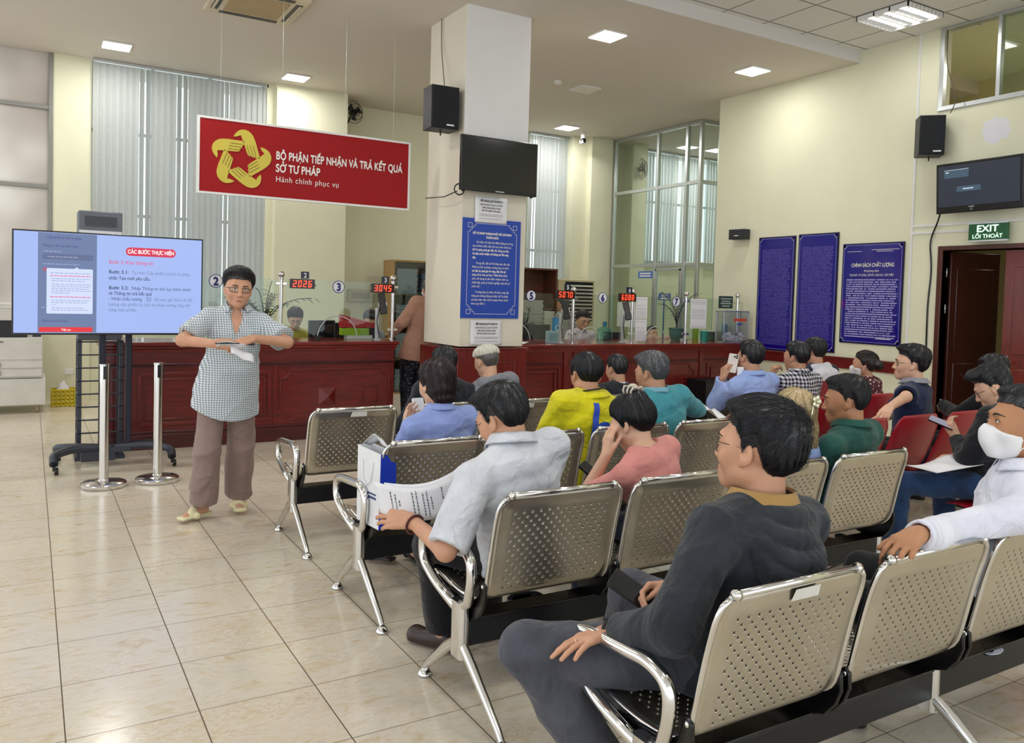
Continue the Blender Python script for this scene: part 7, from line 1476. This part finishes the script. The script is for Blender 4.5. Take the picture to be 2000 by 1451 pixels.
YEL = cloth('jacket_yellow', 'd9cf10', c2='e8df22', fold=.6)
c = person('man in bright yellow jacket with a blue letter on the back', (2.72, 3.80), yaw=-2, hip=(2.77, 3.82, .53), lean=9, side=2, s=.98, bw=1.12, h=.006, head=(-12, -16, 3), headc=(2.83, 3.88, 1.10), neckl=-.015, hs=1.04, rest=BY['B'],
  top=dict(name='jacket', m=YEL, o=.030, so=.030, amp=.008, ws=10, neck0=.03, nr=.012), bottom=dict(m=TR_D), shoes=dict(m=BLK), hair=hair(n=5000, top=.020, side=.014, back=.022, len=.075, r=.0010, crown=(0, -.07, .095)), hairm=hair_mat('hair_thinning', '101116', '2a2c34'), collar=dict(m=YEL, gap=30, r=.085, h=.035, flare=.015, z=.025))
MBLU = mat('print_cobalt', '1f47b8', .6, var=0); cb_ = np.array([2.815, 3.40, .775]); ux = c['u']; uz = c['S'] @ np.array([0, 0, 1]); dd = c['v']
lg = decal(c, 'letter', lambda a, b: cb_+ux*((.035+.045*b)*cos(2*pi*a))*1.0+uz*((.035+.045*b)*sin(2*pi*a)), 48, 4, MBLU, dd); decal(c, 'letter', lambda a, b: cb_+ux*(-.085+.035*a)+uz*(-.02+.20*b), 4, 16, MBLU, dd)
ch = mat('collar_trim_black', '15151a', .6, var=0); E = c['E']; mb = MB(); nd = nrm(c['T']((0, -.028, -.05))-c['C7']); uu = nrm(np.cross(c['S'] @ np.array([0, 1, 0]), nd)); vv = np.cross(nd, uu); c0 = c['C7']+nd*.045
mb.tube([c0+nd*.012+(uu*cos(radians(a))*.094+vv*sin(radians(a))*.098)-c['b0'] for a in range(185, 356, 10)], .005, 6); obj('piping', mb, ch, E, True)
TEAL = cloth('shirt_teal', '3d8f9e', c2='52a3b0'); GREY = hair_mat('hair_grey', '3a3c40', '8a8c90')
c = person('grey haired man in teal shirt looking to the left', (3.30, 3.80), yaw=0, hip=(3.43, 3.82, .53), lean=10, side=0, s=.97, bw=1.16, h=.006, head=(14, -12, 0), headc=(3.33, 3.88, 1.10), neckl=-.015, hs=1.04, rest=BY['B'], arms={1: dict(w=(3.96, 4.08, .80), hint=(.4, -.3, -1), d=(.4, .6, .1))}, top=dict(m=TEAL, o=.02, so=.022, amp=.004), bottom=dict(m=TR_N), shoes=dict(m=BLK),
  hair=hair(n=5000, top=.026, side=.012, back=.013, fringe=.012, r=.0010), hairm=GREY, collar=dict(m=cloth('collar_ice', '7fb2c6'), fold=False, gap=20, r=.068, h=.030))
flat_thing('printed_papers', lambda a, b: (4.02+.20*a+.10*b, 4.10+.22*b, .80-.07*a+.03*b+.02*sin(a*7)), 8, 6, M_PAPER, 'white papers held out right of the man in teal', 'papers')
# ---------------------------------------------------------------- bench A
DJ = cloth('jacket_black', '1b1e26', c2='262a33', fold=.6)
c = person('person with black hair in black hooded jacket on the first bench', (2.36, 4.92), hip=(2.42, 4.98, .52), lean=10, s=.93, bw=1.05, h=.007, head=(0, -14, 0), headc=(2.46, 5.03, 1.07), hs=1.02, rest=BY['A'], top=dict(name='hooded_jacket', m=DJ, o=.03, so=.026, amp=.007, extra=hood(.12, -.04, .05, .10)), bottom=dict(m=TR_D), shoes=dict(m=BLK), hair=hair(n=1600, r=.0015), arms={-1: dict(w=(2.2, 5.25, .62))}, collar=dict(m=cloth('collar_white', 'e2e2e4'), fold=False, r=.07, h=.02, z=.03))
GS = cloth('shirt_slate', '84878f', fold=.5); BLT = hair_mat('hair_bleached', 'b9b6a4', 'e2dfd2')
c = person('person with bleached blond hair and shaved grey sides in slate shirt', (2.80, 4.94), yaw=0, hip=(2.92, 4.98, .52), lean=10, side=-2, s=.93, bw=1.02, h=.007, head=(8, -14, -4), headc=(2.80, 5.04, 1.085), hs=1.02, rest=BY['A'], skin=SKIN_FAIR, top=dict(m=GS, o=.022, so=.022, amp=.006, extra=hood(.10, -.03, .035, .06)), bottom=dict(m=TR_D), shoes=dict(m=BLK), hair=hair(n=0, top=.012, side=.005, back=.007), hairm=hair_mat('hair_shaved', '4a4745', '6b6865'))
T, R_ = c['T'], c['HR']; core_ = [ell(T((0, -.010, .060)), np.array([.090, .112, .066])*c['hs'], 0, '+', R_)]
def fbl(P):
    q = (P-c['C']) @ R_; az = np.arctan2(q[:, 0], q[:, 1]+.03); return np.maximum(ev(core_, P)-.004*np.sin(az*17)-wob(q, 70, 2)*.003, .038-q[:, 2]+.10*np.clip(-q[:, 1]-.02, -1, 1)*-1*.2)
V, Q = mesh_sdf(fbl, c['C']-.2, c['C']+.2, .005); np_mesh('bleached_top', V-c['b0'], Q, BLT, c['E'])
c = person('person with short dark hair and white collar leaning beside the yellow jacket', (3.74, 4.94), yaw=0, hip=(3.92, 4.98, .50), lean=14, s=.88, bw=1.0, h=.007, head=(0, -12, 0), headc=(3.955, 5.02, 1.005), hs=1.03, rest=BY['A'], top=dict(name='jacket', m=DJ, o=.022, so=.02, amp=.006), bottom=dict(m=TR_D), shoes=dict(m=BLK), hair=hair(n=1400, r=.0015, top=.02, side=.006, back=.008), collar=dict(m=cloth('collar_white', 'e2e2e4'), fold=False, r=.068, h=.022, z=.036))
# ---------------------------------------------------------------- red seats
SB = cloth('shirt_pale_blue', '93ace6', c2='a3b8ec')
c = person('man in pale blue shirt holding a phone to his ear', (4.90, 4.46), yaw=-6, hip=(4.92, 4.46, .53), lean=6, side=1, s=.98, bw=1.08, h=.0065, head=(2, -4, 4), headc=(4.885, 4.52, 1.125), hs=1.04, arms={-1: dict(w=(4.70, 4.62, .95), wh=np.array([.15, .35, -1]), d=(.15, .02, 1), n=(-1, .2, 0), curl=(45, 40, 20), th=(15, 10)), 1: dict(w=(5.1, 4.8, .62))}, rest=4.31, top=dict(m=SB, o=.022, so=.024, amp=.006), bottom=dict(m=TR_N), shoes=dict(m=BLK), hair=hair(n=2000, top=.026, side=.012, back=.014, r=.0013), collar=dict(m=SB, r=.07, h=.034))
phone_ax((4.765, 4.585, 1.075), (.35, .12, .9), (.75, .6, -.2), 'white backed phone with three lenses held at the ear of the man in pale blue', cam=True, case=mat('phone_pearl', 'd8cfc8', .25), size=(.078, .155, .010))
e = empty('face_mask', (4.79, 4.56, 1.0), 0, 'white face mask dangling below the chin of the man in pale blue', 'face mask'); mb = MB(); mb.grid(lambda a, b: (-.02+.07*a, -.02-.03*sin(a*3), -.05+.10*b), 6, 6); obj('mask_cloth', mb, mat('mask_cloth', 'e9e9ec'), e, True, solid=.003)
CHK = gingham('shirt_black_check', 'e4e4ea', '8a8a94', '17171f', .030)
c = person('man in black and white checked shirt with his hand at his chin', (5.44, 4.46), yaw=-4, hip=(5.44, 4.46, .53), lean=8, side=1, s=.96, bw=1.05, h=.007, head=(10, -4, 0), headc=(5.42, 4.52, 1.12), hs=1.02, arms={-1: dict(w=(5.36, 4.72, .94), wh=np.array([.1, .3, -1]), d=(.0, -.3, 1), n=(-.8, .5, 0), curl=(60, 60, 30), th=(10, 10))}, rest=4.31, top=dict(m=CHK, o=.020, so=.020, amp=.005), bottom=dict(m=TR_D), shoes=dict(m=BLK), hair=hair(n=1600, top=.026, side=.012, back=.014, r=.0015), collar=dict(m=CHK, r=.068, h=.034))
NV = cloth('jacket_navy', '232a3e'); WH = cloth('hood_white', 'dcdde6', fold=.5)
c = person('person with tousled black hair wearing a white hood over a navy top', (6.72, 5.30), yaw=-12, hip=(6.72, 5.30, .53), lean=9, side=2, s=.98, bw=1.05, h=.008, head=(4, -5, 0), headc=(6.70, 5.36, 1.09), rest=5.19, hs=1.05, top=dict(name='jacket', m=NV, o=.02, so=.022), bottom=dict(m=TR_D), shoes=dict(m=BLK), hair=hair(n=1400, top=.03, mess=.4, r=.0018))
fh_ = hood(.19, -.11, .08, .12, .03)(c); bf = c['ft']; V, Q = mesh_sdf(lambda P: wrinkle(ev([p for p in fh_ if p[4] == '+'], P), P, .006, 12), c['C7']-.3, c['C7']+.3, .008); np_mesh('hood', V-c['b0'], Q, WH, c['E'])
POL = polka('blouse_polka', '4c1220', 'd9c6c6', 34)
c = person('woman in maroon dotted blouse with a low bun and white face mask', (6.32, 4.45), yaw=14, hip=(6.32, 4.45, .52), lean=8, side=2, s=.90, fem=True, h=.007, head=(12, -2, 0), headc=(6.28, 4.50, 1.045), rest=4.31, hs=1.06, mask=True, face=False, top=dict(name='blouse', m=POL, o=.02, so=.02), bottom=dict(m=TR_D), shoes=dict(m=BLK), hair=hair(n=1500, top=.018, side=.014, back=.016, extra=bunx((0, -.12, -.005), (.052, .040, .045)), r=.0015, crown=(0, -.10, .0), flow=(0, 0, 0)), hairm=hair_mat('hair_dark_brown', '17110f', '382c28'))
NAVY = cloth('polo_navy', '121f3d', c2='1b2c50')
c = person('man in navy polo with glasses stretching his arm along the red seats', (5.42, 3.55), yaw=18, hip=(5.50, 3.53, .53), lean=4, side=4, s=.98, bw=1.16, h=.006, head=(16, 2, 0), headc=(5.50, 3.56, 1.145), rest=3.395, skin=SKIN_FAIR, hs=1.06, arms={-1: dict(w=(4.86, 3.28, .895), wh=np.array([.6, -.25, .35]), d=(-.85, -.25, -.3), n=(-.3, -.3, 1), curl=(30, 30, 20)), 1: dict(w=(5.3, 3.85, .62))}, top=dict(name='polo_shirt', m=NAVY, sleeve='half', o=.018, so=.022, amp=.006), bottom=dict(m=TR_D), shoes=dict(m=BLK), hair=hair(n=2600, top=.032, side=.010, back=.010, fringe=.014, r=.0012, crown=(.02, -.06, .09)), glasses=dict(m=FRB, t=.0016, h=.016), collar=dict(m=cloth('collar_grey', '8e8f98'), r=.072, h=.034, gap=28, flare=.012))
RD = cloth('vest_red', 'b0201c')
c = person('person with black hair in black sleeves and red vest behind the phone user', (6.42, 3.50), yaw=10, hip=(6.42, 3.50, .52), lean=14, side=2, s=.96, bw=1.1, h=.008, head=(10, -18, 0), headc=(6.50, 3.52, 1.075), rest=3.395, hs=1.06, arms={-1: dict(w=(6.34, 3.82, .78), wh=np.array([-.5, -.2, -.6]), d=(.8, .5, -.2))}, top=dict(name='jacket', m=cloth('sleeve_black', '17181c'), o=.02, so=.024), bottom=dict(m=TR_D), shoes=dict(m=BLK), hair=hair(n=1200, r=.0018))
V, Q = mesh_sdf(lambda P: ev(c['torso'](.034), P), c['hip']-.4, c['C7']+.3, .009); np_mesh('vest', V-c['b0'], Q, RD, c['E'])
HB = cloth('hoodie_black', '14161b', c2='1f2229', fold=.6)
c = person('man in black jacket and blue jeans reading his phone', (4.93, 2.57), yaw=6, hip=(4.93, 2.58, .53), lean=16, side=0, s=.97, bw=1.08, h=.0055, head=(18, -30, -2), headc=(5.00, 2.70, 1.085), rest=2.47, skin=SKIN_FAIR, hs=1.05,
  legs={-1: dict(a=(4.50, 2.97, .10), k=(4.48, 2.94, .505), toe=(-.5, .8, 0)), 1: dict(a=(5.0, 2.95, .10))}, arms={-1: dict(w=(4.95, 2.88, .75), hint=(-.7, -.3, -1), d=(-.1, .5, .75), n=(-.7, .1, -.2), curl=(40, 40, 20), th=(5, 15)), 1: dict(w=(4.92, 2.86, .64), hint=(.6, -.3, -.8), d=(-.8, .4, 0))},
  top=dict(name='jacket', m=HB, o=.028, so=.024, amp=.008, extra=hood(.10, -.02, .03, .05)), bottom=dict(m=JEAN, o=.014, cuff=.055), shoes=dict(m=mat('shoe_grey', '8b8c92', .5)), hair=hair(n=2600, top=.034, side=.006, back=.006, fringe=.022, r=.0012, flow=(0, .8, 0), crown=(.0, -.085, .06)), glasses=dict(m=FRB, t=.0014, h=.017))
phone_ax((4.93, 2.965, .835), (-.35, .75, .30), (-.1, -.5, .8), 'phone held up by the man in jeans', size=(.075, .155, .009), m=emis('phone_screen_glow', (.30, .28, .36), .8))
flat_thing('printed_papers', lambda a, b: (4.40+.36*a+.04*b, 2.66+.22*b-.06*a, .625+.02*sin(a*5)*sin(b*4)+.03*a), 10, 8, M_PAPER, 'white papers lying on the lap of the man in jeans', 'papers', .003)
# masked man on the nearest bench
WS = cloth('shirt_white', 'dcdff0', c2='e8eaf6', fold=.5)
c = person('masked man in white shirt resting his arm along the nearest bench', (2.96, 1.60), yaw=34, hip=(2.98, 1.58, .53), lean=2, side=3, s=1.0, bw=1.10, h=.005, head=(16, 6, 4), headc=(2.885, 1.455, 1.165), rest=BY['D'], hs=1.04, mask=True, face=True, skin=SKIN_TAN,
  arms={-1: dict(w=(2.225, 1.395, .892), al=1.06, wh=np.array([.0, .5, -.35]), d=(-.95, -.18, -.10), n=(-.05, -.2, 1), curl=((35, 35, 20), (30, 35, 20), (28, 35, 20), (35, 35, 20)), th=(35, 10), spread=8), 1: dict(w=(2.84, 1.52, .86), wh=np.array([.6, .2, -.6]), d=(-.35, -.1, -.85), n=(-.7, -.6, .2), curl=(18, 22, 15), th=(20, 10))},
  top=dict(m=WS, o=.022, so=.018, amp=.007, ws=11), bottom=dict(m=TR_D), shoes=dict(m=BLK), hair=hair(n=2200, top=.022, side=.009, back=.01, fringe=.008, r=.0010, len=.05), collar=dict(m=WS, r=.072, h=.036, gap=26))
mb = MB(); E = c['E']
flat_thing('printed_papers', lambda a, b: (2.42+.42*a, 1.41+.12*b, .850-.05*b), 8, 4, M_PAPER, 'white papers under the forearm of the masked man', 'papers', .002)
# ---------------------------------------------------------------- people at the counter
c = person('person in peach jacket standing half hidden behind the pillar', (3.87, 8.62), yaw=0, hip=(3.87, 8.62, .90), lean=6, headc=(4.02, 8.66, 1.60), s=.98, h=.009, fem=True, face=False, legs={1: dict(a=(3.95, 8.62, .09), hint=(0, 1, 0)), -1: dict(a=(3.78, 8.62, .09), hint=(0, 1, 0))}, arms={-1: dict(w=(3.60, 8.78, 1.07), hint=(-.6, -.6, -.6), d=(0, 1, 0))}, top=dict(name='jacket', m=cloth('jacket_peach', 'b98c78', fold=.5), o=.035, so=.03, low=-.12, hem=-.14, hipx=.03), bottom=dict(m=polka('trousers_dotted', '171a28', '6a6e80', 30), o=.03, cuff=.06), shoes=dict(m=BLK), hair=hair(n=0), mask=True)
c = person('clerk in yellow top with chin length dark hair looking down', (2.70, 9.75), yaw=180, hip=(2.70, 9.75, .53), lean=18, s=.98, fem=True, h=.008, head=(-12, -26, 0), headc=(2.705, 9.56, 1.215), skin=SKIN_FAIR, top=dict(m=cloth('top_yellow', 'd8c64a'), o=.016), bottom=dict(m=TR_D), hair=hair(n=1500, top=.022, extra=bobx, cut=lambda T, R, s: [ell(T((0, .115, -.045)), np.array([.080, .08, .115])*s, 0, '+', R)], len=.10, r=.0016, mess=.05), hairm=hair_mat('hair_dark_brown', '17110f'))
c = person('dark haired clerk bent down behind the black monitor', (3.72, 9.95), yaw=180, hip=(3.72, 9.95, .53), lean=20, s=.98, h=.009, head=(0, -34, 0), headc=(3.70, 9.72, 1.20), top=dict(m=cloth('top_grey', '8d929c'), o=.016), bottom=dict(m=TR_D), hair=hair(n=1200, r=.002))
c = person('clerk in pale shirt and glasses behind the middle of the right counter', (6.86, 9.72), yaw=172, hip=(6.88, 9.72, .55), lean=18, side=-4, s=1.0, h=.007, head=(4, -14, -4), headc=(6.86, 9.52, 1.235), skin=SKIN, hs=1.08, top=dict(m=cloth('shirt_blush', 'cdbfc8'), o=.018, so=.02), bottom=dict(m=TR_D), hair=hair(n=1500, top=.03, side=.012, fringe=.014, r=.0016), glasses=dict(m=FRB, t=.0018), collar=dict(m=cloth('shirt_blush', 'cdbfc8')))
c = person('clerk resting chin on folded arms behind the arched opening', (8.02, 9.55), yaw=172, hip=(8.02, 9.62, .45), lean=26, s=.88, fem=True, h=.007, head=(6, -2, 3), headc=(7.97, 9.30, 1.07), skin=SKIN_FAIR, top=dict(m=cloth('sleeve_rose', 'c79c92'), o=.016), bottom=dict(m=TR_D), arms={1: dict(w=(8.02, 9.20, .96), hint=(1, 0, 0), d=(1, 0, 0)), -1: dict(w=(7.92, 9.18, .97), hint=(-1, 0, 0), d=(-1, 0, 0))}, hair=hair(n=1200, top=.012, side=.008, fringe=-.004, r=.0016), hairm=hair_mat('hair_ash', '3a3634', '6a6664'))
c = person('man in grey shirt standing with his back turned before the air cooler', (7.36, 10.7), yaw=25, hip=(7.36, 10.7, .84), lean=4, s=.93, h=.009, face=False, legs={1: dict(a=(7.44, 10.7, .09), hint=(0, 1, 0)), -1: dict(a=(7.28, 10.7, .09), hint=(0, 1, 0))}, arms={-1: dict(w=(7.14, 10.75, .8)), 1: dict(w=(7.58, 10.7, .8))}, top=dict(m=cloth('shirt_ash', '8e8d88'), o=.02, so=.02), bottom=dict(m=TR_D), shoes=dict(m=BLK), hair=hair(n=900, r=.002), skin=SKIN_TAN)
# papers on the seat between the near people
flat_thing('plastic_folder', lambda a, b: (2.56+.10*a+.02*b, 2.70+.18*b, .72-.20*a+.08*b), 6, 6, M_PAPER, 'white folder standing beside the woman in pink', 'papers', .003)
